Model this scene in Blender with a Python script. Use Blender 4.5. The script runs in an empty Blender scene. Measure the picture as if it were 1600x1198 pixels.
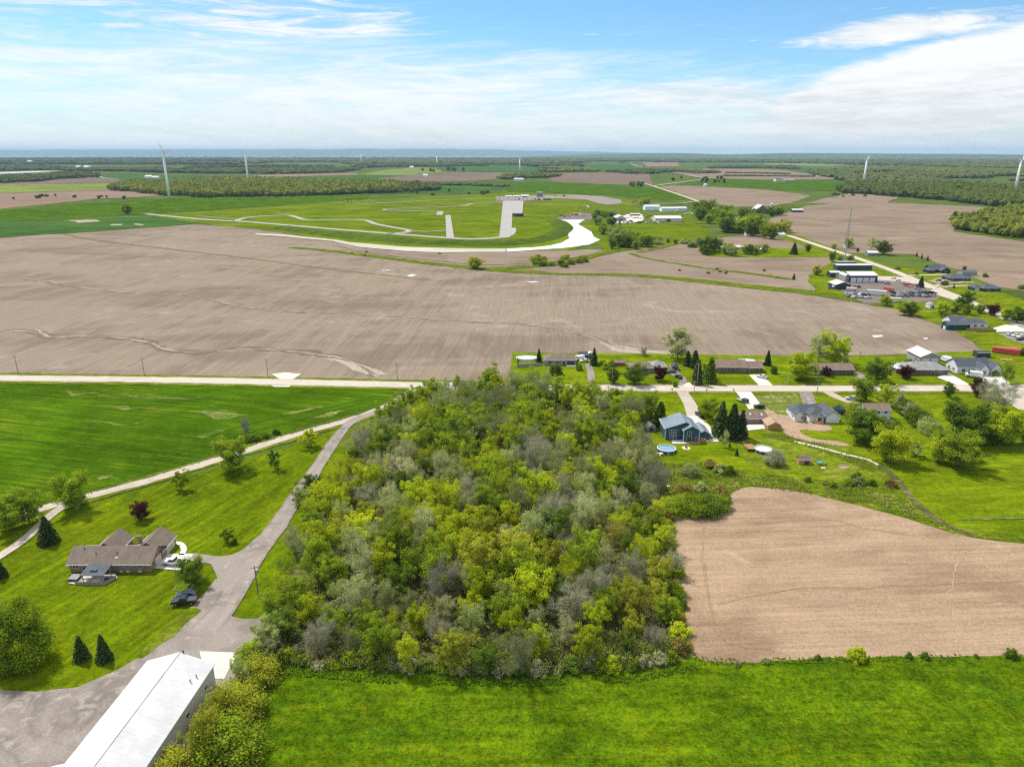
import bpy, bmesh, math, random
import numpy as np
from mathutils import Vector, noise as mnoise
R = math.radians
scene = bpy.context.scene
COL = scene.collection

# ------------------------------------------------------------------ camera
H, F = 100.0, 1100.0                       # drone height (m), focal length in photo pixels (1600 wide)
PITCH = math.atan((599 - 238) / F)
CP, SP = math.cos(PITCH), math.sin(PITCH)
cam = bpy.data.cameras.new('camera')
cam.sensor_fit = 'HORIZONTAL'; cam.sensor_width = 36.0; cam.lens = F / 1600 * 36.0
cam.clip_start = 1.0; cam.clip_end = 120000.0
camo = bpy.data.objects.new('camera', cam); COL.objects.link(camo)
camo.location = (0, 0, H); camo.rotation_euler = (math.pi / 2 - PITCH, 0, 0)
scene.camera = camo

# ------------------------------------------------------------------ node helper
class S:
    """a socket with arithmetic"""
    def __init__(s, t, k): s.t = t; s.k = k
    def m(s, op, o=None, o2=None, clamp=False):
        n = s.t.nodes.new('ShaderNodeMath'); n.operation = op; n.use_clamp = clamp
        s.t.links.new(s.k, n.inputs[0])
        for i, v in ((1, o), (2, o2)):
            if v is None: continue
            if isinstance(v, S): s.t.links.new(v.k, n.inputs[i])
            else: n.inputs[i].default_value = v
        return S(s.t, n.outputs[0])
    def __add__(s, o): return s.m('ADD', o)
    __radd__ = __add__
    def __sub__(s, o): return s.m('SUBTRACT', o)
    def __rsub__(s, o): return (s * -1.0) + o
    def __mul__(s, o): return s.m('MULTIPLY', o)
    __rmul__ = __mul__
    def __truediv__(s, o): return s.m('DIVIDE', o)
    def mx(s, o): return s.m('MAXIMUM', o)
    def mn(s, o): return s.m('MINIMUM', o)
    def sm(s, a, b, lo=0.0, hi=1.0):
        n = s.t.nodes.new('ShaderNodeMapRange'); n.interpolation_type = 'SMOOTHSTEP'
        s.t.links.new(s.k, n.inputs['Value'])
        n.inputs['From Min'].default_value = a; n.inputs['From Max'].default_value = b
        n.inputs['To Min'].default_value = lo; n.inputs['To Max'].default_value = hi
        return S(s.t, n.outputs[0])
def xyz(t, a, b, c=0.0):
    n = t.nodes.new('ShaderNodeCombineXYZ')
    for i, v in enumerate((a, b, c)):
        if isinstance(v, S): t.links.new(v.k, n.inputs[i])
        else: n.inputs[i].default_value = v
    return n.outputs[0]
def sep(t, sock):
    n = t.nodes.new('ShaderNodeSeparateXYZ'); t.links.new(sock, n.inputs[0])
    return [S(t, o) for o in n.outputs]
def nz(t, vec, scale, detail=4.0, rough=0.55, dist=0.0, ntype=None):
    n = t.nodes.new('ShaderNodeTexNoise'); t.links.new(vec, n.inputs['Vector'])
    n.inputs['Scale'].default_value = scale; n.inputs['Detail'].default_value = detail
    n.inputs['Roughness'].default_value = rough; n.inputs['Distortion'].default_value = dist
    return S(t, n.outputs['Fac'])
def mixc(t, fac, a, b):
    n = t.nodes.new('ShaderNodeMix'); n.data_type = 'RGBA'; n.clamp_factor = True
    if isinstance(fac, S): t.links.new(fac.k, n.inputs[0])
    else: n.inputs[0].default_value = fac
    for i, v in ((6, a), (7, b)):
        if isinstance(v, (tuple, list)): n.inputs[i].default_value = (*v[:3], 1)
        else: t.links.new(v, n.inputs[i])
    return n.outputs[2]
def scalec(t, col, f):
    n = t.nodes.new('ShaderNodeVectorMath'); n.operation = 'SCALE'
    if isinstance(col, (tuple, list)): n.inputs[0].default_value = col[:3]
    else: t.links.new(col, n.inputs[0])
    if isinstance(f, S): t.links.new(f.k, n.inputs['Scale'])
    else: n.inputs['Scale'].default_value = f
    return n.outputs[0]

# ------------------------------------------------------------------ world: nishita sky with a high cloud layer
SUN_EL, SUN_AZ = R(56), R(-48)             # azimuth from the view direction (+Y), negative = to the left
sd = Vector((math.sin(SUN_AZ) * math.cos(SUN_EL), math.cos(SUN_AZ) * math.cos(SUN_EL), math.sin(SUN_EL)))
world = bpy.data.worlds.new('World'); scene.world = world; world.use_nodes = True
wt = world.node_tree; wt.nodes.clear()
sky = wt.nodes.new('ShaderNodeTexSky'); sky.sky_type = 'NISHITA'; sky.sun_disc = False
sky.sun_elevation = SUN_EL; sky.sun_rotation = SUN_AZ; sky.air_density = 1.0; sky.dust_density = 0.0; sky.ozone_density = 3.0
wb = wt.nodes.new('ShaderNodeBackground'); wo = wt.nodes.new('ShaderNodeOutputWorld')
wt.links.new(wb.outputs[0], wo.inputs[0])
WS = 0.085
wb.inputs[1].default_value = WS
def build_sky():
    t = wt
    tc = t.nodes.new('ShaderNodeTexCoord')
    x, y, z = sep(t, tc.outputs['Generated'])
    az = x.m('ARCTAN2', y) * (180 / math.pi)          # degrees, 0 = view direction
    el = z.m('ARCSINE') * (180 / math.pi)
    n1 = nz(t, xyz(t, az * 0.050, el * 0.34 + az * 0.012, 3.1), 1.0, 8.0, 0.64, 0.8)      # broad banks
    n2 = nz(t, xyz(t, az * 0.10, el * 0.95 - az * 0.035, 8.7), 1.0, 8.0, 0.66, 1.6)      # fibres falling to the right
    n3 = nz(t, xyz(t, az * 0.30, el * 1.5 + az * 0.10, 1.7), 1.0, 6.0, 0.65, 0.8)        # fine curls
    def blob(ca, ce, ra, re, tilt=0.0):
        da = (az - ca) / ra; de = (el - ce - (az - ca) * tilt) / re
        return (1.0 - (da * da + de * de)).mx(-1.0)
    w1 = (n1 - 0.5); w2 = (n2 - 0.5); w3 = (n3 - 0.5)
    streak = blob(-25, 9.3, 15, 2.0, -0.05).mx(blob(-16, 8.4, 8.5, 0.9, 0.03)) * 0.55 + w2 * 4.2 + w1 * 1.2 + 0.05
    bank = blob(-16, 4.6, 30, 3.6, -0.03) * 0.6 + w2 * 1.8 + w1 * 2.0 + 0.02
    right = blob(34, 4.6, 17.5, 3.4, 0.15) * 1.8 + w3 * 0.9 + w2 * 0.7
    lens = blob(26.5, 7.6, 6.9, 0.95, 0.05) * 1.1 + w3 * 2.0 + w2 * 1.2
    mid = blob(13.5, 3.9, 8.5, 1.4, -0.03) * 0.9 + w3 * 1.4 + w2 * 1.3
    gen = w1 * 5.0 + w2 * 1.0 + 0.75                                                     # broken cloud over the rest of the sky
    gen = gen * el.sm(10.5, 15.0) - el.sm(16.0, 10.0) * 2.0
    soft = (streak.sm(-0.25, 1.1) * 0.95).mx(bank.sm(-0.5, 1.1) * 0.88)
    hard = right.sm(-0.15, 0.75).mx(lens.sm(-0.1, 1.0)).mx(mid.sm(-0.2, 1.1) * 0.85).mx(gen.sm(0.0, 1.0))
    veil = el.sm(-0.5, 6.0, 0.92, 0.0) * (0.92 + w2 * 0.9)
    clear = 1.0 - (1.0 - soft) * (1.0 - hard) * (1.0 - veil.mx(0.0))
    cover = clear.m('MINIMUM', 0.97).mx(0.0)
    cloudc = mixc(t, el.sm(0.0, 5.0), (5.9, 6.0, 6.1), (6.7, 6.75, 6.8))
    grey = (n1 * 0.4 + n2 * 0.3 + n3 * 0.3).sm(0.36, 0.58, 0.84, 1.05)
    cloudc = scalec(t, cloudc, grey)
    tint = t.nodes.new('ShaderNodeVectorMath'); tint.operation = 'MULTIPLY'
    t.links.new(sky.outputs[0], tint.inputs[0]); tint.inputs[1].default_value = (0.64, 0.87, 1.0)
    t.links.new(mixc(t, cover, tint.outputs[0], cloudc), wb.inputs[0])
build_sky()

sun = bpy.data.lights.new('sun', 'SUN'); sun.energy = 3.0; sun.angle = R(3.5); sun.color = (1.0, 0.955, 0.88)
suno = bpy.data.objects.new('sun', sun); COL.objects.link(suno)
suno.rotation_euler = (-sd).to_track_quat('-Z', 'Y').to_euler()
vs = scene.view_settings
vs.view_transform = 'Standard'; vs.look = 'None'; vs.exposure = 0.8; vs.gamma = 1.0; vs.use_curve_mapping = False
cy = scene.cycles
cy.max_bounces = 5; cy.diffuse_bounces = 2; cy.glossy_bounces = 2; cy.transmission_bounces = 3; cy.transparent_max_bounces = 6
cy.volume_bounces = 0; cy.caustics_reflective = False; cy.caustics_refractive = False; cy.use_denoising = False; cy.filter_width = 1.3; cy.use_adaptive_sampling = False
scene.render.film_transparent = False

# ------------------------------------------------------------------ geometry helpers
def G(px, py, z=0.0):
    """point of the place at height z that the photograph shows at (px, py)"""
    u = (px - 800) / F; v = (599 - py) / F
    k = (z - H) / (-SP + v * CP)
    return (u * k, (CP + v * SP) * k)
def top_h(px, py, pt):
    """height of an upright thing that stands at photo point (px, py) and ends at row pt"""
    X, Y = G(px, py); v = (599 - pt) / F
    # (Y*SP + dz*CP) / (Y*CP - dz*SP) = v
    dz = Y * (v * CP - SP) / (CP + v * SP)
    return H + dz
def mpp(px, py):
    """metres per photo pixel at that ground point"""
    X, Y = G(px, py); return (Y * CP + H * SP) / F

def npmesh(name, V, faces, mat=None, tone=None, smooth=False):
    """mesh from numpy: V (n,3), faces (m,k)"""
    me = bpy.data.meshes.new(name)
    V = np.asarray(V, dtype=np.float32); faces = np.asarray(faces, dtype=np.int32)
    n, k = faces.shape
    me.vertices.add(len(V)); me.vertices.foreach_set('co', V.ravel())
    me.loops.add(n * k); me.loops.foreach_set('vertex_index', faces.ravel())
    me.polygons.add(n); me.polygons.foreach_set('loop_start', np.arange(0, n * k, k, dtype=np.int32))
    me.polygons.foreach_set('loop_total', np.full(n, k, dtype=np.int32))
    me.polygons.foreach_set('use_smooth', np.full(n, smooth, dtype=bool))
    me.update(calc_edges=True)
    if tone is not None:
        a = me.attributes.new('tone', 'FLOAT', 'FACE'); a.data.foreach_set('value', np.asarray(tone, dtype=np.float32))
    if mat: me.materials.append(mat)
    return me
def pymesh(name, V, Fc, mat=None, smooth=False):
    me = bpy.data.meshes.new(name); me.from_pydata(V, [], Fc)
    if smooth: me.polygons.foreach_set('use_smooth', [True] * len(me.polygons))
    if mat: me.materials.append(mat)
    me.update(); return me
def obj(name, me, parent=None, loc=(0, 0, 0), rz=0.0, mat=None):
    o = bpy.data.objects.new(name, me); COL.objects.link(o)
    o.location = loc; o.rotation_euler = (0, 0, rz)
    if parent: o.parent = parent
    if mat and me is not None:
        o.material_slots[0].link = 'OBJECT'; o.material_slots[0].material = mat
    return o
THINGS = []
def tag(o, label, cat=None, group=None, kind=None):
    o['label'] = label
    if cat: o['category'] = cat
    if group: o['group'] = group
    if kind: o['kind'] = kind
    return o
def thing(name, label, cat, loc, rz=0.0, group=None):
    return tag(obj(name, None, None, loc, rz), label, cat, group)

class MB:
    """collects simple solids into one mesh"""
    def __init__(s): s.V = []; s.F = []
    def add(s, V, Fc):
        b = len(s.V); s.V += [tuple(v) for v in V]; s.F += [tuple(i + b for i in f) for f in Fc]; return s
    def box(s, x0, x1, y0, y1, z0, z1):
        return s.add([(x, y, z) for z in (z0, z1) for x, y in ((x0, y0), (x1, y0), (x1, y1), (x0, y1))],
              [(3, 2, 1, 0), (4, 5, 6, 7), (0, 1, 5, 4), (1, 2, 6, 5), (2, 3, 7, 6), (3, 0, 4, 7)])
    def prism(s, prof, x0, x1, axis='x'):
        """profile (a, z) extruded along an axis"""
        n = len(prof)
        P = (lambda x, a, z: (x, a, z)) if axis == 'x' else (lambda x, a, z: (a, x, z))
        return s.add([P(x0, a, z) for a, z in prof] + [P(x1, a, z) for a, z in prof],
              [tuple(range(n))[::-1], tuple(range(n, 2 * n))] + [(i, (i + 1) % n, n + (i + 1) % n, n + i) for i in range(n)])
    def tube(s, a, b, r0, r1=None, n=6, cap=True):
        a = Vector(a); b = Vector(b); r1 = r0 if r1 is None else r1
        d = (b - a).normalized(); u = d.orthogonal().normalized(); w = d.cross(u)
        V = [p + (u * math.cos(2 * math.pi * i / n) + w * math.sin(2 * math.pi * i / n)) * r for p, r in ((a, r0), (b, r1)) for i in range(n)]
        Fc = [(i, (i + 1) % n, n + (i + 1) % n, n + i) for i in range(n)]
        if cap: Fc += [tuple(range(n))[::-1], tuple(range(n, 2 * n))]
        return s.add(V, Fc)
    def lathe(s, prof, n=16, c=(0, 0, 0)):
        V = [(c[0] + r * math.cos(2 * math.pi * i / n), c[1] + r * math.sin(2 * math.pi * i / n), c[2] + z) for r, z in prof for i in range(n)]
        Fc = [(k * n + i, k * n + (i + 1) % n, (k + 1) * n + (i + 1) % n, (k + 1) * n + i) for k in range(len(prof) - 1) for i in range(n)]
        Fc += [tuple(range(n))[::-1], tuple(range((len(prof) - 1) * n, len(prof) * n))]
        return s.add(V, Fc)
    def build(s, name, mat, parent=None, loc=(0, 0, 0), rz=0.0, smooth=False):
        return obj(name, pymesh(name, s.V, s.F, mat, smooth), parent, loc, rz)

# ------------------------------------------------------------------ materials
def newmat(name):
    m = bpy.data.materials.new(name); m.use_nodes = True
    t = m.node_tree; b = t.nodes['Principled BSDF']
    return m, t, b
def gpos(t):
    g = t.nodes.new('ShaderNodeNewGeometry'); return g.outputs['Position']
def bump(t, b, h, strength=0.5, dist=0.1):
    n = t.nodes.new('ShaderNodeBump'); n.inputs['Strength'].default_value = strength; n.inputs['Distance'].default_value = dist
    t.links.new(h.k, n.inputs['Height']); t.links.new(n.outputs[0], b.inputs['Normal'])
def paint(name, col, rough=0.7, var=0.12, scale=0.8, metal=0.0, spec=0.3):
    m, t, b = newmat(name)
    tc = t.nodes.new('ShaderNodeTexCoord')
    f = nz(t, tc.outputs['Object'], scale, 5, 0.6) * 0.7 + nz(t, tc.outputs['Object'], scale * 7, 3, 0.6) * 0.3
    c = scalec(t, col, f.sm(0.25, 0.75, 1 - var, 1 + var))
    t.links.new(c, b.inputs['Base Color']); b.inputs['Roughness'].default_value = rough
    b.inputs['Metallic'].default_value = metal; b.inputs['Specular IOR Level'].default_value = spec
    return m
def roofmat(name, col, var=0.22, period=0.4):
    m, t, b = newmat(name)
    tc = t.nodes.new('ShaderNodeTexCoord'); P = tc.outputs['Object']
    x, y, z = sep(t, P)
    streak = nz(t, xyz(t, x * 1.6, y * 0.25, z * 0.25), 1.0, 4, 0.6)
    f = nz(t, P, 0.35, 4, 0.6) * 0.4 + streak * 0.4 + nz(t, P, 5.0, 2, 0.6) * 0.2
    t.links.new(scalec(t, col, f.sm(0.3, 0.7, 1 - var, 1 + var)), b.inputs['Base Color'])
    b.inputs['Roughness'].default_value = 0.85; b.inputs['Specular IOR Level'].default_value = 0.2
    return m
def ribmat(name, col, period=0.9, axis=0, var=0.05, rough=0.45):
    """standing-seam sheet: rib relief across one axis"""
    m, t, b = newmat(name)
    tc = t.nodes.new('ShaderNodeTexCoord'); P = tc.outputs['Object']; q = sep(t, P)
    w = (q[axis] * (2 * math.pi / period)).m('SINE').sm(0.86, 1.0)
    f = nz(t, P, 0.25, 4, 0.6)
    t.links.new(scalec(t, col, f.sm(0.3, 0.7, 1 - var, 1 + var) * (1.0 - w * 0.07)), b.inputs['Base Color'])
    b.inputs['Roughness'].default_value = rough; b.inputs['Specular IOR Level'].default_value = 0.35
    bump(t, b, w, 0.3, 0.03)
    return m
def brickmat(name, c1, c2, mortar):
    m, t, b = newmat(name)
    tc = t.nodes.new('ShaderNodeTexCoord'); x, y, z = sep(t, tc.outputs['Object'])
    n = t.nodes.new('ShaderNodeTexBrick'); t.links.new(xyz(t, x + y, z), n.inputs['Vector'])
    n.inputs['Scale'].default_value = 1.0; n.inputs['Brick Width'].default_value = 0.23; n.inputs['Row Height'].default_value = 0.085
    n.inputs['Mortar Size'].default_value = 0.01
    n.inputs['Color1'].default_value = (*c1, 1); n.inputs['Color2'].default_value = (*c2, 1); n.inputs['Mortar'].default_value = (*mortar, 1)
    f = nz(t, tc.outputs['Object'], 0.8, 3)
    t.links.new(scalec(t, n.outputs[0], f.sm(0.2, 0.8, 0.8, 1.2)), b.inputs['Base Color']); b.inputs['Roughness'].default_value = 0.9
    return m
def soil(name, c1, c2, c3, ang, rows=1.0, big=0.012):
    """tilled earth: c1 main, c2 damp/dark, c3 pale dry crust; rows run at ang degrees"""
    m, t, b = newmat(name); P = gpos(t); x, y, z = sep(t, P)
    a = R(ang); u = x * math.cos(a) + y * math.sin(a); w = y * math.cos(a) - x * math.sin(a)
    large = nz(t, P, big, 5, 0.6, 0.8)
    streak = nz(t, xyz(t, u * 0.011, w * 0.11, 2.0), 1.0, 5, 0.62)
    fine = nz(t, xyz(t, u * 0.03, w * 0.6 * rows, 5.0), 1.0, 6, 0.72)
    grain = nz(t, P, 1.6, 4, 0.75)
    row = nz(t, xyz(t, u * 0.02, w * 2.6, 9.0), 1.0, 2, 0.5)
    band = nz(t, xyz(t, x * 0.005, y * 0.017, 4.0), 1.0, 7, 0.62, 1.2)
    dark = (large * 0.35 + streak * 0.3 + band * 0.35).sm(0.46, 0.60)
    pale = (nz(t, P, big * 2.3, 7, 0.7, 1.5) * 0.55 + streak * 0.2 + (1.0 - band) * 0.25).sm(0.52, 0.66)
    c = mixc(t, dark * 0.9, c1, c2); c = mixc(t, pale * 0.7, c, c3)
    sh = (fine * 0.34 + grain * 0.52 + row * 0.14).sm(0.34, 0.66, 0.72, 1.28)
    weeds = nz(t, P, 0.03, 6, 0.7, 0.5).sm(0.62, 0.74) * nz(t, P, 0.9, 3, 0.7).sm(0.48, 0.6)
    c = mixc(t, weeds * 0.45, scalec(t, c, sh), (0.12, 0.15, 0.03))
    t.links.new(c, b.inputs['Base Color']); b.inputs['Roughness'].default_value = 1.0; b.inputs['Specular IOR Level'].default_value = 0.0
    bump(t, b, fine * 0.5 + grain * 0.5, 0.8, 0.15)
    return m
def grass(name, c1, c2, c3, ang=0.0, stripe=0.0, patch=0.02, grainy=1.0, dry=0.25):
    """c1 main, c2 darker, c3 yellowish; optional mowing stripes"""
    m, t, b = newmat(name); P = gpos(t); x, y, z = sep(t, P)
    a = R(ang); u = x * math.cos(a) + y * math.sin(a); w = y * math.cos(a) - x * math.sin(a)
    large = nz(t, P, patch, 5, 0.62, 0.6)
    mid = nz(t, P, patch * 7, 5, 0.65, 0.4)
    st = nz(t, xyz(t, u * 0.03, w * 0.55, 1.0), 1.0, 4, 0.6)
    grain = nz(t, P, 1.7, 5, 0.85); grain2 = nz(t, P, 0.6, 4, 0.7)
    c = mixc(t, (large * 0.55 + mid * 0.45).sm(0.42, 0.62), c1, c2)
    c = mixc(t, (nz(t, P, patch * 2.1, 6, 0.68, 1.0) * 0.6 + st * 0.4).sm(0.5, 0.7) * dry * 2.4, c, c3)
    sh = (grain * 0.55 + grain2 * 0.3 + st * (0.15 + stripe)).sm(0.36 + stripe * 0.5, 0.64 + stripe * 0.5, 1 - 0.42 * grainy, 1 + 0.42 * grainy)
    macro = nz(t, xyz(t, u * patch * 1.2, w * patch * 2.4, 7.0), 1.0, 6, 0.7, 1.0).sm(0.34, 0.66, 0.76, 1.24)
    t.links.new(scalec(t, c, sh * macro), b.inputs['Base Color']); b.inputs['Roughness'].default_value = 1.0; b.inputs['Specular IOR Level'].default_value = 0.0
    bump(t, b, grain * 0.5 + grain2 * 0.5, 0.7, 0.15 * grainy)
    return m
def gravel(name, c1, c2, c3, sc=1.0):
    m, t, b = newmat(name); P = gpos(t)
    f1 = nz(t, P, 0.06 * sc, 6, 0.62, 1.2); f2 = nz(t, P, 0.35 * sc, 5, 0.65, 0.6); g = nz(t, P, 3.0, 4, 0.8)
    c = mixc(t, f1.sm(0.4, 0.62), c1, c2); c = mixc(t, (f2 * 0.6 + f1 * 0.4).sm(0.5, 0.64) * 0.75, c, c3)
    at = t.nodes.new('ShaderNodeAttribute'); at.attribute_name = 'across'; ac = S(t, at.outputs['Fac']).m('ABSOLUTE')
    worn = ac.sm(0.15, 0.42, 0.0, 1.0) * ac.sm(0.62, 0.9, 1.0, 0.0); rim = ac.sm(0.72, 1.0)
    wear = nz(t, P, 0.12, 4, 0.6).sm(0.3, 0.7, 0.3, 1.0)
    tr = 1.0 + worn * wear * 0.12 - rim * wear * 0.22
    t.links.new(scalec(t, c, g.sm(0.25, 0.75, 0.8, 1.2) * tr), b.inputs['Base Color']); b.inputs['Roughness'].default_value = 0.95
    b.inputs['Specular IOR Level'].default_value = 0.04
    return m
def leafmat(name, c1, c2, trans=0.3):
    """c1..c2: the leaf colours a crown varies between"""
    m, t, b = newmat(name)
    at = t.nodes.new('ShaderNodeAttribute'); at.attribute_name = 'tone'; tone = S(t, at.outputs['Fac'])
    oi = t.nodes.new('ShaderNodeObjectInfo'); rnd = S(t, oi.outputs['Random'])
    c = mixc(t, tone + (rnd - 0.5) * 0.5, c1, c2)
    c = scalec(t, c, (rnd * 7.31).m('FRACT') * 0.4 + 0.8)
    d = t.nodes.new('ShaderNodeBsdfDiffuse'); tr = t.nodes.new('ShaderNodeBsdfTranslucent'); mx = t.nodes.new('ShaderNodeMixShader')
    t.links.new(c, d.inputs[0]); t.links.new(c, tr.inputs[0]); mx.inputs[0].default_value = trans
    t.links.new(d.outputs[0], mx.inputs[1]); t.links.new(tr.outputs[0], mx.inputs[2])
    t.links.new(mx.outputs[0], t.nodes['Material Output'].inputs['Surface']); t.nodes.remove(b)
    return m
def glassmat(name, col):
    m, t, b = newmat(name); b.inputs['Base Color'].default_value = (*col, 1); b.inputs['Roughness'].default_value = 0.08
    b.inputs['Specular IOR Level'].default_value = 0.6
    return m
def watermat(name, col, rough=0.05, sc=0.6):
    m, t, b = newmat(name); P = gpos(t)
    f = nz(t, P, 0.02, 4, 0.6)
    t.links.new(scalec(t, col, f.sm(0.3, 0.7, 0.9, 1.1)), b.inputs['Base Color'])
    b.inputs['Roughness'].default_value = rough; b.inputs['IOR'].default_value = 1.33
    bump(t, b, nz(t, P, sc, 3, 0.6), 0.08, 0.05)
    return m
M = {}
M['soil_main'] = soil('soil_main', (0.235, 0.187, 0.142), (0.165, 0.127, 0.096), (0.335, 0.285, 0.225), 86)
M['soil_near'] = soil('soil_near', (0.322, 0.228, 0.150), (0.215, 0.145, 0.092), (0.42, 0.325, 0.235), 3, big=0.03)
M['soil_mid'] = soil('soil_mid', (0.225, 0.172, 0.130), (0.165, 0.122, 0.092), (0.31, 0.25, 0.195), 10)
M['soil_right'] = soil('soil_right', (0.225, 0.170, 0.124), (0.155, 0.114, 0.084), (0.30, 0.24, 0.18), -12)
M['soil_far'] = soil('soil_far', (0.22, 0.155, 0.115), (0.17, 0.122, 0.092), (0.28, 0.215, 0.16), 5, big=0.004)
M['soil_dark'] = soil('soil_dark', (0.165, 0.122, 0.092), (0.13, 0.097, 0.074), (0.21, 0.165, 0.125), 5, big=0.004)
M['ground'] = grass('ground', (0.080, 0.115, 0.020), (0.058, 0.090, 0.017), (0.145, 0.15, 0.045), patch=0.006)
M['lawn'] = grass('lawn', (0.100, 0.140, 0.002), (0.070, 0.112, 0.002), (0.165, 0.174, 0.004), ang=68, stripe=0.12, patch=0.03)
M['lawn_lot'] = grass('lawn_lot', (0.126, 0.170, 0.003), (0.092, 0.140, 0.002), (0.20, 0.205, 0.012), ang=5, stripe=0.08, patch=0.04)
M['meadow'] = grass('meadow', (0.076, 0.126, 0.002), (0.044, 0.090, 0.002), (0.155, 0.160, 0.004), patch=0.06, grainy=1.45, dry=0.2)
M['lot_wild'] = grass('lot_wild', (0.125, 0.160, 0.004), (0.085, 0.130, 0.003), (0.22, 0.20, 0.03), ang=10, patch=0.05, dry=0.45)
M['lawn_dry'] = grass('lawn_dry', (0.135, 0.170, 0.010), (0.10, 0.148, 0.004), (0.23, 0.205, 0.055), ang=20, patch=0.08, dry=0.5)
M['crop'] = grass('crop', (0.052, 0.107, 0.002), (0.037, 0.083, 0.002), (0.120, 0.143, 0.008), ang=-14, stripe=0.3, patch=0.015, grainy=0.8, dry=0.32)
M['crop_far'] = grass('crop_far', (0.050, 0.105, 0.020), (0.040, 0.088, 0.018), (0.075, 0.115, 0.022), patch=0.004, grainy=0.6)
M['track_grass'] = grass('track_grass', (0.110, 0.150, 0.004), (0.080, 0.122, 0.003), (0.165, 0.172, 0.006), ang=3, patch=0.012, grainy=0.7)
M['bank_grass'] = grass('bank_grass', (0.070, 0.108, 0.012), (0.052, 0.088, 0.010), (0.10, 0.12, 0.018), patch=0.03)
M['rough'] = grass('rough', (0.100, 0.138, 0.006), (0.062, 0.098, 0.004), (0.22, 0.20, 0.05), patch=0.07, grainy=1.2, dry=0.4)
M['field_light'] = grass('field_light', (0.155, 0.19, 0.045), (0.13, 0.165, 0.04), (0.19, 0.20, 0.06), patch=0.004, grainy=0.6)
M['wood_floor'] = grass('wood_floor', (0.10, 0.092, 0.035), (0.065, 0.078, 0.02), (0.18, 0.145, 0.075), patch=0.06, grainy=1.2, dry=0.4)
M['verge'] = grass('verge', (0.115, 0.150, 0.006), (0.088, 0.122, 0.005), (0.23, 0.205, 0.065), patch=0.08, dry=0.45)
M['sparse'] = grass('sparse', (0.125, 0.155, 0.028), (0.095, 0.135, 0.02), (0.34, 0.275, 0.155), patch=0.14, dry=0.6)
M['soil_track'] = soil('soil_track', (0.28, 0.195, 0.128), (0.225, 0.15, 0.095), (0.34, 0.25, 0.17), 3, big=0.05)
M['crop_dark'] = grass('crop_dark', (0.040, 0.085, 0.006), (0.032, 0.072, 0.005), (0.075, 0.11, 0.012), ang=-14, patch=0.05)
M['bare'] = grass('bare', (0.115, 0.145, 0.03), (0.065, 0.12, 0.010), (0.20, 0.175, 0.075), ang=-14, stripe=0.3, patch=0.06, dry=0.5)
M['road'] = gravel('road', (0.46, 0.405, 0.34), (0.41, 0.36, 0.305), (0.52, 0.47, 0.40), 0.5)
M['lane'] = gravel('lane', (0.42, 0.365, 0.305), (0.355, 0.305, 0.255), (0.48, 0.43, 0.365), 0.7)
M['gravel'] = gravel('gravel', (0.265, 0.228, 0.200), (0.175, 0.150, 0.132), (0.36, 0.318, 0.28))
M['gravel_dark'] = gravel('gravel_dark', (0.175, 0.143, 0.125), (0.138, 0.115, 0.105), (0.24, 0.205, 0.18))
M['asphalt'] = gravel('asphalt', (0.345, 0.325, 0.305), (0.30, 0.285, 0.27), (0.41, 0.39, 0.365), 0.6)
M['concrete'] = gravel('concrete', (0.58, 0.545, 0.49), (0.52, 0.485, 0.435), (0.64, 0.61, 0.56), 0.6)
M['stone_pad'] = gravel('stone_pad', (0.60, 0.55, 0.47), (0.52, 0.475, 0.40), (0.66, 0.61, 0.54), 2.0)
M['dirt'] = gravel('dirt', (0.36, 0.255, 0.175), (0.29, 0.195, 0.128), (0.44, 0.335, 0.245), 2.0)
M['rill'] = gravel('rill', (0.36, 0.31, 0.245), (0.26, 0.222, 0.172), (0.44, 0.395, 0.325), 2.0)
M['rill_dark'] = gravel('rill_dark', (0.15, 0.128, 0.088), (0.185, 0.148, 0.108), (0.225, 0.185, 0.145), 3.0)
M['pond'] = watermat('pond', (0.78, 0.76, 0.71), 0.25, 0.4)  # milky water, whitened further to stand for the bright cloud's reflection
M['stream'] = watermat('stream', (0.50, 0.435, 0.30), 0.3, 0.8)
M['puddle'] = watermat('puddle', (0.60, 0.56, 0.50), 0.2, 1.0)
M['lake'] = watermat('lake', (0.13, 0.20, 0.27), 0.25, 0.02)
M['bark'] = paint('bark', (0.13, 0.105, 0.08), 0.95, 0.3, 2.0, spec=0.1)
M['bark_pale'] = paint('bark_pale', (0.27, 0.245, 0.21), 0.95, 0.3, 2.0, spec=0.1)
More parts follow.
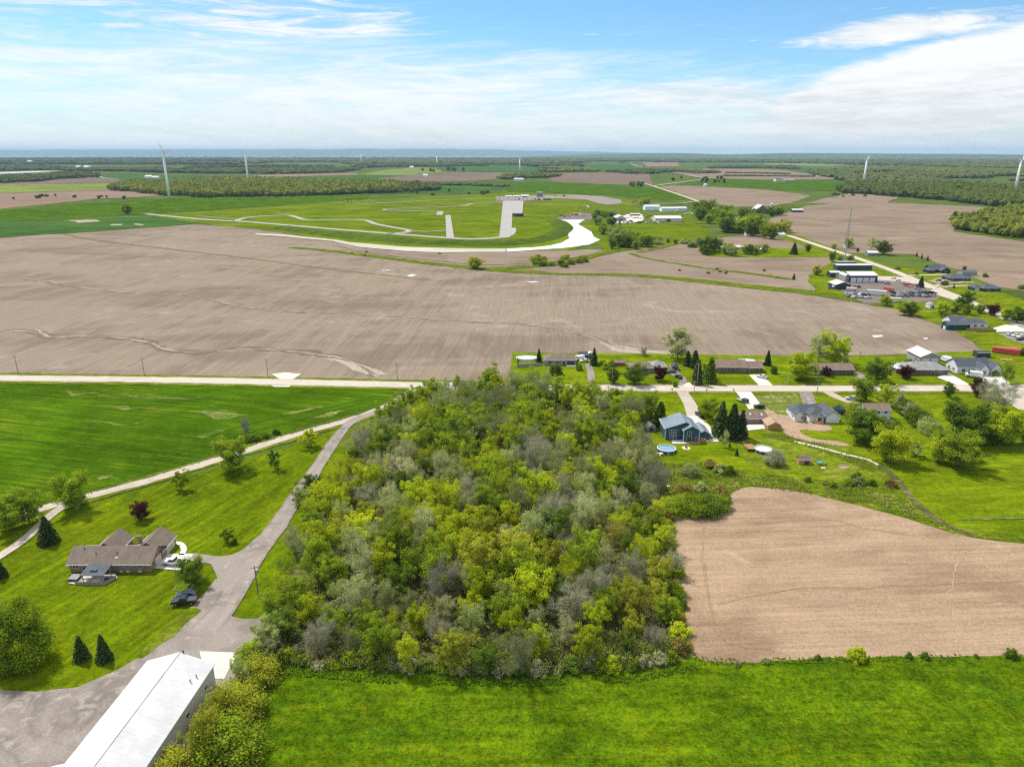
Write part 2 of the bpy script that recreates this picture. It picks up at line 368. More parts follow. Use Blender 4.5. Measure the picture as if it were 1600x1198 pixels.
LEAF = {
 'lime':   leafmat('leaf_lime', (0.34, 0.43, 0.014), (0.55, 0.60, 0.025), 0.5),
 'green':  leafmat('leaf_green', (0.205, 0.295, 0.016), (0.35, 0.44, 0.03), 0.48),
 'deep':   leafmat('leaf_deep', (0.110, 0.180, 0.016), (0.19, 0.27, 0.028), 0.42),
 'olive':  leafmat('leaf_olive', (0.30, 0.345, 0.025), (0.48, 0.47, 0.045), 0.48),
 'pale':   leafmat('leaf_pale', (0.27, 0.275, 0.15), (0.56, 0.59, 0.25), 0.48),
 'bud':    leafmat('leaf_bud', (0.24, 0.25, 0.12), (0.45, 0.53, 0.14), 0.45),
 'grey':   leafmat('leaf_grey', (0.275, 0.26, 0.185), (0.46, 0.47, 0.26), 0.4),
 'blossom':leafmat('leaf_blossom', (0.44, 0.44, 0.19), (0.66, 0.62, 0.38), 0.45),
 'rust':   leafmat('leaf_rust', (0.27, 0.20, 0.045), (0.38, 0.30, 0.07), 0.4),
 'purple': leafmat('leaf_purple', (0.060, 0.013, 0.020), (0.115, 0.03, 0.034), 0.25),
 'spruce': leafmat('leaf_spruce', (0.045, 0.080, 0.022), (0.098, 0.138, 0.040), 0.2),
 'blue':   leafmat('leaf_bluespruce', (0.055, 0.095, 0.075), (0.11, 0.16, 0.13), 0.1),
 'far':    leafmat('leaf_far', (0.070, 0.102, 0.020), (0.175, 0.185, 0.034), 0.25),
 'far_dark': leafmat('leaf_far_dark', (0.052, 0.078, 0.022), (0.15, 0.165, 0.042), 0.25),
 'far_gold': leafmat('leaf_far_gold', (0.105, 0.142, 0.020), (0.24, 0.255, 0.036), 0.3),
 'weed':   leafmat('leaf_weed', (0.13, 0.19, 0.022), (0.36, 0.34, 0.10), 0.35),
 'under':  leafmat('leaf_under', (0.12, 0.18, 0.022), (0.27, 0.29, 0.075), 0.45),
 'blade':  leafmat('leaf_blade', (0.115, 0.225, 0.010), (0.23, 0.32, 0.02), 0.4),
}

# ------------------------------------------------------------------ the ground and what is laid on it
def zl(layer, y):
    return 0.03 * layer * (1 + max(0.0, y - 300) / 350.0)
def smooth_line(P, step=4.0, closed=False):
    """Catmull-Rom through ground points"""
    P = [Vector((p[0], p[1], 0)) for p in P]; n = len(P); out = []
    for i in range(n if closed else n - 1):
        a, b, c, d = (P[(i - 1) % n], P[i], P[(i + 1) % n], P[(i + 2) % n]) if closed else (P[max(i - 1, 0)], P[i], P[i + 1], P[min(i + 2, n - 1)])
        k = max(2, min(60, int((c - b).length / step)))
        for j in range(k):
            s = j / k
            out.append(0.5 * ((2 * b) + (c - a) * s + (2 * a - 5 * b + 4 * c - d) * s * s + (3 * b - a - 3 * c + d) * s ** 3))
    if not closed: out.append(P[-1])
    return out
def rag(p, amp, freq, seed):
    q = Vector((p.x * freq, p.y * freq, seed))
    return Vector((p.x + mnoise.fractal(q, 1.0, 2.0, 4) * amp, p.y + mnoise.fractal(q + Vector((31.7, 11.3, 5.0)), 1.0, 2.0, 4) * amp, 0))
SEED = [0]
def sheet(name, label, px, layer, mat, jit=0.6, curve=False, ground=False):
    """a field, lawn or pad: outline given in photo points, laid on the ground with an uneven edge"""
    SEED[0] += 1
    P = px if ground else [G(*p) for p in px]
    ym = sum(p[1] for p in P) / len(P)
    step = max(1.5, ym / 110)
    if curve: Q = smooth_line(P, step, True)
    else:
        Q = []
        for i in range(len(P)):
            a = Vector((*P[i], 0)); b = Vector((*P[(i + 1) % len(P)], 0)); k = max(1, min(90, int((b - a).length / step)))
            Q += [a.lerp(b, j / k) for j in range(k)]
    if jit: Q = [rag(p, jit * max(1, ym / 300), 0.11 / max(1, ym / 300), SEED[0] * 3.7) for p in Q]
    V = [(p.x, p.y, zl(layer, p.y)) for p in Q]
    me = pymesh(name, V, [tuple(range(len(V)))], mat)
    bm = bmesh.new(); bm.from_mesh(me); bmesh.ops.triangulate(bm, faces=bm.faces[:], ngon_method='EAR_CLIP')
    for f in bm.faces:
        if f.normal.z < 0: f.normal_flip()
    bm.to_mesh(me); bm.free()
    return tag(obj(name, me), label, kind='structure')
def ribbon(name, label, px, width, layer, mat, jit=0.25, w2=None, ground=False, kind='structure'):
    SEED[0] += 1
    P = px if ground else [G(*p) for p in px]
    ym = sum(p[1] for p in P) / len(P)
    L = smooth_line(P, max(1.5, ym / 90)); n = len(L); V = []
    for i, p in enumerate(L):
        d = (L[min(i + 1, n - 1)] - L[max(i - 1, 0)]).normalized(); s = Vector((-d.y, d.x, 0))
        w = (width + ((w2 if w2 is not None else width) - width) * i / (n - 1)) / 2
        for sg in (1, -1):
            k = mnoise.fractal(Vector((p.x * 0.15, p.y * 0.15, SEED[0] * 2.3 + sg)), 1.0, 2.0, 4) * jit
            q = p + s * sg * max(0.05, w + k); V.append((q.x, q.y, zl(layer, q.y)))
    Fc = [(2 * i, 2 * i + 1, 2 * i + 3, 2 * i + 2) for i in range(n - 1)]
    me = pymesh(name, V, Fc, mat)
    if me.polygons[0].normal.z < 0: me.flip_normals()
    at = me.attributes.new('across', 'FLOAT', 'POINT'); at.data.foreach_set('value', [1.0, -1.0] * n)
    return tag(obj(name, me), label, kind=kind)
def bank(name, label, px, width, height, mat, layer=6):
    """an earth bank: a low ridge along a line"""
    L = smooth_line([G(*p) for p in px], 8.0); n = len(L); V = []; prof = [(-0.5, -0.02), (-0.28, 0.55), (-0.08, 1.0), (0.1, 1.0), (0.3, 0.5), (0.5, -0.02)]
    for i, p in enumerate(L):
        d = (L[min(i + 1, n - 1)] - L[max(i - 1, 0)]).normalized(); s = Vector((-d.y, d.x, 0)); e = min(1.0, i / 5, (n - 1 - i) / 5)
        for a, h in prof:
            q = p + s * a * width; hh = height * e * (0.85 + 0.3 * mnoise.noise(Vector((q.x * 0.03, q.y * 0.03, 4))))
            V.append((q.x, q.y, zl(layer, q.y) + h * hh))
    k = len(prof); Fc = [(i * k + j, i * k + j + 1, (i + 1) * k + j + 1, (i + 1) * k + j) for i in range(n - 1) for j in range(k - 1)]
    me = pymesh(name, V, Fc, mat, True); bm = bmesh.new(); bm.from_mesh(me); bmesh.ops.recalc_face_normals(bm, faces=bm.faces[:])
    if sum(f.normal.z for f in bm.faces) < 0: bmesh.ops.reverse_faces(bm, faces=bm.faces[:])
    bm.to_mesh(me); bm.free()
    return tag(obj(name, me), label, kind='structure')

# land sheet: reaches the coast on the left, the hills on the right
coast = [(-40000, 12500), (-9000, 12800), (-4000, 12400), (-1500, 13200), (200, 13800), (1000, 16000), (2500, 22000), (9000, 30000), (40000, 34000)]
V = [(x, y, 0.0) for x, y in coast] + [(40000, -3000, 0), (-40000, -3000, 0)]
tag(obj('ground', pymesh('ground', V, [tuple(range(len(V)))[::-1]], M['ground'])), 'flat green farmland reaching to the horizon', kind='structure')
tag(obj('lake', pymesh('lake', [(-45000, 11000, -60), (45000, 11000, -60), (45000, 45000, -60), (-45000, 45000, -60)], [(0, 1, 2, 3)], M['lake'])), 'pale blue lake along the horizon beyond the farmland', kind='structure')
def ridge(name, label, pts, mat, depth, seed):
    """a range of hills: pts = (x, y, crest height); a bumpy crest and slopes to both sides"""
    V = []; L = smooth_line([(p[0], p[1]) for p in pts], 300.0)
    n = len(L)
    xs = [p[0] for p in pts]; hs = [p[2] for p in pts]
    prof = [(-0.5, 0.0), (-0.35, 0.35), (-0.18, 0.8), (0.0, 1.0), (0.5, 0.0)]
    for p in L:
        h = float(np.interp(p.x, xs, hs))
        for a, k in prof:
            q = Vector((p.x, p.y + a * depth, 0))
            kk = k * (1 + 0.22 * mnoise.fractal(Vector((q.x / 1500, q.y / 1500, seed)), 1.0, 2.0, 5))
            V.append((q.x, q.y, -62 * (k == 0) + h * kk if pts[0][1] > 20000 else -0.5 * (k == 0) + h * kk))
    k = len(prof); Fc = [(i * k + j, i * k + j + 1, (i + 1) * k + j + 1, (i + 1) * k + j) for i in range(n - 1) for j in range(k - 1)]
    me = pymesh(name, V, Fc, mat, True)
    return tag(obj(name, me), label, kind='structure')
M['shore'] = paint('shore', (0.07, 0.10, 0.07), 1.0, 0.2, 0.001)
M['hillwood'] = paint('hillwood', (0.06, 0.09, 0.035), 1.0, 0.4, 0.01)
ridge('far_shore_hills', 'long blue ridge of land on the far shore of the lake',
      [(-36000, 33000, 185), (-24000, 33000, 200), (-15000, 33000, 225), (-8000, 33000, 232), (-4000, 33000, 255), (-1000, 33000, 215), (2000, 33500, 150), (5000, 34000, 90), (9000, 34000, 20)], M['shore'], 5000, 3.0)
ridge('hills', 'low wooded hills on the horizon at the end of the county road',
      [(-600, 12500, 2), (800, 12500, 45), (1700, 12500, 70), (2600, 12000, 95), (3300, 12000, 70), (4200, 11500, 82), (6000, 11000, 70), (8200, 11000, 62), (12000, 11000, 60)], M['hillwood'], 2600, 9.0)

# ---- far fields (bands beyond the race track and the woods)
def far(px, mat, label, jit=1.0, layer=1): return sheet('field', label, px, layer, M[mat], jit)
far([(-60, 289), (60, 288), (170, 284), (185, 296), (60, 300), (-60, 303)], 'field_light', 'pale green field at the far left before the distant woods')
far([(-60, 303), (60, 301), (190, 296), (262, 297), (258, 306), (150, 311), (-60, 333)], 'soil_far', 'brown field with a bushy fence line at the far left', layer=2)
far([(20, 281), (120, 278), (190, 279), (180, 285), (60, 288), (-40, 289)], 'soil_dark', 'dark ploughed strip beneath the far left trees')
far([(150, 272), (200, 271), (260, 274), (400, 276), (560, 272), (700, 273), (700, 283), (400, 279), (210, 281), (170, 279)], 'crop_far', 'green strip of crop between the distant woods')
far([(396, 274), (480, 272), (560, 270.5), (562, 273.5), (480, 275.5), (396, 277.5)], 'soil_far', 'thin tan strip of field behind the golden wood', layer=2)
far([(556, 273), (600, 266), (650, 262), (705, 264), (700, 271), (640, 274)], 'field_light', 'pale green rise among the distant farm trees', layer=2)
far([(680, 262), (790, 259), (905, 262), (900, 269), (760, 269), (690, 268)], 'crop_far', 'far green field in front of the slim turbine', layer=2)
far([(590, 279), (690, 270), (800, 270), (850, 274), (800, 280), (690, 284), (600, 283)], 'soil_dark', 'dark brown field by the distant farmstead', layer=2)
far([(620, 284), (720, 284), (860, 285), (800, 292), (760, 301), (640, 303), (560, 307), (610, 296)], 'crop_far', 'green field behind the race track with scattered bushes', layer=1)
far([(850, 271), (1012, 269), (1022, 290), (940, 288), (862, 284)], 'soil_dark', 'dark brown field behind the round copse', layer=2)
far([(790, 292), (862, 285), (940, 288), (1018, 293), (1075, 312), (1040, 313), (975, 307), (862, 301), (795, 300)], 'crop', 'deep green crop field behind the race track pits', layer=3)
far([(920, 258), (985, 255), (990, 267), (900, 269)], 'crop_far', 'green field far down the centre', layer=2)
far([(1005, 254), (1060, 254), (1062, 260), (1010, 261)], 'soil_far', 'small brown field on the far slope', layer=2)
far([(1030, 291), (1080, 290), (1200, 297), (1268, 306), (1240, 316), (1205, 322), (1150, 324), (1100, 316)], 'soil_right', 'brown field between the county road and the barn', layer=2)
far([(1055, 290), (1110, 279), (1200, 281), (1330, 283), (1335, 300), (1200, 297), (1100, 291)], 'crop', 'green field with a small white tank', layer=3)
far([(1040, 268), (1120, 263), (1220, 266), (1330, 280), (1200, 281), (1100, 279)], 'soil_far', 'far brown field crossed by dark hedges', layer=2)
far([(1190, 255), (1290, 252), (1330, 256), (1300, 260), (1200, 258)], 'field_light', 'pale strip of field below the horizon hills')
far([(1300, 254.5), (1370, 254), (1380, 256.5), (1310, 257.5)], 'soil_far', 'thin tan strip of field far behind the slim turbine tower', layer=2)
far([(1230, 262), (1320, 264), (1320, 279), (1250, 270)], 'crop_far', 'green patch beside the far hedged field', layer=1)
far([(28, 275), (120, 271), (170, 272), (150, 278), (30, 281)], 'soil_far', 'tan clearing in the far left woods', layer=1)
# light grey roofs of glass and water far left
sheet('pond', 'silver reservoir among the far left woods', [(40, 261), (110, 261.5), (176, 263.5), (170, 266), (90, 266), (52, 265)], 2, M['puddle'], 0)
sheet('pond', 'thin silver strip of water at the far left edge', [(-20, 270), (60, 267.5), (100, 267), (60, 269.5), (-20, 272.5)], 2, M['puddle'], 0)
# dark green field and tracks in front of the golden wood
far([(-60, 333), (140, 318), (258, 310), (400, 306.5), (520, 306), (575, 304), (575, 311), (520, 317), (400, 323), (235, 335), (100, 341), (-60, 347)], 'crop', 'long dark green field before the golden wood', layer=3)
far([(-60, 347), (100, 341), (230, 336), (340, 343), (300, 350), (140, 362), (-60, 376)], 'crop_far', 'green field with bare patches beside the brown field', layer=4)
far([(395, 305), (450, 301.5), (500, 304), (470, 307.5), (400, 308)], 'soil_far', 'tan strip along the foot of the golden wood', layer=4)
ribbon('path', 'pale farm track along the long green field', [(-60, 347), (90, 342), (232, 335), (330, 327), (480, 319), (560, 312)], 6, 6, M['verge'], 1.5)
ribbon('path', 'bright worn strip beside the race track entrance', [(100, 345), (170, 341), (235, 339)], 9, 6, M['field_light'], 3)
for px_, lab in (([(105, 345), (150, 344), (165, 347), (120, 349)], 'long pale bare patch in the green field'), ([(172, 351), (190, 350.5), (188, 353), (176, 353)], 'small pale bare patch in the green field'), ([(205, 350), (228, 351.5), (226, 353), (208, 352)], 'pale forked bare patch near the race track')):
    sheet('bare_patch', lab, px_, 7, M['rill'], 2.5)

# ---- the large brown fields
sheet('field', 'wide brown tilled field stretching from the main road to the race track',
      [(-400, 380), (100, 366), (300, 351), (400, 356), (520, 378), (640, 392), (860, 392), (940, 392), (1100, 372), (1200, 366), (1290, 392), (1320, 412), (1270, 440), (1275, 455), (1400, 483), (1500, 520), (1535, 548), (1420, 554), (1290, 556), (800, 551), (795, 600), (640, 595), (400, 589), (0, 583), (-400, 578)], 2, M['soil_main'], 0.8)
sheet('field', 'brown field corner beyond the bushy hedge', [(842, 428), (945, 399), (1010, 404), (1100, 419), (1230, 438), (1274, 456), (1180, 448), (1000, 431)], 4, M['soil_mid'], 0.8)
sheet('field', 'brown field around the lone farmstead', [(985, 396), (1095, 373), (1200, 366), (1245, 375), (1300, 395), (1300, 412), (1262, 430), (1225, 435), (1100, 415)], 4, M['soil_right'], 0.8)
ribbon('grass_strip', 'straight weedy line dividing the brown field', [(100, 366), (160, 377), (400, 405.5), (500, 419), (690, 440)], 3.2, 5, M['verge'], 1.5, 1.0)
ribbon('grass_strip', 'green ditch strip below the stream', [(455, 387), (520, 393), (640, 408), (737, 419), (800, 424), (850, 426)], 10, 6, M['rough'], 3.0, 16)
ribbon('grass_strip', 'green hedge bottom running to the copse', [(740, 421), (850, 415), (905, 405), (945, 396), (990, 388)], 16, 7, M['rough'], 3.0, 14)
ribbon('grass_strip', 'long green headland between the brown fields', [(740, 421), (860, 428), (1000, 431), (1180, 449), (1275, 459), (1400, 478)], 6, 7, M['rough'], 2.0, 22)
ribbon('grass_strip', 'thin ditch line between two brown fields', [(985, 396), (1010, 404), (1100, 419), (1180, 429), (1235, 437)], 6, 8, M['rough'], 2.0)
ribbon('grass_strip', 'grassy edge below the race track meadow', [(1000, 395), (1060, 381), (1100, 372), (1160, 368)], 7, 8, M['rough'], 2.0)
# water-cut rills and puddles in the brown field
def rill(px, w, lab, braid=3, spread=2.4):
    ribbon('damp_soil', 'damp darker soil along the ' + lab, px, w * 3.5, 3.2, M['soil_dark'], w * 2.2)
    for k in range(braid):
        rng = random.Random(k * 7 + len(px))
        q = [(x, y) for x, y in px]
        P = []
        L = smooth_line([G(*p) for p in q], 6.0)
        for p in L[::1]:
            r = rag(p, spread * (0.6 + 0.5 * k), 0.05, 17.0 + k * 5)
            P.append((r.x, r.y))
        ribbon('rill', lab + (', pale main thread', ', dark damp thread', ', pale side thread', ', dark side thread')[k], P[::2], w * (1.0, 0.75, 0.5, 0.5)[k], 4 + k * 0.5, M['rill_dark' if k % 2 else 'rill'], w * 0.7, ground=True)
rill([(-60, 516), (30, 517), (60, 521), (85, 528), (130, 525), (190, 529), (235, 535), (255, 546), (310, 551), (350, 547), (400, 546), (470, 550), (530, 560), (570, 575), (592, 588)], 1.9, 'eroded rill winding towards the main road', 4, 3.4)
rill([(40, 436), (110, 447), (170, 455), (240, 460), (300, 463), (370, 478), (450, 487), (540, 491), (640, 496), (740, 503), (830, 508), (880, 516), (930, 530), (960, 542), (1010, 549)], 1.1, 'faint rill crossing the middle of the brown field', 3, 2.0)
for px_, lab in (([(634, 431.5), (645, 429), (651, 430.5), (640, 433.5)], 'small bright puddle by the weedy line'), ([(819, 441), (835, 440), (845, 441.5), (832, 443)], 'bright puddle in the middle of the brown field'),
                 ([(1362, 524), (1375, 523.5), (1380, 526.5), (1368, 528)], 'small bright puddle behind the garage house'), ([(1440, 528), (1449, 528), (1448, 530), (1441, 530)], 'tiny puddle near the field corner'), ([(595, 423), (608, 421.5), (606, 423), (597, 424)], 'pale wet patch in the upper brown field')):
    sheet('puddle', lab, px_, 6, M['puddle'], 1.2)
for px_, lab in (([(930, 535), (985, 543), (1040, 548), (1060, 551), (990, 553), (960, 548)], 'washed grey silt behind the roadside houses'), ([(500, 556), (540, 560), (575, 574), (600, 586), (575, 586), (545, 572)], 'washed grey silt near the main road')):
    sheet('silt', lab, px_, 3.3, M['rill'], 3.5)

# ---- race track
sheet('race_track_infield', 'green infield and surrounds of the race track', [(232, 336), (400, 325), (560, 313), (700, 306), (800, 301), (900, 304), (985, 312), (1000, 330), (960, 350), (945, 380), (880, 392), (700, 392), (560, 380), (480, 370), (400, 358), (320, 351)], 5, M['track_grass'], 2.0)
sheet('meadow', 'green meadow below the track workshops', [(925, 345), (1000, 350), (1070, 348), (1100, 352), (1110, 372), (1060, 381), (990, 390), (940, 398), (935, 375)], 5.5, M['track_grass'], 1.5)
sheet('meadow', 'olive waste ground between the track and the workshops', [(905, 322), (975, 320), (1010, 333), (1100, 334), (1150, 350), (1080, 350), (960, 352), (905, 352)], 5.7, M['rough'], 1.5)
bank('embankment', 'steep grassy bank between the race track and the stream', [(430, 356), (520, 368), (600, 376), (700, 382), (790, 382), (850, 374), (880, 358), (868, 345)], 30, 5, M['bank_grass'])
T = M['asphalt']
def trk(px, w, lab, mat=T, w2=None): ribbon('race_track', lab, px, w, 9, mat, 0.3, w2)
trk([(228, 335), (310, 343), (370, 346.5), (400, 348.5), (500, 357), (580, 363.5), (700, 372.5), (742, 374), (780, 372), (797, 366), (800, 357)], 12, 'long outer curve of the grey race track')
trk([(368, 346), (385, 341), (420, 338), (450, 337.2), (466, 341), (482, 344.5), (540, 344), (570, 345), (588, 351), (620, 357), (640, 361), (630, 364.5), (605, 366)], 9, 'winding inner loop of the grey race track')
trk([(638, 361), (665, 362.8), (697, 361)], 5, 'thin link between the loop and the wide pad')
trk([(686, 336), (690, 332), (672, 331), (610, 329.6), (600, 328.6), (610, 327.2), (660, 325.5), (720, 323), (742, 318.5), (790, 316.5)], 7, 'hairpin of the grey race track')
trk([(540, 321), (620, 317), (700, 313), (775, 310)], 7, 'straight back road of the race track')
trk([(372, 343.5), (310, 338.5)], 4, 'faint spur off the outer curve')
trk([(820, 320), (870, 320.5), (912, 321), (920, 325)], 4, 'thin service lane beside the drag strip')
sheet('race_track', 'wide grey pad in the middle of the infield', [(696, 337), (704, 337), (709.5, 372), (697.5, 372)], 10, T, 0)
sheet('race_track', 'small square pad at the hairpin', [(683, 331), (691, 331), (692, 337), (682, 337)], 10, T, 0.3)
sheet('race_track', 'broad pale drag strip running to the pits', [(786, 314), (818, 314), (816, 336), (800.5, 337), (799, 368), (795, 372), (780, 373)], 10, T, 0)
sheet('parking_lot', 'grey paddock lot beside the pits', [(774, 308), (860, 306), (900, 305.5), (940, 308), (970, 313), (972, 319), (950, 321), (935, 319), (915, 313), (870, 311), (818, 315), (776, 315)], 10, M['gravel'], 0.5)
sheet('dirt_bank', 'brown bank at the head of the pond', [(872, 341), (885, 336), (905, 333), (925, 335), (925, 344), (900, 346), (873, 345)], 8, M['gravel_dark'], 1.0)
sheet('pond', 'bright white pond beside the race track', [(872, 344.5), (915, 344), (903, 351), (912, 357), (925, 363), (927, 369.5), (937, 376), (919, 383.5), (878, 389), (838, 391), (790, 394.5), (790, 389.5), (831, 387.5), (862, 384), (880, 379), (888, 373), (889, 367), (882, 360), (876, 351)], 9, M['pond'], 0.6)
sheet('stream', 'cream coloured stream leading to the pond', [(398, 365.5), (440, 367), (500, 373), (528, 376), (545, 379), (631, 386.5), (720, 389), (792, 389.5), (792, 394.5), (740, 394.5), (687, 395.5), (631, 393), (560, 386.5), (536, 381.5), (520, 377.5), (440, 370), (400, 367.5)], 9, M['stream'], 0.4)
sheet('field', 'thin brown field under the stream', [(520, 382), (560, 390), (640, 398), (740, 398), (860, 393), (940, 390), (935, 395), (850, 412), (745, 415), (640, 404), (560, 394)], 8, M['soil_mid'], 1.5)

# ---- county road and right-hand fields
sheet('field', 'large brown field beside the county road', [(1190, 346), (1260, 322), (1310, 318), (1390, 317), (1560, 325), (1500, 345), (1488, 362), (1600, 378), (1700, 385), (1760, 480), (1600, 455), (1550, 447), (1490, 420), (1430, 398), (1370, 396), (1330, 396), (1280, 380), (1220, 360)], 3, M['soil_right'], 1.5)
sheet('field', 'narrow brown field along the wood edge', [(1260, 318), (1330, 302), (1400, 308), (1390, 318), (1310, 319)], 4, M['soil_mid'], 1.5)
sheet('grass_strip', 'pale grassy corner below the right-hand wood', [(1490, 361), (1530, 367), (1640, 378), (1640, 372), (1540, 362)], 5, M['rough'], 1.0)
COUNTY = [(1000, 286), (1020, 291.5), (1050, 301), (1090, 315), (1120, 329), (1160, 345), (1205, 360), (1245, 373), (1290, 388), (1330, 401), (1390, 422), (1440, 442), (1500, 466), (1560, 492), (1640, 528)]
sheet('lawn', 'green roadside lots along the county road', [(1200, 352), (1280, 380), (1390, 418), (1480, 425), (1600, 470), (1760, 520), (1700, 640), (1560, 560), (1535, 548), (1500, 520), (1400, 483), (1275, 457), (1262, 432), (1300, 410), (1290, 395), (1200, 368)], 5, M['lot_wild'], 1.0)
sheet('lawn', 'green yard of the lone farmstead', [(1090, 392), (1130, 383), (1210, 388), (1290, 390), (1292, 402), (1190, 403), (1110, 402)], 6, M['lawn_lot'], 1.0)
ribbon('verge', 'grassy verge of the county road', COUNTY[1:], 20, 6, M['verge'], 2.0)
ribbon('road', 'pale county road running away to the hills', COUNTY, 8.0, 8, M['road'], 0.2)
ribbon('road', 'pale side road bending off at the far junction', [(1021, 291.5), (1045, 288), (1075, 284), (1100, 280), (1085, 276.5), (1075, 275)], 9, 8, M['road'], 0.3)
ribbon('road', 'thin far road climbing the distant slope', [(985, 257), (995, 260), (1003, 262)], 12, 8, M['road'], 0.5)
ribbon('road', 'lane from the county road to the track workshops', [(1088, 315), (1060, 318.5), (1000, 319), (970, 318.5)], 5, 8, M['road'], 0.3)
ribbon('path', 'pale far farm lane at the left', [(152, 274), (160, 278), (178, 280.5), (195, 281)], 8, 6, M['road'], 0.5)
sheet('gravel_yard', 'brown gravel yard full of vehicles', [(1310, 444), (1372, 432), (1400, 432), (1440, 450), (1470, 463), (1462, 470), (1430, 474), (1350, 474), (1318, 460)], 8, M['gravel_dark'], 0.6)
sheet('forecourt', 'pale apron between the garage and the county road', [(1368, 432), (1412, 434), (1440, 440), (1470, 452), (1450, 452), (1420, 442), (1372, 438)], 9, M['road'], 0.3)
sheet('forecourt', 'pale entrance to the vehicle yard', [(1448, 456), (1468, 449), (1500, 464), (1490, 470)], 9, M['road'], 0.3)
ribbon('driveway', 'pale drive to the dark house farthest up the road', [(1418, 431), (1450, 430.5), (1478, 429)], 4, 8, M['lane'], 0.2)
ribbon('driveway', 'pale drive to the dark hip-roofed house', [(1455, 448), (1500, 441), (1522, 441)], 5, 8, M['lane'], 0.2)
ribbon('driveway', 'pale drive to the dark house with two gables', [(1470, 449), (1510, 447), (1530, 452)], 4, 9, M['lane'], 0.2)
sheet('dirt_patch', 'earth forecourt of the new dark house', [(1450, 440), (1470, 434), (1500, 441), (1480, 446)], 8, M['dirt'], 0.6)
sheet('driveway', 'white drive behind the teal barn', [(1552, 513), (1570, 508), (1660, 512), (1660, 518), (1556, 519)], 8, M['concrete'], 0.2)
sheet('gravel_pad', 'small grey pad of parked cars at the right edge', [(1560, 522), (1620, 518), (1640, 530), (1600, 538), (1580, 532)], 8, M['gravel'], 0.4)

# ---- near green fields, main road, lanes
sheet('field', 'bright green crop field left of the lanes', [(-300, 594), (0, 597), (300, 601), (600, 607), (625, 612), (590, 636), (520, 655), (460, 672), (300, 722), (150, 764), (60, 792), (0, 808), (-300, 900)], 2, M['crop'], 0.5)
sheet('lawn', 'wide mown lawn around the brick house', [(540, 665), (480, 690), (300, 742), (150, 786), (0, 820), (-300, 930), (-300, 1500), (300, 1500), (380, 1100), (420, 960), (500, 790), (600, 660)], 3, M['lawn'], 0)
sheet('meadow', 'lush green meadow in front of the wood', [(300, 1010), (420, 1035), (600, 1040), (900, 1045), (1085, 1022), (1120, 1030), (1330, 1028), (1600, 1022), (1900, 1016), (1900, 1500), (250, 1500)], 4, M['meadow'], 0.5)
sheet('field', 'tan tilled field right of the wood', [(1042, 812), (1085, 804), (1135, 800), (1140, 776), (1165, 762), (1230, 766), (1300, 780), (1400, 806), (1500, 836), (1600, 850), (1800, 870), (1800, 1018), (1600, 1024), (1330, 1028), (1100, 1033), (1072, 985), (1052, 900)], 5, M['soil_near'], 0.35, True)
sheet('lawn', 'bright green lawns of the houses south of the road', [(985, 612), (1300, 613), (1640, 612), (1800, 640), (1800, 870), (1600, 846), (1500, 832), (1400, 802), (1290, 776), (1165, 758), (1030, 720), (1010, 660)], 3, M['lawn_lot'], 0.4)
sheet('lawn', 'bright green lawns of the houses north of the road', [(800, 551), (1000, 553), (1290, 557), (1420, 556), (1530, 548), (1660, 540), (1760, 600), (1600, 604), (1200, 602), (980, 603), (795, 600)], 3.5, M['lawn_lot'], 0.5)
sheet('rough_grass', 'rough pale grass between the lawns and the tan field', [(1030, 720), (1100, 722), (1160, 735), (1240, 745), (1300, 752), (1380, 752), (1400, 770), (1470, 820), (1600, 838), (1800, 860), (1800, 872), (1600, 850), (1500, 836), (1400, 806), (1300, 780), (1230, 766), (1165, 760), (1138, 775), (1134, 802), (1042, 812), (1030, 760)], 4, M['rough'], 0.7)
sheet('lawn', 'paler dry lawn around the pool and the play set', [(1150, 690), (1200, 684), (1245, 694), (1310, 712), (1365, 730), (1382, 746), (1330, 750), (1240, 742), (1170, 728)], 3.6, M['lawn_dry'], 0.8, True)
sheet('rough_grass', 'rough ditch bank behind the new white house', [(1195, 668), (1250, 684), (1320, 700), (1380, 728), (1400, 745), (1390, 752), (1340, 728), (1260, 696), (1190, 682)], 5, M['rough'], 0.5)
sheet('rough_grass', 'half bare grass plot beside the new white house', [(1172, 614), (1245, 614), (1252, 632), (1235, 650), (1190, 640)], 5, M['sparse'], 0.4)
sheet('dirt_patch', 'bare tan earth around the new white house', [(1190, 634), (1215, 648), (1238, 650), (1275, 660), (1300, 668), (1288, 674), (1250, 672), (1270, 686), (1310, 690), (1330, 697), (1300, 696), (1240, 684), (1215, 666), (1200, 650)], 6, M['dirt'], 0.5, True)
ribbon('path', 'pale worn track along the ditch', [(1240, 690), (1280, 699), (1320, 710), (1355, 718), (1372, 727)], 1.3, 7, M['stone_pad'], 0.25)
ribbon('ditch', 'overgrown ditch running down to the tan field', [(1372, 727), (1400, 748), (1430, 785), (1470, 815), (1520, 838)], 2.2, 7, M['wood_floor'], 0.6)
ribbon('path', 'straw coloured strip across the far right meadow', [(1500, 812), (1560, 810), (1660, 808)], 1.2, 7, M['sparse'], 0.4)
ribbon('path', 'mown path from the round pool to the thicket', [(1060, 727), (1052, 745), (1044, 758)], 1.4, 7, M['verge'], 0.2)
sheet('wood_floor', 'leaf littered floor of the wood', [(425, 1022), (428, 985), (458, 895), (512, 790), (570, 712), (622, 655), (660, 612), (800, 610), (960, 618), (1010, 650), (1030, 720), (1046, 800), (1052, 900), (1072, 985), (1085, 1025), (1030, 1042), (900, 1052), (700, 1054), (560, 1046), (470, 1042)], 6, M['wood_floor'], 1.0)
MAIN = [(-500, 583), (-200, 587.5), (0, 591), (250, 594), (440, 597.5), (650, 602), (850, 605.5), (1000, 607), (1200, 607.5), (1400, 607.5), (1600, 606.5), (1900, 604)]
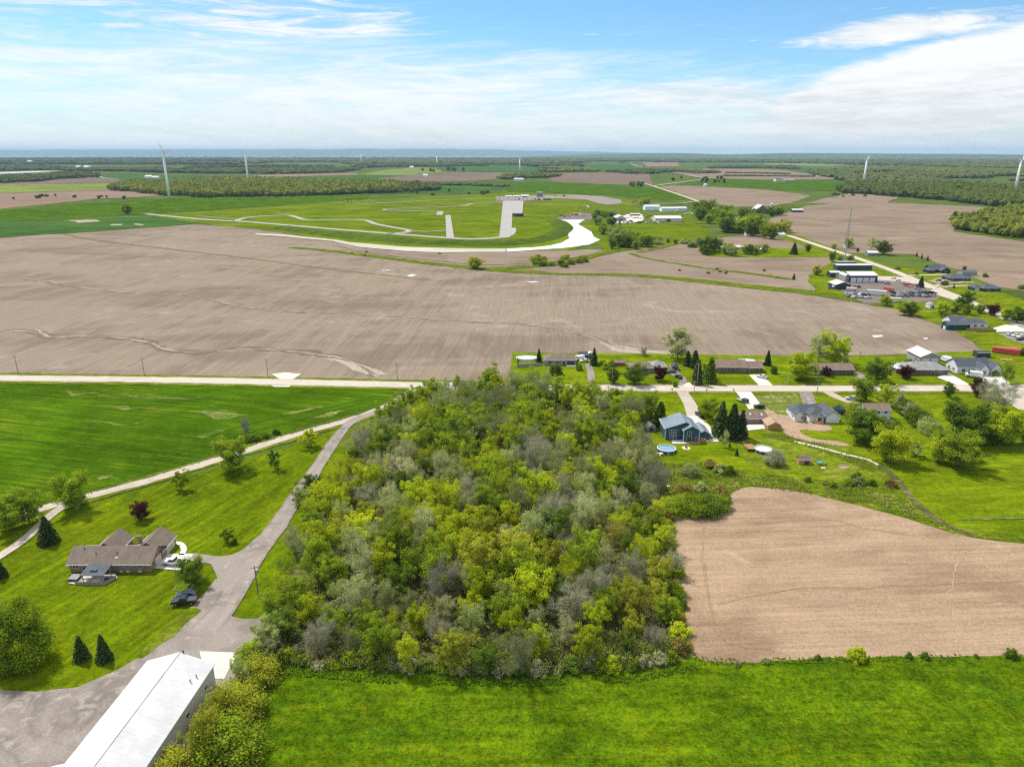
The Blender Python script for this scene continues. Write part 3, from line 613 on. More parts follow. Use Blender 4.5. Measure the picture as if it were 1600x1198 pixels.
ribbon('verge', 'grassy verges of the main road', MAIN, 15, 7, M['verge'], 0.8)
ribbon('road_shoulder', 'gravel shoulders of the main road', MAIN, 9.0, 8.2, M['lane'], 0.7)
ribbon('road', 'pale main road crossing the whole view', MAIN, 7.2, 9, M['road'], 0.15)
sheet('gravel_pad', 'white stone field entrance beside the main road', [(424, 585), (448, 582.5), (472, 585), (458, 593), (440, 593.5)], 8, M['stone_pad'], 0.4)
sheet('gravel_pad', 'white stone scatter on the near side of the main road', [(424, 602), (455, 602.5), (452, 605), (428, 604.5)], 8, M['stone_pad'], 0.4)
sheet('parking_lot', 'broad pale lot at the right end of the main road', [(1556, 609), (1700, 607), (1800, 640), (1640, 648), (1590, 640), (1570, 625)], 8, M['road'], 0.3)
ribbon('verge', 'rough verge along the gravel lane', [(612, 634), (560, 655), (460, 682), (300, 731), (150, 775), (0, 818)], 7.2, 7, M['verge'], 0.8)
ribbon('lane', 'pale gravel lane past the crop field', [(655, 604), (612, 631), (560, 652), (520, 664), (460, 680.5), (390, 703), (300, 731), (230, 752), (150, 773), (105, 784), (60, 797), (-60, 826)], 4.4, 9, M['lane'], 0.6)
ribbon('lane', 'narrow lane forking off behind the spruce', [(130, 779), (105, 788), (76, 809), (40, 842), (0, 870), (-60, 908)], 3.0, 9.6, M['lane'], 0.2)
ribbon('driveway', 'grey gravel drive from the lane to the white shed', [(590, 645), (552, 658), (526, 685), (496, 730), (460, 782), (428, 830), (398, 870), (374, 910), (350, 950), (320, 985)], 3.8, 9.3, M['gravel'], 0.35, 6.4)
sheet('gravel_yard', 'brown gravel yard beside the white shed', [(352, 908), (338, 905), (320, 928), (300, 950), (265, 978), (235, 1006), (215, 1030), (185, 1047), (120, 1074), (60, 1083), (-20, 1079), (-300, 1090), (-300, 1500), (330, 1500), (380, 1040), (408, 1008), (412, 966), (386, 968), (362, 964), (352, 944), (366, 912), (384, 880)], 9.2, M['gravel'], 0.5)
sheet('driveway', 'gravel apron from the brick house to the drive', [(300, 866), (345, 870), (376, 862), (405, 838), (420, 848), (384, 890), (350, 920), (338, 900), (328, 882), (300, 880)], 9.4, M['gravel'], 0.3, True)
sheet('driveway', 'concrete slab beside the brick house garage', [(262, 866), (303, 866), (281, 892), (238, 889)], 10, M['concrete'], 0)
ribbon('path', 'curved white path round the brick house corner', [(283, 868), (288, 860), (283, 851), (272, 849), (262, 853)], 1.5, 10, M['concrete'], 0)
sheet('verge', 'trampled strip beside the gravel yard', [(300, 948), (312, 955), (285, 985), (250, 1010), (225, 1030), (215, 1030), (240, 1000), (270, 975)], 10.5, M['verge'], 1.2)
# drives of the roadside houses
sheet('driveway', 'grey drive to the blue house', [(1056, 610), (1073, 610), (1088, 632), (1096, 650), (1073, 650), (1068, 632)], 8, M['lane'], 0.1)
sheet('driveway', 'bright concrete apron beside the blue house', [(1072, 650), (1092, 650), (1108, 665), (1124, 691), (1098, 691), (1086, 668)], 9, M['concrete'], 0.0)
sheet('driveway', 'bright drive with a trailer on it', [(1148, 611), (1172, 611), (1192, 637), (1170, 640), (1162, 628)], 8, M['concrete'], 0.1)
sheet('driveway', 'grey drive to the new white house', [(1247, 611), (1268, 611), (1276, 631), (1256, 634)], 8, M['gravel'], 0.2)
ribbon('driveway', 'pale drive to the white two-storey house', [(1288, 610), (1310, 622), (1340, 632)], 4.2, 8, M['lane'], 0.2)
sheet('driveway', 'grey drive beside the ranch house with a pool', [(914, 568), (924, 568), (930, 590), (928, 604), (920, 604), (918, 588)], 8, M['gravel'], 0.15)
sheet('driveway', 'brown gravel drive beside the red-leaved tree', [(1042, 581), (1058, 580), (1072, 592), (1076, 603), (1062, 604), (1062, 594)], 8, M['gravel'], 0.2)
sheet('driveway', 'stone apron where two drives meet the main road', [(1066, 603), (1076, 598), (1086, 603), (1074, 606)], 10, M['concrete'], 0.1)
sheet('driveway', 'bright concrete drive of the long brick house', [(1170, 586), (1190, 586), (1208, 603), (1186, 603)], 8, M['concrete'], 0.0)
ribbon('driveway', 'gravel drive beside the dark ranch house', [(1336, 582), (1350, 592), (1364, 603)], 4.5, 8, M['gravel'], 0.2)
sheet('driveway', 'pale drive between two houses', [(1464, 590), (1482, 583), (1520, 604), (1500, 604)], 8, M['concrete'], 0.1)
sheet('driveway', 'pale drive of the white gabled house', [(1540, 586), (1562, 584), (1580, 602), (1552, 604), (1530, 596)], 8, M['concrete'], 0.1)
ribbon('driveway', 'grey strip drive to the red containers', [(1500, 582), (1488, 566), (1478, 556)], 4.0, 8, M['gravel'], 0.2)
sheet('patio', 'white patio behind the brown house', [(1158, 664), (1192, 663), (1196, 670), (1162, 674)], 7, M['concrete'], 0.1)
sheet('patio', 'paved patio at the foot of the blue house', [(1048, 688), (1078, 687), (1076, 694), (1051, 694)], 9, M['concrete'], 0.0)
# bare streaks in the crop field
for px_, lab in (([(95, 614), (180, 615), (260, 618), (330, 622), (300, 624), (180, 619), (95, 617)], 'brown bare streak near the road in the crop field'),
                 ([(120, 634), (200, 636), (270, 637), (200, 640)], 'pale bare streak in the middle of the crop field'), ([(130, 656), (220, 664), (180, 664)], 'faint bare streak low in the crop field'),
                 ([(445, 646), (470, 640), (505, 634), (500, 638), (460, 648)], 'bright bare streak near the lane fork'), ([(485, 655), (520, 643), (545, 640), (520, 650)], 'second bare streak near the lane fork'),
                 ([(300, 641), (345, 640), (390, 650), (360, 656), (320, 651)], 'mottled bare patch in the crop field'), ([(310, 680), (350, 670), (360, 673), (320, 686)], 'tan bare patch above the lane'), ([(205, 664), (215, 661), (212, 667), (206, 668)], 'small brown hollow in the crop field'), ([(150, 745), (180, 738), (182, 742), (155, 748)], 'faint bare patch close to the lane')):
    sheet('bare_patch', lab, px_, 4, M['sparse' if 'fork' in lab else 'bare'], 2.2 if 'fork' in lab else 3.0)
for px_, lab in (([(-40, 683), (60, 690), (150, 700), (240, 706)], 'dark wheel track low in the crop field'), ([(250, 716), (330, 692), (420, 668), (500, 648), (570, 628)], 'dark wheel track beside the lane in the crop field'), ([(330, 680), (420, 655), (500, 640), (590, 618)], 'second dark wheel track beside the lane in the crop field'), ([(0, 612), (150, 616), (300, 622), (450, 632)], 'dark wheel track near the main road in the crop field')):
    ribbon('wheel_track', lab, px_, 0.8, 4.5, M['crop_dark'], 0.35)
crack = [rag(p, 1.3, 0.12, 77.0) for p in smooth_line([G(*p) for p in [(1528, 852), (1512, 864), (1496, 884), (1488, 915), (1484, 950), (1490, 985), (1504, 1008)]], 1.2)]
ribbon('rill', 'pale crack winding down the tan field', [(p.x, p.y) for p in crack], 0.2, 7, M['dirt'], 0.22, ground=True)
ribbon('wheel_track', 'faint headland track along the wood side of the tan field', [(1100, 820), (1098, 870), (1108, 940), (1125, 990), (1150, 1008), (1210, 1016)], 0.7, 6.5, M['soil_track'], 0.4)
ribbon('wheel_track', 'faint dark tillage line across the tan field', [(1120, 945), (1230, 922), (1340, 918), (1470, 912), (1600, 908)], 0.6, 6.5, M['soil_track'], 0.5)
ribbon('wheel_track', 'dark tillage line near the top of the tan field', [(1180, 818), (1290, 812), (1350, 826), (1430, 836)], 0.9, 6.5, M['soil_track'], 0.8)

# ------------------------------------------------------------------ trees
def leaves(rng, C, rad, n, size, squash=0.8, shell=0.55):
    """n leaf-sized quads round every clump centre; returns verts, faces, tone"""
    k = len(C)
    d = rng.normal(size=(k, n, 3)); d /= np.linalg.norm(d, axis=2, keepdims=True) + 1e-9
    r = (shell + (1 - shell) * rng.random((k, n, 1))) * np.asarray(rad).reshape(-1, 1, 1)
    r *= 0.75 + 0.5 * rng.random((k, n, 1))
    P = np.asarray(C)[:, None, :] + d * r * np.array([1, 1, squash])
    P = P.reshape(-1, 3)
    m = len(P)
    nrm = d.reshape(-1, 3) * 0.9 + rng.normal(size=(m, 3)) * 0.38 + np.array([0, 0, 0.45])
    nrm /= np.linalg.norm(nrm, axis=1, keepdims=True) + 1e-9
    a = np.cross(nrm, rng.normal(size=(m, 3))); a /= np.linalg.norm(a, axis=1, keepdims=True) + 1e-9
    b = np.cross(nrm, a)
    s = size * (0.6 + 0.8 * rng.random((m, 1)))
    a *= s; b *= s * (0.5 + 0.5 * rng.random((m, 1)))
    V = np.stack([P - a, P + b, P + a, P - b], 1).reshape(-1, 3)
    Fc = np.arange(4 * m).reshape(-1, 4)
    ct = rng.random((k, 1)) * np.ones((1, n))
    tone = np.clip(ct.reshape(-1) * 0.75 + rng.random(m) * 0.55 - 0.15, 0, 1)
    return V, Fc, tone
def twigs(rng, A, D, n, length, width):
    """thin bare twigs leaving the points A roughly along D"""
    k = len(A); A = np.repeat(A, n, 0); D = np.repeat(D, n, 0)
    m = len(A)
    d = D + rng.normal(size=(m, 3)) * 0.55 + np.array([0, 0, 0.25]); d /= np.linalg.norm(d, axis=1, keepdims=True) + 1e-9
    s = np.cross(d, rng.normal(size=(m, 3))); s /= np.linalg.norm(s, axis=1, keepdims=True) + 1e-9
    L = length * (0.5 + rng.random((m, 1))); W = width * (0.6 + 0.8 * rng.random((m, 1)))
    P = A + rng.normal(size=(m, 3)) * length * 0.25
    V = np.stack([P - s * W, P + s * W, P + d * L + s * W * 0.3, P + d * L - s * W * 0.3], 1).reshape(-1, 3)
    return V, np.arange(4 * m).reshape(-1, 4), rng.random(m) * 0.22
def tubes(paths):
    """tapered round limbs: list of [(point, radius), ...]"""
    V = []; Fc = []; n = 5
    for P in paths:
        b = len(V); k = len(P)
        for i, (p, r) in enumerate(P):
            p = Vector(p); q = Vector(P[min(i + 1, k - 1)][0]) - Vector(P[max(i - 1, 0)][0]); q.normalize()
            u = q.orthogonal().normalized(); w = q.cross(u)
            for j in range(n):
                a = 2 * math.pi * j / n; V.append(tuple(p + (u * math.cos(a) + w * math.sin(a)) * r))
        Fc += [(b + i * n + j, b + i * n + (j + 1) % n, b + (i + 1) * n + (j + 1) % n, b + (i + 1) * n + j) for i in range(k - 1) for j in range(n)]
    return V, Fc
def limbs(rng, h, rad, base, nl, lean=0.03):
    """trunk path, main limbs and their side branches; returns tube paths, branch points and directions"""
    tr = []; x = y = 0.0
    top = h * 0.86
    for i in range(7):
        s = i / 6; x += rng.normal() * h * lean * 0.5; y += rng.normal() * h * lean * 0.5
        tr.append(((x * s, y * s, top * s - 0.15), max(0.03, (0.024 * h) * (1 - s * 0.85) ** 1.1)))
    paths = [tr]; pts = []; dirs = []
    for i in range(nl):
        s = base + (0.95 - base) * (i + rng.random()) / nl
        zi = s * 6; k = min(5, int(zi)); f = zi - k
        p = Vector(tr[k][0]).lerp(Vector(tr[k + 1][0]), f); r0 = tr[k][1] * 0.5
        az = i * 2.4 + rng.random() * 0.8
        prof = math.sin(math.pi * min(1, max(0.08, (s - base * 0.6) / (1.08 - base * 0.6)))) ** 0.7
        L = rad * (0.72 + 0.45 * rng.random()) * prof + 0.4
        d = Vector((math.cos(az), math.sin(az), 0.22 + 0.75 * s * s + 0.3 * rng.random())).normalized()
        q = [(tuple(p), r0)]
        for j in range(1, 5):
            d = (d + Vector(rng.normal(size=3)) * 0.16 + Vector((0, 0, 0.05))).normalized()
            p = p + d * L / 4 * 1.15; q.append((tuple(p), max(0.012, r0 * (1 - j / 4.6))))
            if j >= 2:
                for _ in range(2):
                    d2 = (d + Vector(rng.normal(size=3)) * 0.75).normalized(); p2 = p + d2 * L * (0.22 + 0.22 * rng.random())
                    paths.append([(tuple(p), r0 * 0.35), (tuple(p2), 0.012)]); pts.append(tuple(p2)); dirs.append(tuple(d2))
            pts.append(tuple(p)); dirs.append(tuple(d))
        paths.append(q)
    pts.append(tr[-1][0]); dirs.append((0, 0, 1))
    return paths, np.array(pts), np.array(dirs)
def make_deciduous(seed, h, rad, base, nl, nleaf, size, clump, twig=0, lean=0.03, shell=0.5):
    rng = np.random.default_rng(seed)
    paths, P, D = limbs(rng, h, rad, base, nl, lean)
    tv, tf = tubes(paths)
    C = P + rng.normal(size=P.shape) * clump * 0.35
    # an uneven outline: a few clumps pushed out, some left out
    keep = rng.random(len(C)) > 0.12
    C = C[keep]; D = D[keep]
    V, Fc, tone = leaves(rng, C, clump * (0.6 + 0.8 * rng.random(len(C))), nleaf, size, 0.75, shell)
    if twig:
        tone = 0.4 + 0.6 * tone
        V2, F2, t2 = twigs(rng, C, D, twig, clump * 1.2, 0.03)
        Fc = np.concatenate([Fc, F2 + len(V)]); V = np.concatenate([V, V2]); tone = np.concatenate([tone, t2])
    zmax = V[:, 2].max(); k = h / zmax                  # the crown's top is the tree's height
    tm = pymesh('trunk', [(x * k, y * k, z * k) for x, y, z in tv], tf, M['bark'], True)
    return dict(h=h, trunk=tm, crown=npmesh('crown', V * k, Fc, LEAF['green'], tone), r=rad)
def make_spruce(seed, h, rad, size, tiers=16, columnar=False):
    rng = np.random.default_rng(seed); V = []; tone = []; C = []; R_ = []
    for i in range(tiers):
        s = (i + 0.3) / tiers; z = h * (0.05 + 0.93 * s); r = rad * ((1 - s) ** (0.55 if columnar else 0.9)) + 0.08
        nb = max(4, int(13 * (1 - s) + 4))
        for j in range(nb):
            a = 2 * math.pi * (j + rng.random() * 0.6) / nb + i * 1.3; rr = r * (0.8 + 0.35 * rng.random())
            for k in (0.35, 0.65, 0.92):
                C.append((math.cos(a) * rr * k, math.sin(a) * rr * k, z - rr * k * (0.12 if columnar else 0.32) + rng.normal() * 0.06)); R_.append(size * 1.3)
    V, Fc, tone = leaves(rng, np.array(C), np.array(R_), 7, size, 0.6, 0.2)
    tm = pymesh('trunk', *tubes([[((0, 0, -0.1), 0.022 * h), ((0, 0, h * 0.5), 0.013 * h), ((0, 0, h * 0.97), 0.02)]]), M['bark'], True)
    k = h / V[:, 2].max()
    return dict(h=h, trunk=tm, crown=npmesh('crown', V * np.array([1, 1, k]), Fc, LEAF['spruce'], tone), r=rad)
def make_bush(seed, h, rad, n, nleaf, size):
    rng = np.random.default_rng(seed)
    d = rng.normal(size=(n, 3)); d /= np.linalg.norm(d, axis=1, keepdims=True); d[:, 2] = np.abs(d[:, 2]) * 1.1
    C = d * (0.35 + 0.5 * rng.random((n, 1))) * np.array([rad, rad, h * 0.8]) + np.array([0, 0, h * 0.12])
    V, Fc, tone = leaves(rng, C, rad * (0.22 + 0.2 * rng.random(n)), nleaf, size, 0.8, 0.35)
    V[:, 2] = np.maximum(V[:, 2], 0.0) * h / V[:, 2].max()
    st = tubes([[((0, 0, -0.05), 0.06), (tuple(c * 0.55), 0.04), (tuple(c), 0.015)] for c in C[:7]])
    return dict(h=h, trunk=pymesh('stem', *st, M['bark'], True), crown=npmesh('foliage', V, Fc, LEAF['green'], tone), r=rad)
PROTO = {
 'broad': [make_deciduous(11 + i, 10, 5.4, 0.16, 15, 84, 0.19, 1.25) for i in range(4)],
 'tall': [make_deciduous(31 + i, 13, 4.4, 0.2, 16, 78, 0.19, 1.2) for i in range(4)],
 'open': [make_deciduous(51 + i, 12, 5.0, 0.2, 15, 56, 0.15, 1.25, 9) for i in range(3)],
 'bare': [make_deciduous(71 + i, 11, 5.0, 0.18, 16, 34, 0.11, 1.25, 24) for i in range(4)],
 'blossom': [make_deciduous(91 + i, 10, 4.8, 0.2, 14, 66, 0.16, 1.2, 4) for i in range(2)],
 'lawn': [make_deciduous(111 + i, 8, 3.3, 0.17, 18, 92, 0.15, 1.02) for i in range(3)],
 'young': [make_deciduous(131 + i, 5, 1.3, 0.22, 9, 34, 0.14, 0.42) for i in range(2)],
 'spruce': [make_spruce(151 + i, 8, 2.3, 0.22) for i in range(2)],
 'cedar': [make_spruce(171, 9, 1.7, 0.22, 18, True)],
 'round': [make_bush(251, 13, 7.2, 44, 480, 0.19)],
 'thicket': [make_bush(231 + i, 7, 4.6, 110, 95, 0.15) for i in range(3)],
 'bush': [make_bush(191 + i, 2.6, 2.0, 34, 70, 0.13) for i in range(4)],
}
BARKOF = {'bare': 'bark_pale', 'open': 'bark_pale'}
CATS = {'open': ('budding_tree', 'tree'), 'lawn': ('garden_tree', 'tree'), 'round': ('garden_tree', 'tree'), 'young': ('young_tree', 'tree'), 'blossom': ('blossom_tree', 'tree'), 'spruce': ('spruce_tree', 'tree'), 'cedar': ('cedar_tree', 'tree'), 'bush': ('shrub', 'shrub'), 'thicket': ('shrub', 'shrub'), 'bare': ('bare_tree', 'tree')}
rt = random.Random(5)
def tree(form, leaf, x, y, h, label, group=None, wide=1.0, seed=None):
    """one tree or shrub as an Empty with its trunk and crown"""
    if form == 'bush' and h > 3.8: form = 'thicket'; wide *= 1.15
    p = PROTO[form][(seed if seed is not None else rt.randrange(99)) % len(PROTO[form])]
    name, cat = CATS.get(form, ('leafy_tree', 'tree'))
    r = thing(name, label, cat, (x, y, 0.05), rt.random() * 6.28, group)
    s = h / p['h']; r.scale = (s * wide, s * wide, s)
    a = obj('stem' if form in ('bush', 'thicket') else 'trunk', p['trunk'], r, mat=M[BARKOF.get(form, 'bark')])
    b = obj('foliage' if form in ('bush', 'thicket') else 'crown', p['crown'], r, mat=LEAF[leaf])
    return r
LOOK = {'lime': 'bright lime green', 'green': 'fresh green', 'deep': 'deep green', 'olive': 'yellow-olive', 'pale': 'pale grey-green', 'bud': 'grey-green budding', 'grey': 'bare grey', 'blossom': 'cream blossoming', 'rust': 'rusty brown', 'purple': 'dark red-leaved', 'spruce': 'dark', 'blue': 'blue-grey', 'far': 'green', 'far_dark': 'dark green', 'far_gold': 'golden green'}
FORM = {'round': 'dense round tree', 'broad': 'broad tree', 'tall': 'tall tree', 'open': 'open-crowned tree', 'bare': 'leafless tree', 'blossom': 'tree', 'lawn': 'round tree', 'young': 'young tree', 'spruce': 'spruce', 'cedar': 'columnar evergreen', 'bush': 'bush'}
ORD = ['leftmost', 'second from left', 'third from left', 'fourth from left', 'fifth from left', 'sixth from left', 'seventh from left', 'eighth from left']
ORDN = ['leftmost'] + [f'{a} leftmost' for a in 'second third fourth fifth sixth seventh eighth ninth tenth eleventh twelfth'.split()] + [f'{a}th leftmost' for a in range(13, 60)]
def numbered(items):
    """items (key phrase, x, rest): adds which one it is, left to right, where several share a phrase"""
    by = {}
    for it in items: by.setdefault(it[0], []).append(it)
    out = []
    for k, L in by.items():
        L.sort(key=lambda a: a[1])
        for i, it in enumerate(L):
            out.append((k if len(L) == 1 else f'{ORDN[i]} {k}' if i < len(L) - 1 else f'rightmost {k}', it[2]))
    return out

# ---- the wood in the middle
def inside(p, poly):
    x, y = p; c = False; n = len(poly)
    for i in range(n):
        (x0, y0), (x1, y1) = poly[i], poly[i - 1]
        if (y0 > y) != (y1 > y) and x < (x1 - x0) * (y - y0) / (y1 - y0) + x0: c = not c
    return c
WOOD = [G(*p) for p in [(425, 1035), (424, 985), (446, 900), (472, 838), (502, 788), (552, 728), (606, 672), (645, 640), (690, 622), (800, 618), (960, 628), (1000, 660), (1018, 720), (1032, 800), (1036, 900), (1050, 985), (1052, 1028), (1000, 1040), (900, 1050), (700, 1052), (560, 1045), (470, 1042)]]
# trees one can pick out in the photograph: crown centre, height, form, leaf
NOTABLE = [(420, 985, 8, 'broad', 'bud'), (416, 1012, 6, 'broad', 'pale'), (428, 940, 9, 'broad', 'green'), (445, 880, 8, 'open', 'green'), (525, 815, 9, 'broad', 'olive'), (572, 800, 9, 'broad', 'olive'), (628, 735, 12, 'blossom', 'blossom'), (560, 735, 10, 'broad', 'olive'), (640, 690, 11, 'broad', 'lime'), (668, 665, 13, 'tall', 'green'), (715, 655, 12, 'broad', 'green'), (745, 640, 12, 'tall', 'green'), (770, 685, 9, 'broad', 'lime'), (800, 720, 8, 'lawn', 'lime'),
 (556, 925, 12, 'blossom', 'pale'), (655, 965, 8, 'lawn', 'lime'), (495, 990, 9, 'bare', 'grey'), (690, 905, 12, 'bare', 'grey'), (590, 840, 11, 'bare', 'bud'), (625, 900, 10, 'broad', 'deep'), (520, 890, 10, 'broad', 'green'), (465, 920, 10, 'broad', 'green'), (440, 970, 8, 'broad', 'deep'), (750, 910, 12, 'tall', 'lime'), (765, 850, 11, 'tall', 'lime'), (830, 910, 12, 'broad', 'lime'), (860, 870, 10, 'broad', 'olive'),
 (840, 995, 9, 'tall', 'lime'), (985, 925, 11, 'broad', 'olive'), (1040, 945, 7, 'lawn', 'green'), (890, 935, 10, 'bare', 'grey'), (925, 910, 11, 'bare', 'grey'), (945, 870, 11, 'open', 'pale'), (1010, 765, 10, 'open', 'pale'), (1000, 685, 10, 'bare', 'bud'), (1000, 825, 8, 'broad', 'green'), (940, 760, 9, 'tall', 'deep'), (880, 715, 10, 'open', 'bud'), (835, 650, 12, 'tall', 'green'), (690, 720, 10, 'open', 'bud'), (905, 640, 11, 'open', 'bud'), (940, 630, 12, 'open', 'pale'), (790, 612, 11, 'bare', 'bud'), (810, 760, 10, 'open', 'bud'), (860, 780, 11, 'bare', 'bud'), (730, 780, 10, 'bare', 'bud'),
 (1050, 875, 7, 'bare', 'grey'), (960, 830, 8, 'bare', 'rust'), (1020, 990, 6, 'bare', 'grey'), (475, 850, 9, 'bare', 'bud'), (440, 905, 8, 'open', 'lime'), (640, 800, 11, 'open', 'bud'), (700, 830, 9, 'broad', 'lime'), (880, 850, 9, 'bare', 'grey'), (610, 770, 10, 'open', 'pale'), (590, 690, 10, 'bare', 'bud'), (660, 640, 12, 'open', 'green'), (780, 640, 12, 'tall', 'deep'), (930, 690, 9, 'open', 'lime'), (970, 655, 8, 'broad', 'green')]
wood = []; used = []
for px, py, h, form, leaf in NOTABLE:
    x, y = G(px, py, h * 0.6); wood.append((x, y, h, form, leaf)); used.append((x, y))
rw = random.Random(21)
mix = {'near': [('tall', 'green', 3), ('broad', 'green', 5), ('broad', 'deep', 2), ('open', 'bud', 3), ('bare', 'grey', 1.5), ('broad', 'olive', 3), ('tall', 'lime', 5), ('open', 'pale', 2), ('bare', 'bud', 3), ('open', 'lime', 3)],
       'mid': [('open', 'bud', 4), ('bare', 'bud', 3), ('tall', 'green', 5), ('broad', 'lime', 5), ('open', 'pale', 3), ('bare', 'grey', 2), ('tall', 'deep', 2), ('open', 'lime', 5)],
       'far': [('tall', 'green', 5), ('open', 'bud', 4), ('bare', 'bud', 4), ('tall', 'lime', 3), ('broad', 'green', 3), ('open', 'green', 3), ('open', 'lime', 2)]}
ylo, yhi = min(p[1] for p in WOOD), max(p[1] for p in WOOD)
GAP = G(868, 655)
tries = 0
while tries < 9000 and len(wood) < 360:
    tries += 1
    x = rw.uniform(-75, 62); y = rw.uniform(ylo, yhi)
    if not inside((x, y), WOOD): continue
    if (x - GAP[0]) ** 2 / 8 ** 2 + (y - GAP[1]) ** 2 / 14 ** 2 < 1: continue
    if any((x - a) ** 2 + (y - b) ** 2 < 5.0 ** 2 for a, b in used): continue
    s = (y - ylo) / (yhi - ylo); L = mix['near' if s < 0.28 else 'mid' if s < 0.66 else 'far']
    form, leaf, _ = rw.choices(L, [a[2] for a in L])[0]
    h = rw.uniform(7.0, 11) if s < 0.15 else rw.uniform(8.5, 15.0)
    if x > 20 and s < 0.8: h *= 0.82
    wood.append((x, y, h, form, leaf)); used.append((x, y))
def wood_zone(x, y):
    s = (y - ylo) / (yhi - ylo)
    row = ['near edge', 'near part', 'middle', 'far part', 'far edge'][min(4, int(s * 5))]
    xs = [p[0] for p in used if abs(p[1] - y) < 14]; a = (x - min(xs)) / (max(xs) - min(xs) + 1e-6)
    col = ['drive side', 'left of centre', 'centre', 'right of centre', 'tan field side'][min(4, int(a * 5))]
    return f"at the wood's {row}, {col}"
items = [(f"{LOOK[l]} {FORM[f]} {wood_zone(x, y)}".replace('bare grey leafless', 'grey leafless').replace('budding leafless', 'thinly budding'), x, (x, y, h, f, l)) for x, y, h, f, l in wood]
for label, (x, y, h, f, l) in numbered(items):
    tree(f, l, x, y, h, label, 'trees of the wood', rt.uniform(0.8, 1.2) * {'tall': 0.82, 'open': 0.85}.get(f, 0.98))

# shrubs along the wood's near and field edges
edge = [(430, 1030), (470, 1043), (520, 1047), (560, 1050), (610, 1052), (660, 1055), (720, 1057), (780, 1058), (840, 1058), (900, 1056), (960, 1050), (1010, 1046), (1050, 1036), (1070, 1015), (1066, 985), (1058, 940), (1053, 900), (1048, 860), (1044, 825), (1042, 800)]
L = smooth_line([G(*p) for p in edge], 2.6)
items = []
for i, p in enumerate(L):
    x = p.x + rw.uniform(-0.8, 0.8); y = p.y + rw.uniform(0.4, 2.2)
    lf = rw.choices(['green', 'bud', 'blossom', 'deep', 'rust', 'lime', 'pale'], [4, 4, 2, 3, 1, 2, 3])[0]
    z = 'along the meadow edge of the wood' if i < len(L) * 0.7 else 'along the tan field edge of the wood'
    items.append((f'{LOOK[lf]} bush {z}', x, (x, y, rw.uniform(1.8, 3.6), lf)))
for label, (x, y, h, lf) in numbered(items): tree('bush', lf, x, y, h, label, 'bushes along the wood edge', rw.uniform(0.8, 1.15))

# undergrowth and grass tufts: nobody could count them
def litter(name, label, poly, n, hgt, size, leaf, seed, per=5, squash=0.9, cat='undergrowth', ground=False, avoid=None):
    rng = np.random.default_rng(seed); P = poly if ground else [G(*p) for p in poly]
    xs = [p[0] for p in P]; ys = [p[1] for p in P]; C = []
    pr = random.Random(seed); guard = 0
    while len(C) < n and guard < n * 12:
        guard += 1
        x = pr.uniform(min(xs), max(xs)); y = pr.uniform(min(ys), max(ys))
        if inside((x, y), P) and (cat == 'grass' or mnoise.noise(Vector((x * 0.12, y * 0.12, seed))) > -0.25): C.append((x, y, hgt * (0.25 + 0.5 * pr.random()) + 0.15))
    V, Fc, tone = leaves(rng, np.array(C), hgt * (0.4 + 0.5 * rng.random(len(C))), per, size, squash, 0.2)
    V[:, 2] = np.maximum(V[:, 2], 0.1)
    return tag(obj(name, npmesh(name, V, Fc, LEAF[leaf], tone)), label, cat, kind='stuff')
litter('undergrowth', 'low brushwood and saplings filling the floor of the wood', WOOD, 6500, 1.6, 0.28, 'under', 41, 10, ground=True)
litter('undergrowth', 'dense shrubby fringe inside the near edge of the wood', [(424, 1036), (440, 985), (520, 1000), (700, 1008), (900, 1004), (1000, 990), (1056, 960), (1066, 1015), (1040, 1038), (900, 1052), (700, 1055), (560, 1048), (470, 1044)], 900, 2.0, 0.16, 'under', 42, 42, 1.0)
litter('weeds', 'rough weeds between the lawns and the tan field', [(1035, 725), (1100, 724), (1160, 737), (1240, 747), (1300, 754), (1385, 756), (1420, 785), (1500, 832), (1400, 804), (1300, 778), (1165, 759), (1138, 774), (1132, 800), (1046, 808)], 1800, 0.5, 0.15, 'weed', 43, 9)
litter('weeds', 'rough weeds along the ditch behind the new house', [(1195, 668), (1250, 684), (1320, 700), (1385, 728), (1402, 748), (1390, 754), (1340, 729), (1260, 697), (1190, 684)], 400, 0.4, 0.14, 'weed', 44, 8)
litter('weeds', 'weedy fringe between the meadow and the tan field', [(1080, 1022), (1110, 1030), (1330, 1026), (1600, 1021), (1800, 1016), (1800, 1027), (1600, 1032), (1330, 1036), (1090, 1040)], 700, 0.26, 0.12, 'blade', 45, 9)
litter('weeds', 'weedy fringe between the wood and the meadow', [(400, 1028), (470, 1046), (600, 1056), (800, 1062), (1000, 1056), (1085, 1036), (1090, 1046), (1000, 1066), (800, 1074), (600, 1068), (400, 1052)], 1300, 0.4, 0.13, 'blade', 46, 9)
litter('weeds', 'weedy verge above the gravel lane', [(610, 622), (560, 646), (460, 674), (300, 724), (150, 766), (60, 790), (60, 794), (150, 770), (300, 728), (460, 678), (560, 650)], 700, 0.35, 0.2, 'weed', 47, 7)
litter('weeds', 'tangled plants on the slope left of the garden lawn', [(1030, 722), (1055, 730), (1045, 765), (1035, 770)], 200, 0.6, 0.25, 'weed', 49, 8)

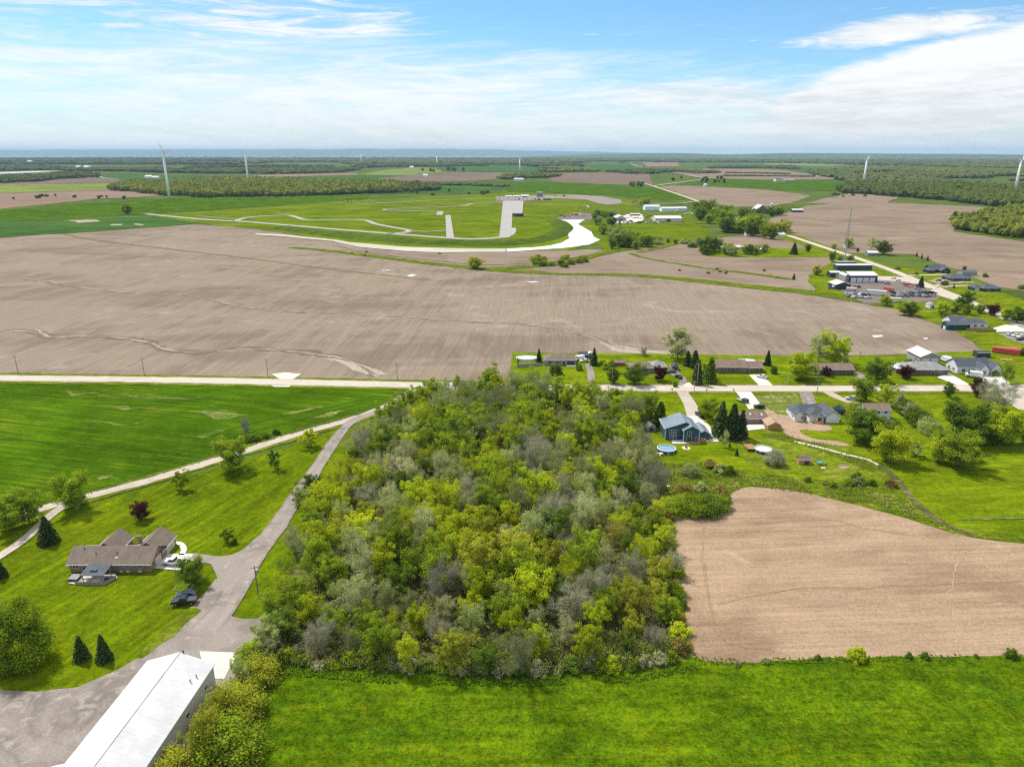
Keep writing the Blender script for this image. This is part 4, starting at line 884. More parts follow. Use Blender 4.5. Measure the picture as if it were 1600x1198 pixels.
# ---- single trees and shrubs outside the wood: base point, top row, form, leaf, where
SINGLES = [
 (30, 1034, 936, 'round', 'green', 'at the left edge beside the gravel yard', 0.85), (129, 1030, 993, 'spruce', 'spruce', 'on the lawn, left one of the pair by the yard', 1.1), (164, 1031, 991, 'spruce', 'spruce', 'on the lawn, right one of the pair by the yard', 1.0),
 (0, 902, 868, 'spruce', 'spruce', 'cut by the left edge beside the brick house lawn', 1.2), (77, 848, 806, 'spruce', 'spruce', 'beside the forked lane', 1.25), (20, 828, 768, 'lawn', 'green', 'between the two lanes at the left edge', 1.0), (46, 818, 766, 'lawn', 'green', 'between the two lanes, beside its twin', 0.9),
 (115, 795, 738, 'lawn', 'green', 'where the lane forks', 1.0), (222, 811, 782, 'lawn', 'purple', 'in the middle of the left lawn', 1.0), (284, 766, 735, 'young', 'green', 'on the lawn below the lane', 1.1), (365, 737, 683, 'lawn', 'green', 'close beside the lane on the left lawn', 1.0),
 (429, 734, 702, 'young', 'deep', 'on the lawn left of the drive', 0.8), (487, 699, 669, 'young', 'lime', 'in the lawn corner by the lane fork', 1.2), (356, 848, 826, 'young', 'deep', 'on the lawn inside the drive bend', 1.2), (366, 850, 840, 'bush', 'deep', 'beside the young tree inside the drive bend', 0.7), (301, 912, 869, 'lawn', 'deep', 'beside the concrete slab of the brick house', 0.95),
 (385, 682, 648, 'bare', 'grey', 'at the hedge end above the lane', 0.6), (386, 690, 680, 'bush', 'deep', 'at the hedge end above the lane', 1.0), (400, 688, 677, 'bush', 'deep', 'second in the hedge above the lane', 1.0), (416, 683, 673, 'bush', 'green', 'third in the hedge above the lane', 1.0), (432, 678, 669, 'bush', 'deep', 'last in the hedge above the lane', 1.0),
 (487, 772, 738, 'broad', 'deep', 'between the drive and the wood', 0.9), (470, 790, 760, 'broad', 'bud', 'leaning over the drive from the wood', 0.9),
 (398, 1040, 1000, 'bush', 'green', 'beside the concrete pad of the white shed', 0.9), (378, 1075, 1028, 'broad', 'bud', 'behind the white shed wall', 0.6), (350, 1130, 1066, 'broad', 'olive', 'over the white shed wall', 0.62), (330, 1180, 1105, 'broad', 'olive', 'nearest the lower edge over the white shed', 0.62), (368, 1120, 1068, 'bush', 'olive', 'at the meadow side of the shed hedge', 1.1), (358, 1180, 1120, 'bush', 'green', 'low in the shed hedge by the meadow', 1.1), (275, 1215, 1170, 'bush', 'olive', 'cut by the lower edge beside the white shed', 1.0), (405, 1060, 1022, 'bush', 'olive', 'between the white shed and the wood', 1.1),
 (200, 335, 317, 'lawn', 'olive', 'alone on the farm track before the turbine', 1.3), (743, 420, 400, 'lawn', 'olive', 'alone on the ditch strip under the stream', 1.6),
 # houses north of the road
 (842, 566, 544, 'spruce', 'spruce', 'between the oval pool and the grey ranch house', 0.8), (928, 571, 543, 'spruce', 'spruce', 'at the end of the grey ranch house drive', 0.9), (958, 600, 572, 'lawn', 'deep', 'beside the pole on the second lawn', 0.9), (990, 601, 569, 'lawn', 'deep', 'in front of the low brown ranch house', 1.15), (1031, 596, 572, 'lawn', 'purple', 'in front of the low brown ranch house', 1.0),
 (1058, 562, 508, 'tall', 'pale', 'towering behind the roadside lots', 1.1), (1074, 572, 548, 'cedar', 'spruce', 'beside the little dark shed', 1.4), (1085, 575, 547, 'cedar', 'spruce', 'behind the leaning lot hedge', 1.4), (1006, 556, 542, 'bare', 'grey', 'at the field edge behind the low ranch house', 1.2), (1100, 590, 561, 'lawn', 'lime', 'behind the dark evergreen by the road', 0.9), (1089, 601, 561, 'cedar', 'spruce', 'in front of the pale utility pole', 1.1), (1109, 598, 558, 'cedar', 'deep', 'at the left end of the long brick house', 1.3),
 (955, 572, 562, 'bush', 'green', 'on the lawn right of the grey ranch house', 1.0), (941, 570, 560, 'bush', 'lime', 'beside the spruce at the drive end', 1.0), (946, 577, 566, 'bush', 'green', 'at the left end of the low ranch house', 1.0), (868, 585, 566, 'bush', 'deep', 'in front of the grey ranch house', 0.8), (905, 578, 568, 'bush', 'deep', 'at the porch of the grey ranch house', 0.9), (1055, 605, 595, 'bush', 'deep', 'beside the brown gravel drive', 0.6),
 (1199, 571, 547, 'spruce', 'spruce', 'behind the long brick house garden', 0.95), (1209, 584, 570, 'bush', 'deep', 'on the lawn right of the long brick house', 0.6), (1250, 592, 546, 'lawn', 'lime', 'in front of the dark ranch house', 1.3), (1278, 568, 515, 'open', 'bud', 'behind the dark ranch house, left of the pair', 1.0), (1303, 570, 514, 'broad', 'lime', 'behind the dark ranch house, right of the pair', 1.2), (1290, 588, 572, 'young', 'purple', 'at the door of the dark ranch house', 1.3),
 (1367, 599, 560, 'lawn', 'deep', 'between the dark ranch house and the garage house', 1.25), (1415, 591, 570, 'lawn', 'purple', 'at the corner of the grey hip-roofed house', 1.3), (1482, 620, 597, 'lawn', 'deep', 'alone beside the main road on the right', 1.0), (1528, 620, 589, 'lawn', 'purple', 'beside the main road by the bare tree', 1.0), (1556, 642, 584, 'bare', 'grey', 'by the pale lot at the road end', 1.3), (1572, 600, 566, 'open', 'deep', 'in front of the white gabled house', 0.9), (1556, 588, 578, 'bush', 'deep', 'at the gable of the white house', 0.8), (1420, 570, 560, 'bush', 'deep', 'behind the garage with two doors', 1.2),
 # houses south of the road
 (1104, 656, 622, 'lawn', 'green', 'beside the drive of the blue house', 1.05), (1125, 683, 626, 'spruce', 'spruce', 'between the blue and brown houses, tallest left one', 0.95), (1143, 684, 630, 'spruce', 'spruce', 'between the blue and brown houses, middle one', 1.15), (1157, 684, 640, 'spruce', 'spruce', 'touching the brown house', 0.95), (1132, 699, 668, 'open', 'bud', 'in front of the spruces by the brown house', 0.6), (1140, 698, 691, 'spruce', 'spruce', 'low on the garden lawn, upper of two', 0.9), (1151, 712, 700, 'spruce', 'spruce', 'low on the garden lawn, lower of two', 0.9), (1031, 665, 627, 'cedar', 'deep', 'behind the blue house', 1.4), (1015, 662, 612, 'broad', 'green', 'between the wood and the blue house lawn', 0.8),
 (1210, 726, 698, 'bush', 'grey', 'beside the pool with a deck', 0.75), (1106, 660, 652, 'bush', 'lime', 'beside the bright concrete apron', 1.0), (1352, 692, 636, 'lawn', 'deep', 'below the white two-storey house', 1.4), (1330, 652, 622, 'broad', 'olive', 'right of the new white house', 0.9), (1344, 627, 586, 'lawn', 'green', 'between road and white two-storey house', 1.0), (1382, 634, 596, 'broad', 'lime', 'behind the white two-storey house', 0.9), (1310, 645, 631, 'bush', 'blue', 'at the corner of the new white house', 1.1), (1392, 722, 668, 'lawn', 'lime', 'over the small lean-to', 1.2), (1430, 712, 688, 'young', 'bud', 'on the lawn between two lime trees', 1.1), (1396, 668, 655, 'bush', 'deep', 'beside the deck of the white two-storey house', 1.2),
 (1505, 692, 626, 'lawn', 'deep', 'in the hedge line on the right', 1.15), (1490, 728, 672, 'lawn', 'green', 'below the big dark hedge tree', 1.2), (1465, 722, 680, 'lawn', 'lime', 'left of the bushy garden tree', 0.9), (1565, 694, 636, 'lawn', 'lime', 'right of the big dark hedge tree', 1.2), (1600, 692, 645, 'lawn', 'green', 'cut by the right edge in the hedge line', 1.0), (1533, 690, 664, 'bush', 'deep', 'right of the big dark hedge tree', 1.3), (1512, 718, 690, 'bush', 'lime', 'on the lawn beneath the hedge line', 0.9),
]
for i in range(11):
    s = i / 10; SINGLES.append((1405 + 62 * s + rw.uniform(-3, 3), 640 + 50 * s, 640 + 50 * s - rw.uniform(18, 30), 'bush' if i % 3 else 'broad', rw.choice(['green', 'deep', 'pale', 'bud']), f"in the slanting hedge, {['first', 'second', 'third', 'fourth', 'fifth', 'sixth', 'seventh', 'eighth', 'ninth', 'tenth', 'last'][i]} from the road", 0.9))
for i in range(9):
    s = i / 8; SINGLES.append((1050 + 82 * s, 796 - 4 * s + rw.uniform(-10, 6), 796 - 4 * s - rw.uniform(15, 27), 'bush', rw.choice(['deep', 'green', 'deep', 'green']), f"in the thicket at the tan field corner, {['first', 'second', 'third', 'fourth', 'fifth', 'sixth', 'seventh', 'eighth', 'last'][i]} from the wood", 1.2))
for i, (px, py) in enumerate([(1078, 742), (1110, 730), (1125, 738), (1140, 741), (1095, 768), (1068, 772), (1110, 790), (1125, 775)]):
    SINGLES.append((px, py, py - rw.uniform(12, 20), 'bush', rw.choice(['bud', 'deep', 'rust', 'bud']), f"in the rough slope below the round pool, {['first', 'second', 'third', 'fourth', 'fifth', 'sixth', 'seventh', 'eighth'][i]} going down", 1.1))
for i, (px, py, w) in enumerate([(1262, 752, 8), (1300, 760, 9), (1325, 757, 12), (1342, 757, 13), (1362, 758, 10), (1338, 752, 16), (1392, 760, 13), (1290, 757, 7)]):
    SINGLES.append((px, py, py - w, 'bush', rw.choice(['deep', 'rust', 'bud', 'green']), f"in the weedy strip above the tan field, {['first', 'second', 'fourth', 'fifth', 'sixth', 'seventh', 'last', 'third'][i]} from the wood", 1.0))
for i, (px, py, w, l) in enumerate([(1338, 1030, 20, 'lime'), (1278, 1030, 8, 'deep'), (1420, 1028, 9, 'deep'), (1445, 1028, 10, 'deep'), (1578, 1026, 14, 'deep'), (1195, 1036, 8, 'bud'), (1152, 1040, 8, 'bud'), (1525, 1027, 6, 'deep')]):
    SINGLES.append((px, py, py - w, 'bush', l, f"on the fringe between tan field and meadow, {['centre', 'left of centre', 'right of centre', 'second right of centre', 'nearest the right edge', 'second from the wood', 'nearest the wood', 'second from the right edge'][i]}", 0.9))
# along the county road and around the yard
YARD = [(1275, 430, 413, 'lawn', 'olive', 'in the field corner behind the vehicle yard', 1.3), (1300, 408, 390, 'broad', 'deep', 'left of the radio mast', 1.0), (1312, 412, 398, 'broad', 'deep', 'at the foot of the radio mast', 1.0), (1328, 410, 398, 'broad', 'deep', 'right of the radio mast foot', 1.0), (1302, 390, 380, 'lawn', 'olive', 'behind the radio mast', 1.1), (1326, 388, 371, 'lawn', 'green', 'beside the white house by the mast', 1.0), (1361, 390, 368, 'open', 'bud', 'beyond the county road', 1.0), (1380, 398, 375, 'lawn', 'deep', 'big round one beyond the county road', 1.2), (1340, 394, 387, 'lawn', 'purple', 'across the road from the mast', 1.0),
 (1240, 398, 379, 'spruce', 'spruce', 'wide one on the farmstead lawn', 1.4), (1262, 394, 381, 'lawn', 'deep', 'beside the farmstead pond', 0.9), (1438, 450, 431, 'spruce', 'spruce', 'at the yard entrance', 1.1), (1240, 437, 427, 'spruce', 'spruce', 'on the ditch line left of the yard', 1.0), (1384, 478, 461, 'lawn', 'lime', 'at the front fence of the vehicle yard', 1.2), (1412, 492, 468, 'lawn', 'green', 'below the vehicle yard, left one', 1.2), (1424, 494, 470, 'lawn', 'deep', 'below the vehicle yard, right one', 1.2), (1472, 492, 470, 'lawn', 'lime', 'beside the little white shed', 1.2), (1490, 490, 472, 'lawn', 'green', 'behind the teal barn, left one', 1.2), (1508, 478, 455, 'lawn', 'deep', 'behind the teal barn, tallest one', 1.0), (1500, 480, 463, 'lawn', 'deep', 'behind the teal barn, dark low one', 1.0), (1512, 492, 470, 'broad', 'deep', 'behind the teal barn, right one', 1.0), (1530, 490, 474, 'lawn', 'green', 'in the hedge right of the teal barn, first', 1.1), (1549, 493, 474, 'lawn', 'purple', 'in the hedge right of the teal barn', 1.2), (1570, 500, 480, 'lawn', 'lime', 'in the hedge right of the teal barn, third', 1.2), (1588, 505, 480, 'lawn', 'deep', 'at the right edge behind the white drive', 1.4),
 (1432, 401, 394, 'spruce', 'spruce', 'first of three in the field beside the dark house', 1.0), (1440, 404, 397, 'spruce', 'spruce', 'second of three in the field beside the dark house', 1.0), (1449, 407, 399, 'spruce', 'spruce', 'third of three in the field beside the dark house', 0.9), (1506, 424, 415, 'lawn', 'deep', 'behind the long dark outbuilding', 0.9), (1539, 433, 426, 'bush', 'deep', 'at the field edge behind the dark houses', 1.0), (1596, 452, 444, 'bush', 'deep', 'at the right edge of the upper field', 1.0), (1475, 446, 437, 'bush', 'deep', 'beside the blue car of the dark house', 1.0), (1490, 451, 444, 'spruce', 'spruce', 'between the two pale drives', 1.0), (1432, 430, 424, 'bush', 'deep', 'on the verge before the dark house', 1.0), (1403, 421, 416, 'bush', 'rust', 'on the verge of the county road', 1.4),
 (1596, 556, 543, 'lawn', 'deep', 'beside the red containers', 1.0), (1480, 498, 489, 'bush', 'deep', 'behind the teal barn hedge', 1.6)]
SINGLES += YARD
# copses round the track workshops and the farmstead, hedgerow trees
def copse(cx, cy, rx, ry, n, hpx, leafs, where, forms=('lawn', 'broad'), seed=1):
    r = random.Random(seed); k = 0
    names = ORD + ['ninth from left', 'tenth from left']
    L = sorted([(cx + r.uniform(-rx, rx), cy + r.uniform(-ry, ry)) for _ in range(n)])
    for i, (x, y) in enumerate(L):
        SINGLES.append((x, y, y - hpx * r.uniform(0.75, 1.15), r.choice(forms), r.choice(leafs), where, r.uniform(0.95, 1.35)))
copse(962, 376, 22, 11, 12, 21, ['deep', 'green', 'deep', 'bud'], 'in the copse right of the pond', seed=2)
copse(985, 386, 28, 5, 9, 19, ['deep', 'green'], 'in the copse corner by the track meadow', seed=3)
copse(944, 345, 18, 9, 13, 12, ['deep', 'bud', 'deep'], 'in the scrub at the pond head', seed=4)
copse(1118, 345, 24, 6, 12, 21, ['deep', 'green', 'bud'], 'in the belt beside the workshop road', seed=5)
copse(1160, 359, 30, 8, 15, 25, ['green', 'lime', 'deep', 'green'], 'in the belt above the farmstead field', seed=6)
copse(1200, 369, 28, 6, 12, 22, ['deep', 'green', 'olive'], 'in the belt along the county road', seed=7)
copse(1108, 395, 11, 4, 5, 24, ['olive', 'deep', 'deep'], 'at the left end of the farmstead', seed=8)
copse(1168, 398, 34, 3, 8, 17, ['olive', 'bud', 'deep', 'lime'], 'around the farmstead roofs', seed=9)
copse(1096, 329, 16, 2, 7, 15, ['deep', 'deep', 'green'], 'by the county road beyond the workshops', seed=10)
copse(1172, 338, 16, 3, 8, 13, ['deep', 'green'], 'left of the gambrel barn', seed=11)
copse(1215, 336, 14, 3, 8, 13, ['deep', 'deep', 'green'], 'right of the gambrel barn', seed=12)
copse(996, 292, 14, 1.5, 6, 8, ['far_dark', 'deep'], 'in the round copse on the green field', seed=13)
copse(870, 411, 46, 8, 22, 9, ['deep', 'green', 'olive'], 'along the hedge under the thin brown field', ('lawn', 'bush'), 14)
copse(1050, 383, 44, 4, 14, 10, ['deep', 'bud'], 'along the edge of the track meadow', ('lawn', 'bush'), 15)
copse(1150, 426, 90, 6, 8, 4, ['deep', 'bud'], 'along the thin ditch line', ('bush',), 16)
copse(1000, 320, 12, 2, 4, 11, ['green', 'lime'], 'left of the workshop roofs', seed=17)
copse(120, 309, 100, 3, 14, 5, ['far_dark'], 'along the fence line in the far left field', ('bush', 'lawn'), 18)
copse(1330, 306, 60, 2, 6, 4, ['far_dark'], 'on the ditch line of the upper right field', ('bush',), 19)
copse(690, 302, 80, 3, 9, 6, ['far_dark', 'deep'], 'scattered behind the race track', ('lawn', 'bush'), 20)
copse(700, 268, 40, 2, 8, 6, ['far_dark'], 'at the distant central farm', ('lawn',), 21)
copse(1090, 281, 40, 2, 8, 6, ['far_dark'], 'near the far road junction', ('lawn',), 22)
copse(1115, 286, 20, 0.6, 9, 7, ['spruce'], 'in the far windbreak row', ('cedar',), 23)
copse(640, 392, 110, 8, 4, 3, ['deep'], 'dotted along the stream', ('bush',), 24)
SHORT = {'lawn': 'round tree'}
items = []
for px, py, pt, f, l, where, wide in SINGLES:
    x, y = G(px, py); h = max(0.8, top_h(px, py, pt))
    items.append((f'{LOOK[l]} {FORM[f]} {where}'.replace('bare grey leafless', 'grey leafless').replace('bare grey bush', 'grey twiggy bush'), x, (f, l, x, y, h, wide)))
for label, (f, l, x, y, h, wide) in numbered(items):
    tree(f, l, x, y, h, label, 'trees and bushes about the fields and gardens', wide)

# ---- distant woods: each reads as one mass
ico = bmesh.new(); bmesh.ops.create_icosphere(ico, subdivisions=1, radius=1.0)
IV = np.array([v.co[:] for v in ico.verts]); IF = np.array([[v.index for v in f.verts] for f in ico.faces]); ico.free()
def far_wood(label, px, spacing, h, leaf, seed, wide=0.62, tones=None, ground=False, name='woodland'):
    rng = np.random.default_rng(seed); pr = random.Random(seed); P = px if ground else [G(*p) for p in px]
    xs = [p[0] for p in P]; ys = [p[1] for p in P]; C = []
    x0, x1, y0, y1 = min(xs), max(xs), min(ys), max(ys)
    nx = int((x1 - x0) / spacing) + 1; ny = int((y1 - y0) / spacing) + 1
    for j in range(ny):
        for i in range(nx):
            x = x0 + (i + pr.random()) * spacing; y = y0 + (j + pr.random()) * spacing
            if abs(x) > 0.80 * y + 60: continue
            if spacing > 14 and mnoise.noise(Vector((x / (spacing * 22), y / (spacing * 22), seed))) < -0.18: continue
            wv = mnoise.noise_vector(Vector((x / (spacing * 9), y / (spacing * 9), seed + 0.5)))
            if inside((x + wv.x * spacing * 3.0, y + wv.y * spacing * 3.5), P): C.append((x, y))
    n = len(C)
    if n == 0: return
    C = np.array(C); hh = h * (0.7 + 0.5 * rng.random(n)); w = spacing * wide * (0.8 + 0.5 * rng.random(n))
    k = len(IV)
    big = spacing > 26
    parts = []; tones_ = []
    for rep in range(2 if not big else 3):
        off = rng.normal(size=(n, 3)) * np.stack([w * 0.45, w * 0.45, hh * 0.12], 1) * (rep > 0)
        sc = np.stack([w, w, hh * 0.46], 1) * (1.0 if rep == 0 else 0.62) * (0.85 + 0.3 * rng.random((n, 3)))
        jit = 1 + rng.normal(size=(n, k, 1)) * 0.20
        ctr = np.concatenate([C, (hh * (0.52 if rep == 0 else 0.62))[:, None]], 1) + off
        parts.append((ctr[:, None, :] + IV[None] * jit * sc[:, None, :]).reshape(-1, 3))
        tones_.append(np.repeat(np.clip(rng.random(n) * 0.9 + rng.normal(size=n) * 0.1, 0, 1), len(IF)) * 0.75 + rng.random(n * len(IF)) * 0.25)
    V = np.concatenate(parts); m = len(V) // k
    Fc = (np.arange(m)[:, None, None] * k + IF[None]).reshape(-1, 3)
    V[:, 2] = np.maximum(V[:, 2], 0.2)
    tag(obj(name, npmesh(name, V, Fc, LEAF[leaf], np.concatenate(tones_))), label, 'woodland', kind='stuff')
far_wood('golden green wood behind the first wind turbine', [(168, 297), (215, 301), (262, 306), (330, 309), (400, 308), (470, 307), (540, 304), (610, 299), (640, 293), (600, 288), (480, 285), (400, 283), (300, 284), (220, 289)], 10, 16, 'far_gold', 1)
far_wood('greener end of the wood beyond the race track', [(520, 305), (580, 303), (680, 298), (672, 293), (600, 287), (520, 287)], 10, 13, 'far', 2)
far_wood('long wood at the upper right field edge', [(1312, 302), (1370, 306), (1480, 313), (1560, 324), (1640, 324), (1660, 300), (1500, 292), (1400, 290), (1330, 292)], 11, 15, 'far', 3)
far_wood('near wood cut by the right edge', [(1494, 362), (1530, 367), (1640, 380), (1680, 345), (1600, 328), (1545, 340), (1505, 348)], 9, 14, 'far_gold', 4)
far_wood('dark far wood behind the long right-hand wood', [(1320, 289), (1400, 289), (1500, 291), (1660, 298), (1660, 276), (1480, 272), (1340, 274), (1315, 281)], 17, 15, 'far_dark', 5)
far_wood('broad hazy forest toward the right horizon', [(1290, 272), (1400, 272), (1660, 276), (1660, 262), (1480, 260), (1340, 262)], 30, 16, 'far', 6)
far_wood('forest under the right horizon', [(1190, 254.5), (1280, 256), (1400, 260), (1660, 262), (1660, 251.5), (1400, 251), (1200, 251)], 52, 20, 'far_dark', 7)
far_wood('forest under the hills at the end of the road', [(880, 258), (1000, 254), (1190, 254), (1200, 250.5), (1000, 249), (880, 249)], 55, 20, 'far_dark', 8)
far_wood('forest along the coast behind the far fields', [(380, 259), (600, 258), (760, 257), (900, 256.5), (900, 248.5), (600, 247.5), (380, 247.5)], 60, 22, 'far_dark', 9)
far_wood('forest along the coast at the far left', [(-80, 258), (100, 257), (380, 258), (380, 247.5), (100, 247.5), (-80, 248)], 60, 22, 'far_dark', 10)
far_wood('dark wood belt across the far left fields', [(-60, 270), (60, 266), (200, 268), (300, 271), (420, 272), (560, 269), (560, 262), (380, 260), (180, 266), (60, 260), (-60, 259)], 34, 15, 'far_dark', 11)
far_wood('wood belt behind the central farm fields', [(560, 263), (640, 261), (790, 259.5), (905, 262), (905, 257.5), (760, 257), (560, 259)], 40, 17, 'far_dark', 12)
far_wood('scrubby wood at the far left edge', [(-60, 287), (20, 286), (60, 284), (110, 279), (150, 277), (150, 272.5), (100, 271), (30, 277), (-60, 281)], 17, 13, 'far_dark', 13)
far_wood('thin green plantation by the brown field', [(845, 269), (880, 269.5), (932, 269), (932, 265.5), (880, 263), (845, 264)], 16, 15, 'far_gold', 14)
far_wood('tree belt at the far central farm', [(790, 281), (860, 279), (880, 275), (850, 273), (780, 276)], 15, 12, 'far_dark', 15)
far_wood('hedge across the green field behind the track', [(620, 287), (680, 289.5), (720, 290), (790, 292.5), (790, 290.5), (700, 287.5), (620, 285)], 14, 7, 'far_dark', 16)
far_wood('tree belt across the far slope', [(940, 270), (1010, 272), (1060, 269), (1100, 272), (1130, 270), (1060, 266), (1000, 266)], 22, 11, 'far_dark', 17)
far_wood('far belt of trees left of the hedged field', [(1110, 264), (1180, 263), (1250, 265), (1240, 261), (1120, 261)], 26, 13, 'far', 18)
far_wood('wooded hollow right of the hedged field', [(1255, 271), (1320, 281), (1345, 281), (1330, 268), (1270, 266)], 22, 13, 'far_dark', 19)
far_wood('two dark hedges across the far brown field', [(1135, 271), (1190, 271.6), (1240, 273), (1240, 272.4), (1190, 271), (1135, 270.4)], 11, 6, 'far_dark', 20)
far_wood('second dark hedge across the far brown field', [(1130, 275.4), (1200, 276), (1270, 276.8), (1270, 276.0), (1200, 275.3), (1130, 274.8)], 11, 6, 'far_dark', 21)

# ------------------------------------------------------------------ buildings
M.update({
 'white_wall': paint('white_wall', (0.66, 0.66, 0.65), 0.6, 0.05), 'white_sheet': ribmat('white_sheet', (0.56, 0.56, 0.56), 1.0, 1, 0.10), 'white_sheet_x': ribmat('white_sheet_x', (0.62, 0.62, 0.62), 1.0, 0, 0.05),
 'trim': paint('trim', (0.66, 0.66, 0.64), 0.5, 0.04), 'grey_wall': paint('grey_wall', (0.30, 0.30, 0.30), 0.7, 0.1), 'steel_wall': ribmat('steel_wall', (0.56, 0.56, 0.55), 0.6, 1, 0.08),
 'brick': brickmat('brick', (0.27, 0.115, 0.075), (0.20, 0.085, 0.06), (0.40, 0.34, 0.29)), 'brick_dark': brickmat('brick_dark', (0.17, 0.075, 0.06), (0.125, 0.06, 0.05), (0.26, 0.22, 0.19)),
 'shingle_brown': roofmat('shingle_brown', (0.175, 0.138, 0.110)), 'shingle_grey': roofmat('shingle_grey', (0.26, 0.25, 0.245)), 'shingle_slate': roofmat('shingle_slate', (0.085, 0.095, 0.115)), 'shingle_tan': roofmat('shingle_tan', (0.36, 0.25, 0.16)), 'shingle_redbrown': roofmat('shingle_redbrown', (0.20, 0.145, 0.115)), 'shingle_dark': roofmat('shingle_dark', (0.075, 0.08, 0.085)),
 'blue_siding': ribmat('blue_siding', (0.035, 0.085, 0.135), 0.24, 2, 0.08, 0.6), 'blue_roof': ribmat('blue_roof', (0.17, 0.215, 0.255), 0.6, 1, 0.06), 'teal': ribmat('teal', (0.015, 0.06, 0.07), 0.8, 0, 0.08), 'navy': ribmat('navy', (0.03, 0.04, 0.055), 0.8, 0, 0.08),
 'black_sheet': ribmat('black_sheet', (0.045, 0.05, 0.055), 0.8, 0, 0.08), 'wood': paint('wood', (0.33, 0.20, 0.10), 0.8, 0.2, 1.5), 'wood_grey': paint('wood_grey', (0.30, 0.265, 0.225), 0.85, 0.2, 1.5), 'cedar': paint('cedar', (0.42, 0.23, 0.10), 0.8, 0.2, 1.5), 'stone': brickmat('stone', (0.30, 0.24, 0.20), (0.22, 0.18, 0.15), (0.36, 0.33, 0.29)),
 'pane': glassmat('pane', (0.03, 0.04, 0.05)), 'pane_light': glassmat('pane_light', (0.35, 0.40, 0.44)), 'tarp': paint('tarp', (0.62, 0.61, 0.58), 0.8, 0.08), 'dark_metal_and_shade': paint('dark_metal_and_shade', (0.05, 0.05, 0.055), 0.5, 0.1), 'red_box': ribmat('red_box', (0.52, 0.085, 0.05), 0.5, 0, 0.1), 'rust_red': paint('rust_red', (0.34, 0.10, 0.06), 0.8, 0.2),
 'sage': paint('sage', (0.20, 0.235, 0.21), 0.7, 0.1), 'pole': paint('pole', (0.24, 0.20, 0.16), 0.9, 0.2, 2.0), 'pole_pale': paint('pole_pale', (0.42, 0.40, 0.36), 0.9, 0.15, 2.0), 'turbine': paint('turbine', (0.82, 0.82, 0.81), 0.4, 0.03), 'galv': paint('galv', (0.33, 0.36, 0.36), 0.45, 0.1, 1.0, 0.4),
 'pool_water': watermat('pool_water', (0.17, 0.31, 0.40), 0.05, 1.2), 'pool_cover': paint('pool_cover', (0.62, 0.71, 0.74), 0.5, 0.06), 'pool_wall': paint('pool_wall', (0.05, 0.085, 0.16), 0.6, 0.1), 'pool_wall_pale': paint('pool_wall_pale', (0.66, 0.68, 0.70), 0.6, 0.1), 'tyre': paint('tyre', (0.02, 0.02, 0.02), 0.9, 0.1), 'rim': paint('rim', (0.45, 0.45, 0.46), 0.3, 0.05, 1.0, 0.6), 'lamp': paint('lamp', (0.75, 0.74, 0.70), 0.2, 0.02), 'lamp_red': paint('lamp_red', (0.35, 0.02, 0.02), 0.3, 0.02),
 'silver_roof': ribmat('silver_roof', (0.55, 0.57, 0.59), 0.8, 0, 0.06), 'housewrap': paint('housewrap', (0.74, 0.80, 0.84), 0.7, 0.04), 'lumber': paint('lumber', (0.55, 0.28, 0.12), 0.8, 0.15), 'charcoal': paint('charcoal', (0.035, 0.033, 0.03), 0.95, 0.3), 'toy_blue': paint('toy_blue', (0.05, 0.30, 0.40), 0.5, 0.05), 'cushion': paint('cushion', (0.63, 0.57, 0.47), 0.9, 0.08), 'green_paint': paint('green_paint', (0.05, 0.25, 0.12), 0.6, 0.08), 'yellow': paint('yellow', (0.62, 0.42, 0.06), 0.6, 0.08),
})
def gable(mb_wall, mb_roof, mb_trim, x0, x1, y0, y1, h, rise, axis, oh=0.45, t=0.16, ridge=0.5):
    """walls with gable ends and a pitched roof slab; axis = the ridge's direction; ridge = where the ridge sits across the span"""
    if axis == 'x':
        yr = y0 + (y1 - y0) * ridge
        mb_wall.prism([(y0, -0.1), (y1, -0.1), (y1, h), (yr, h + rise), (y0, h)], x0, x1, 'x')
        a0, a1, e0, e1 = y0, y1, x0 - oh, x1 + oh
    else:
        yr = x0 + (x1 - x0) * ridge
        mb_wall.prism([(x0, -0.1), (x1, -0.1), (x1, h), (yr, h + rise), (x0, h)], y0, y1, 'y')
        a0, a1, e0, e1 = x0, x1, y0 - oh, y1 + oh
    s0 = rise / (yr - a0); s1 = rise / (a1 - yr)
    lo, hi = h - s0 * oh, h - s1 * oh; c = 0.02
    mb_roof.prism([(a0 - oh, lo + c), (yr, h + rise + c), (a1 + oh, hi + c), (a1 + oh, hi + c + t), (yr, h + rise + c + t * 1.15), (a0 - oh, lo + c + t)], e0, e1, axis)
    if mb_trim is not None:
        for a, z in ((a0 - oh, lo), (a1 + oh, hi)):
            b = (a - 0.09, a - 0.003) if a < yr else (a + 0.003, a + 0.09)
            mb_trim.append(MB().box(e0, e1, b[0], b[1], z - 0.02, z + 0.17) if axis == 'x' else MB().box(b[0], b[1], e0, e1, z - 0.02, z + 0.17))
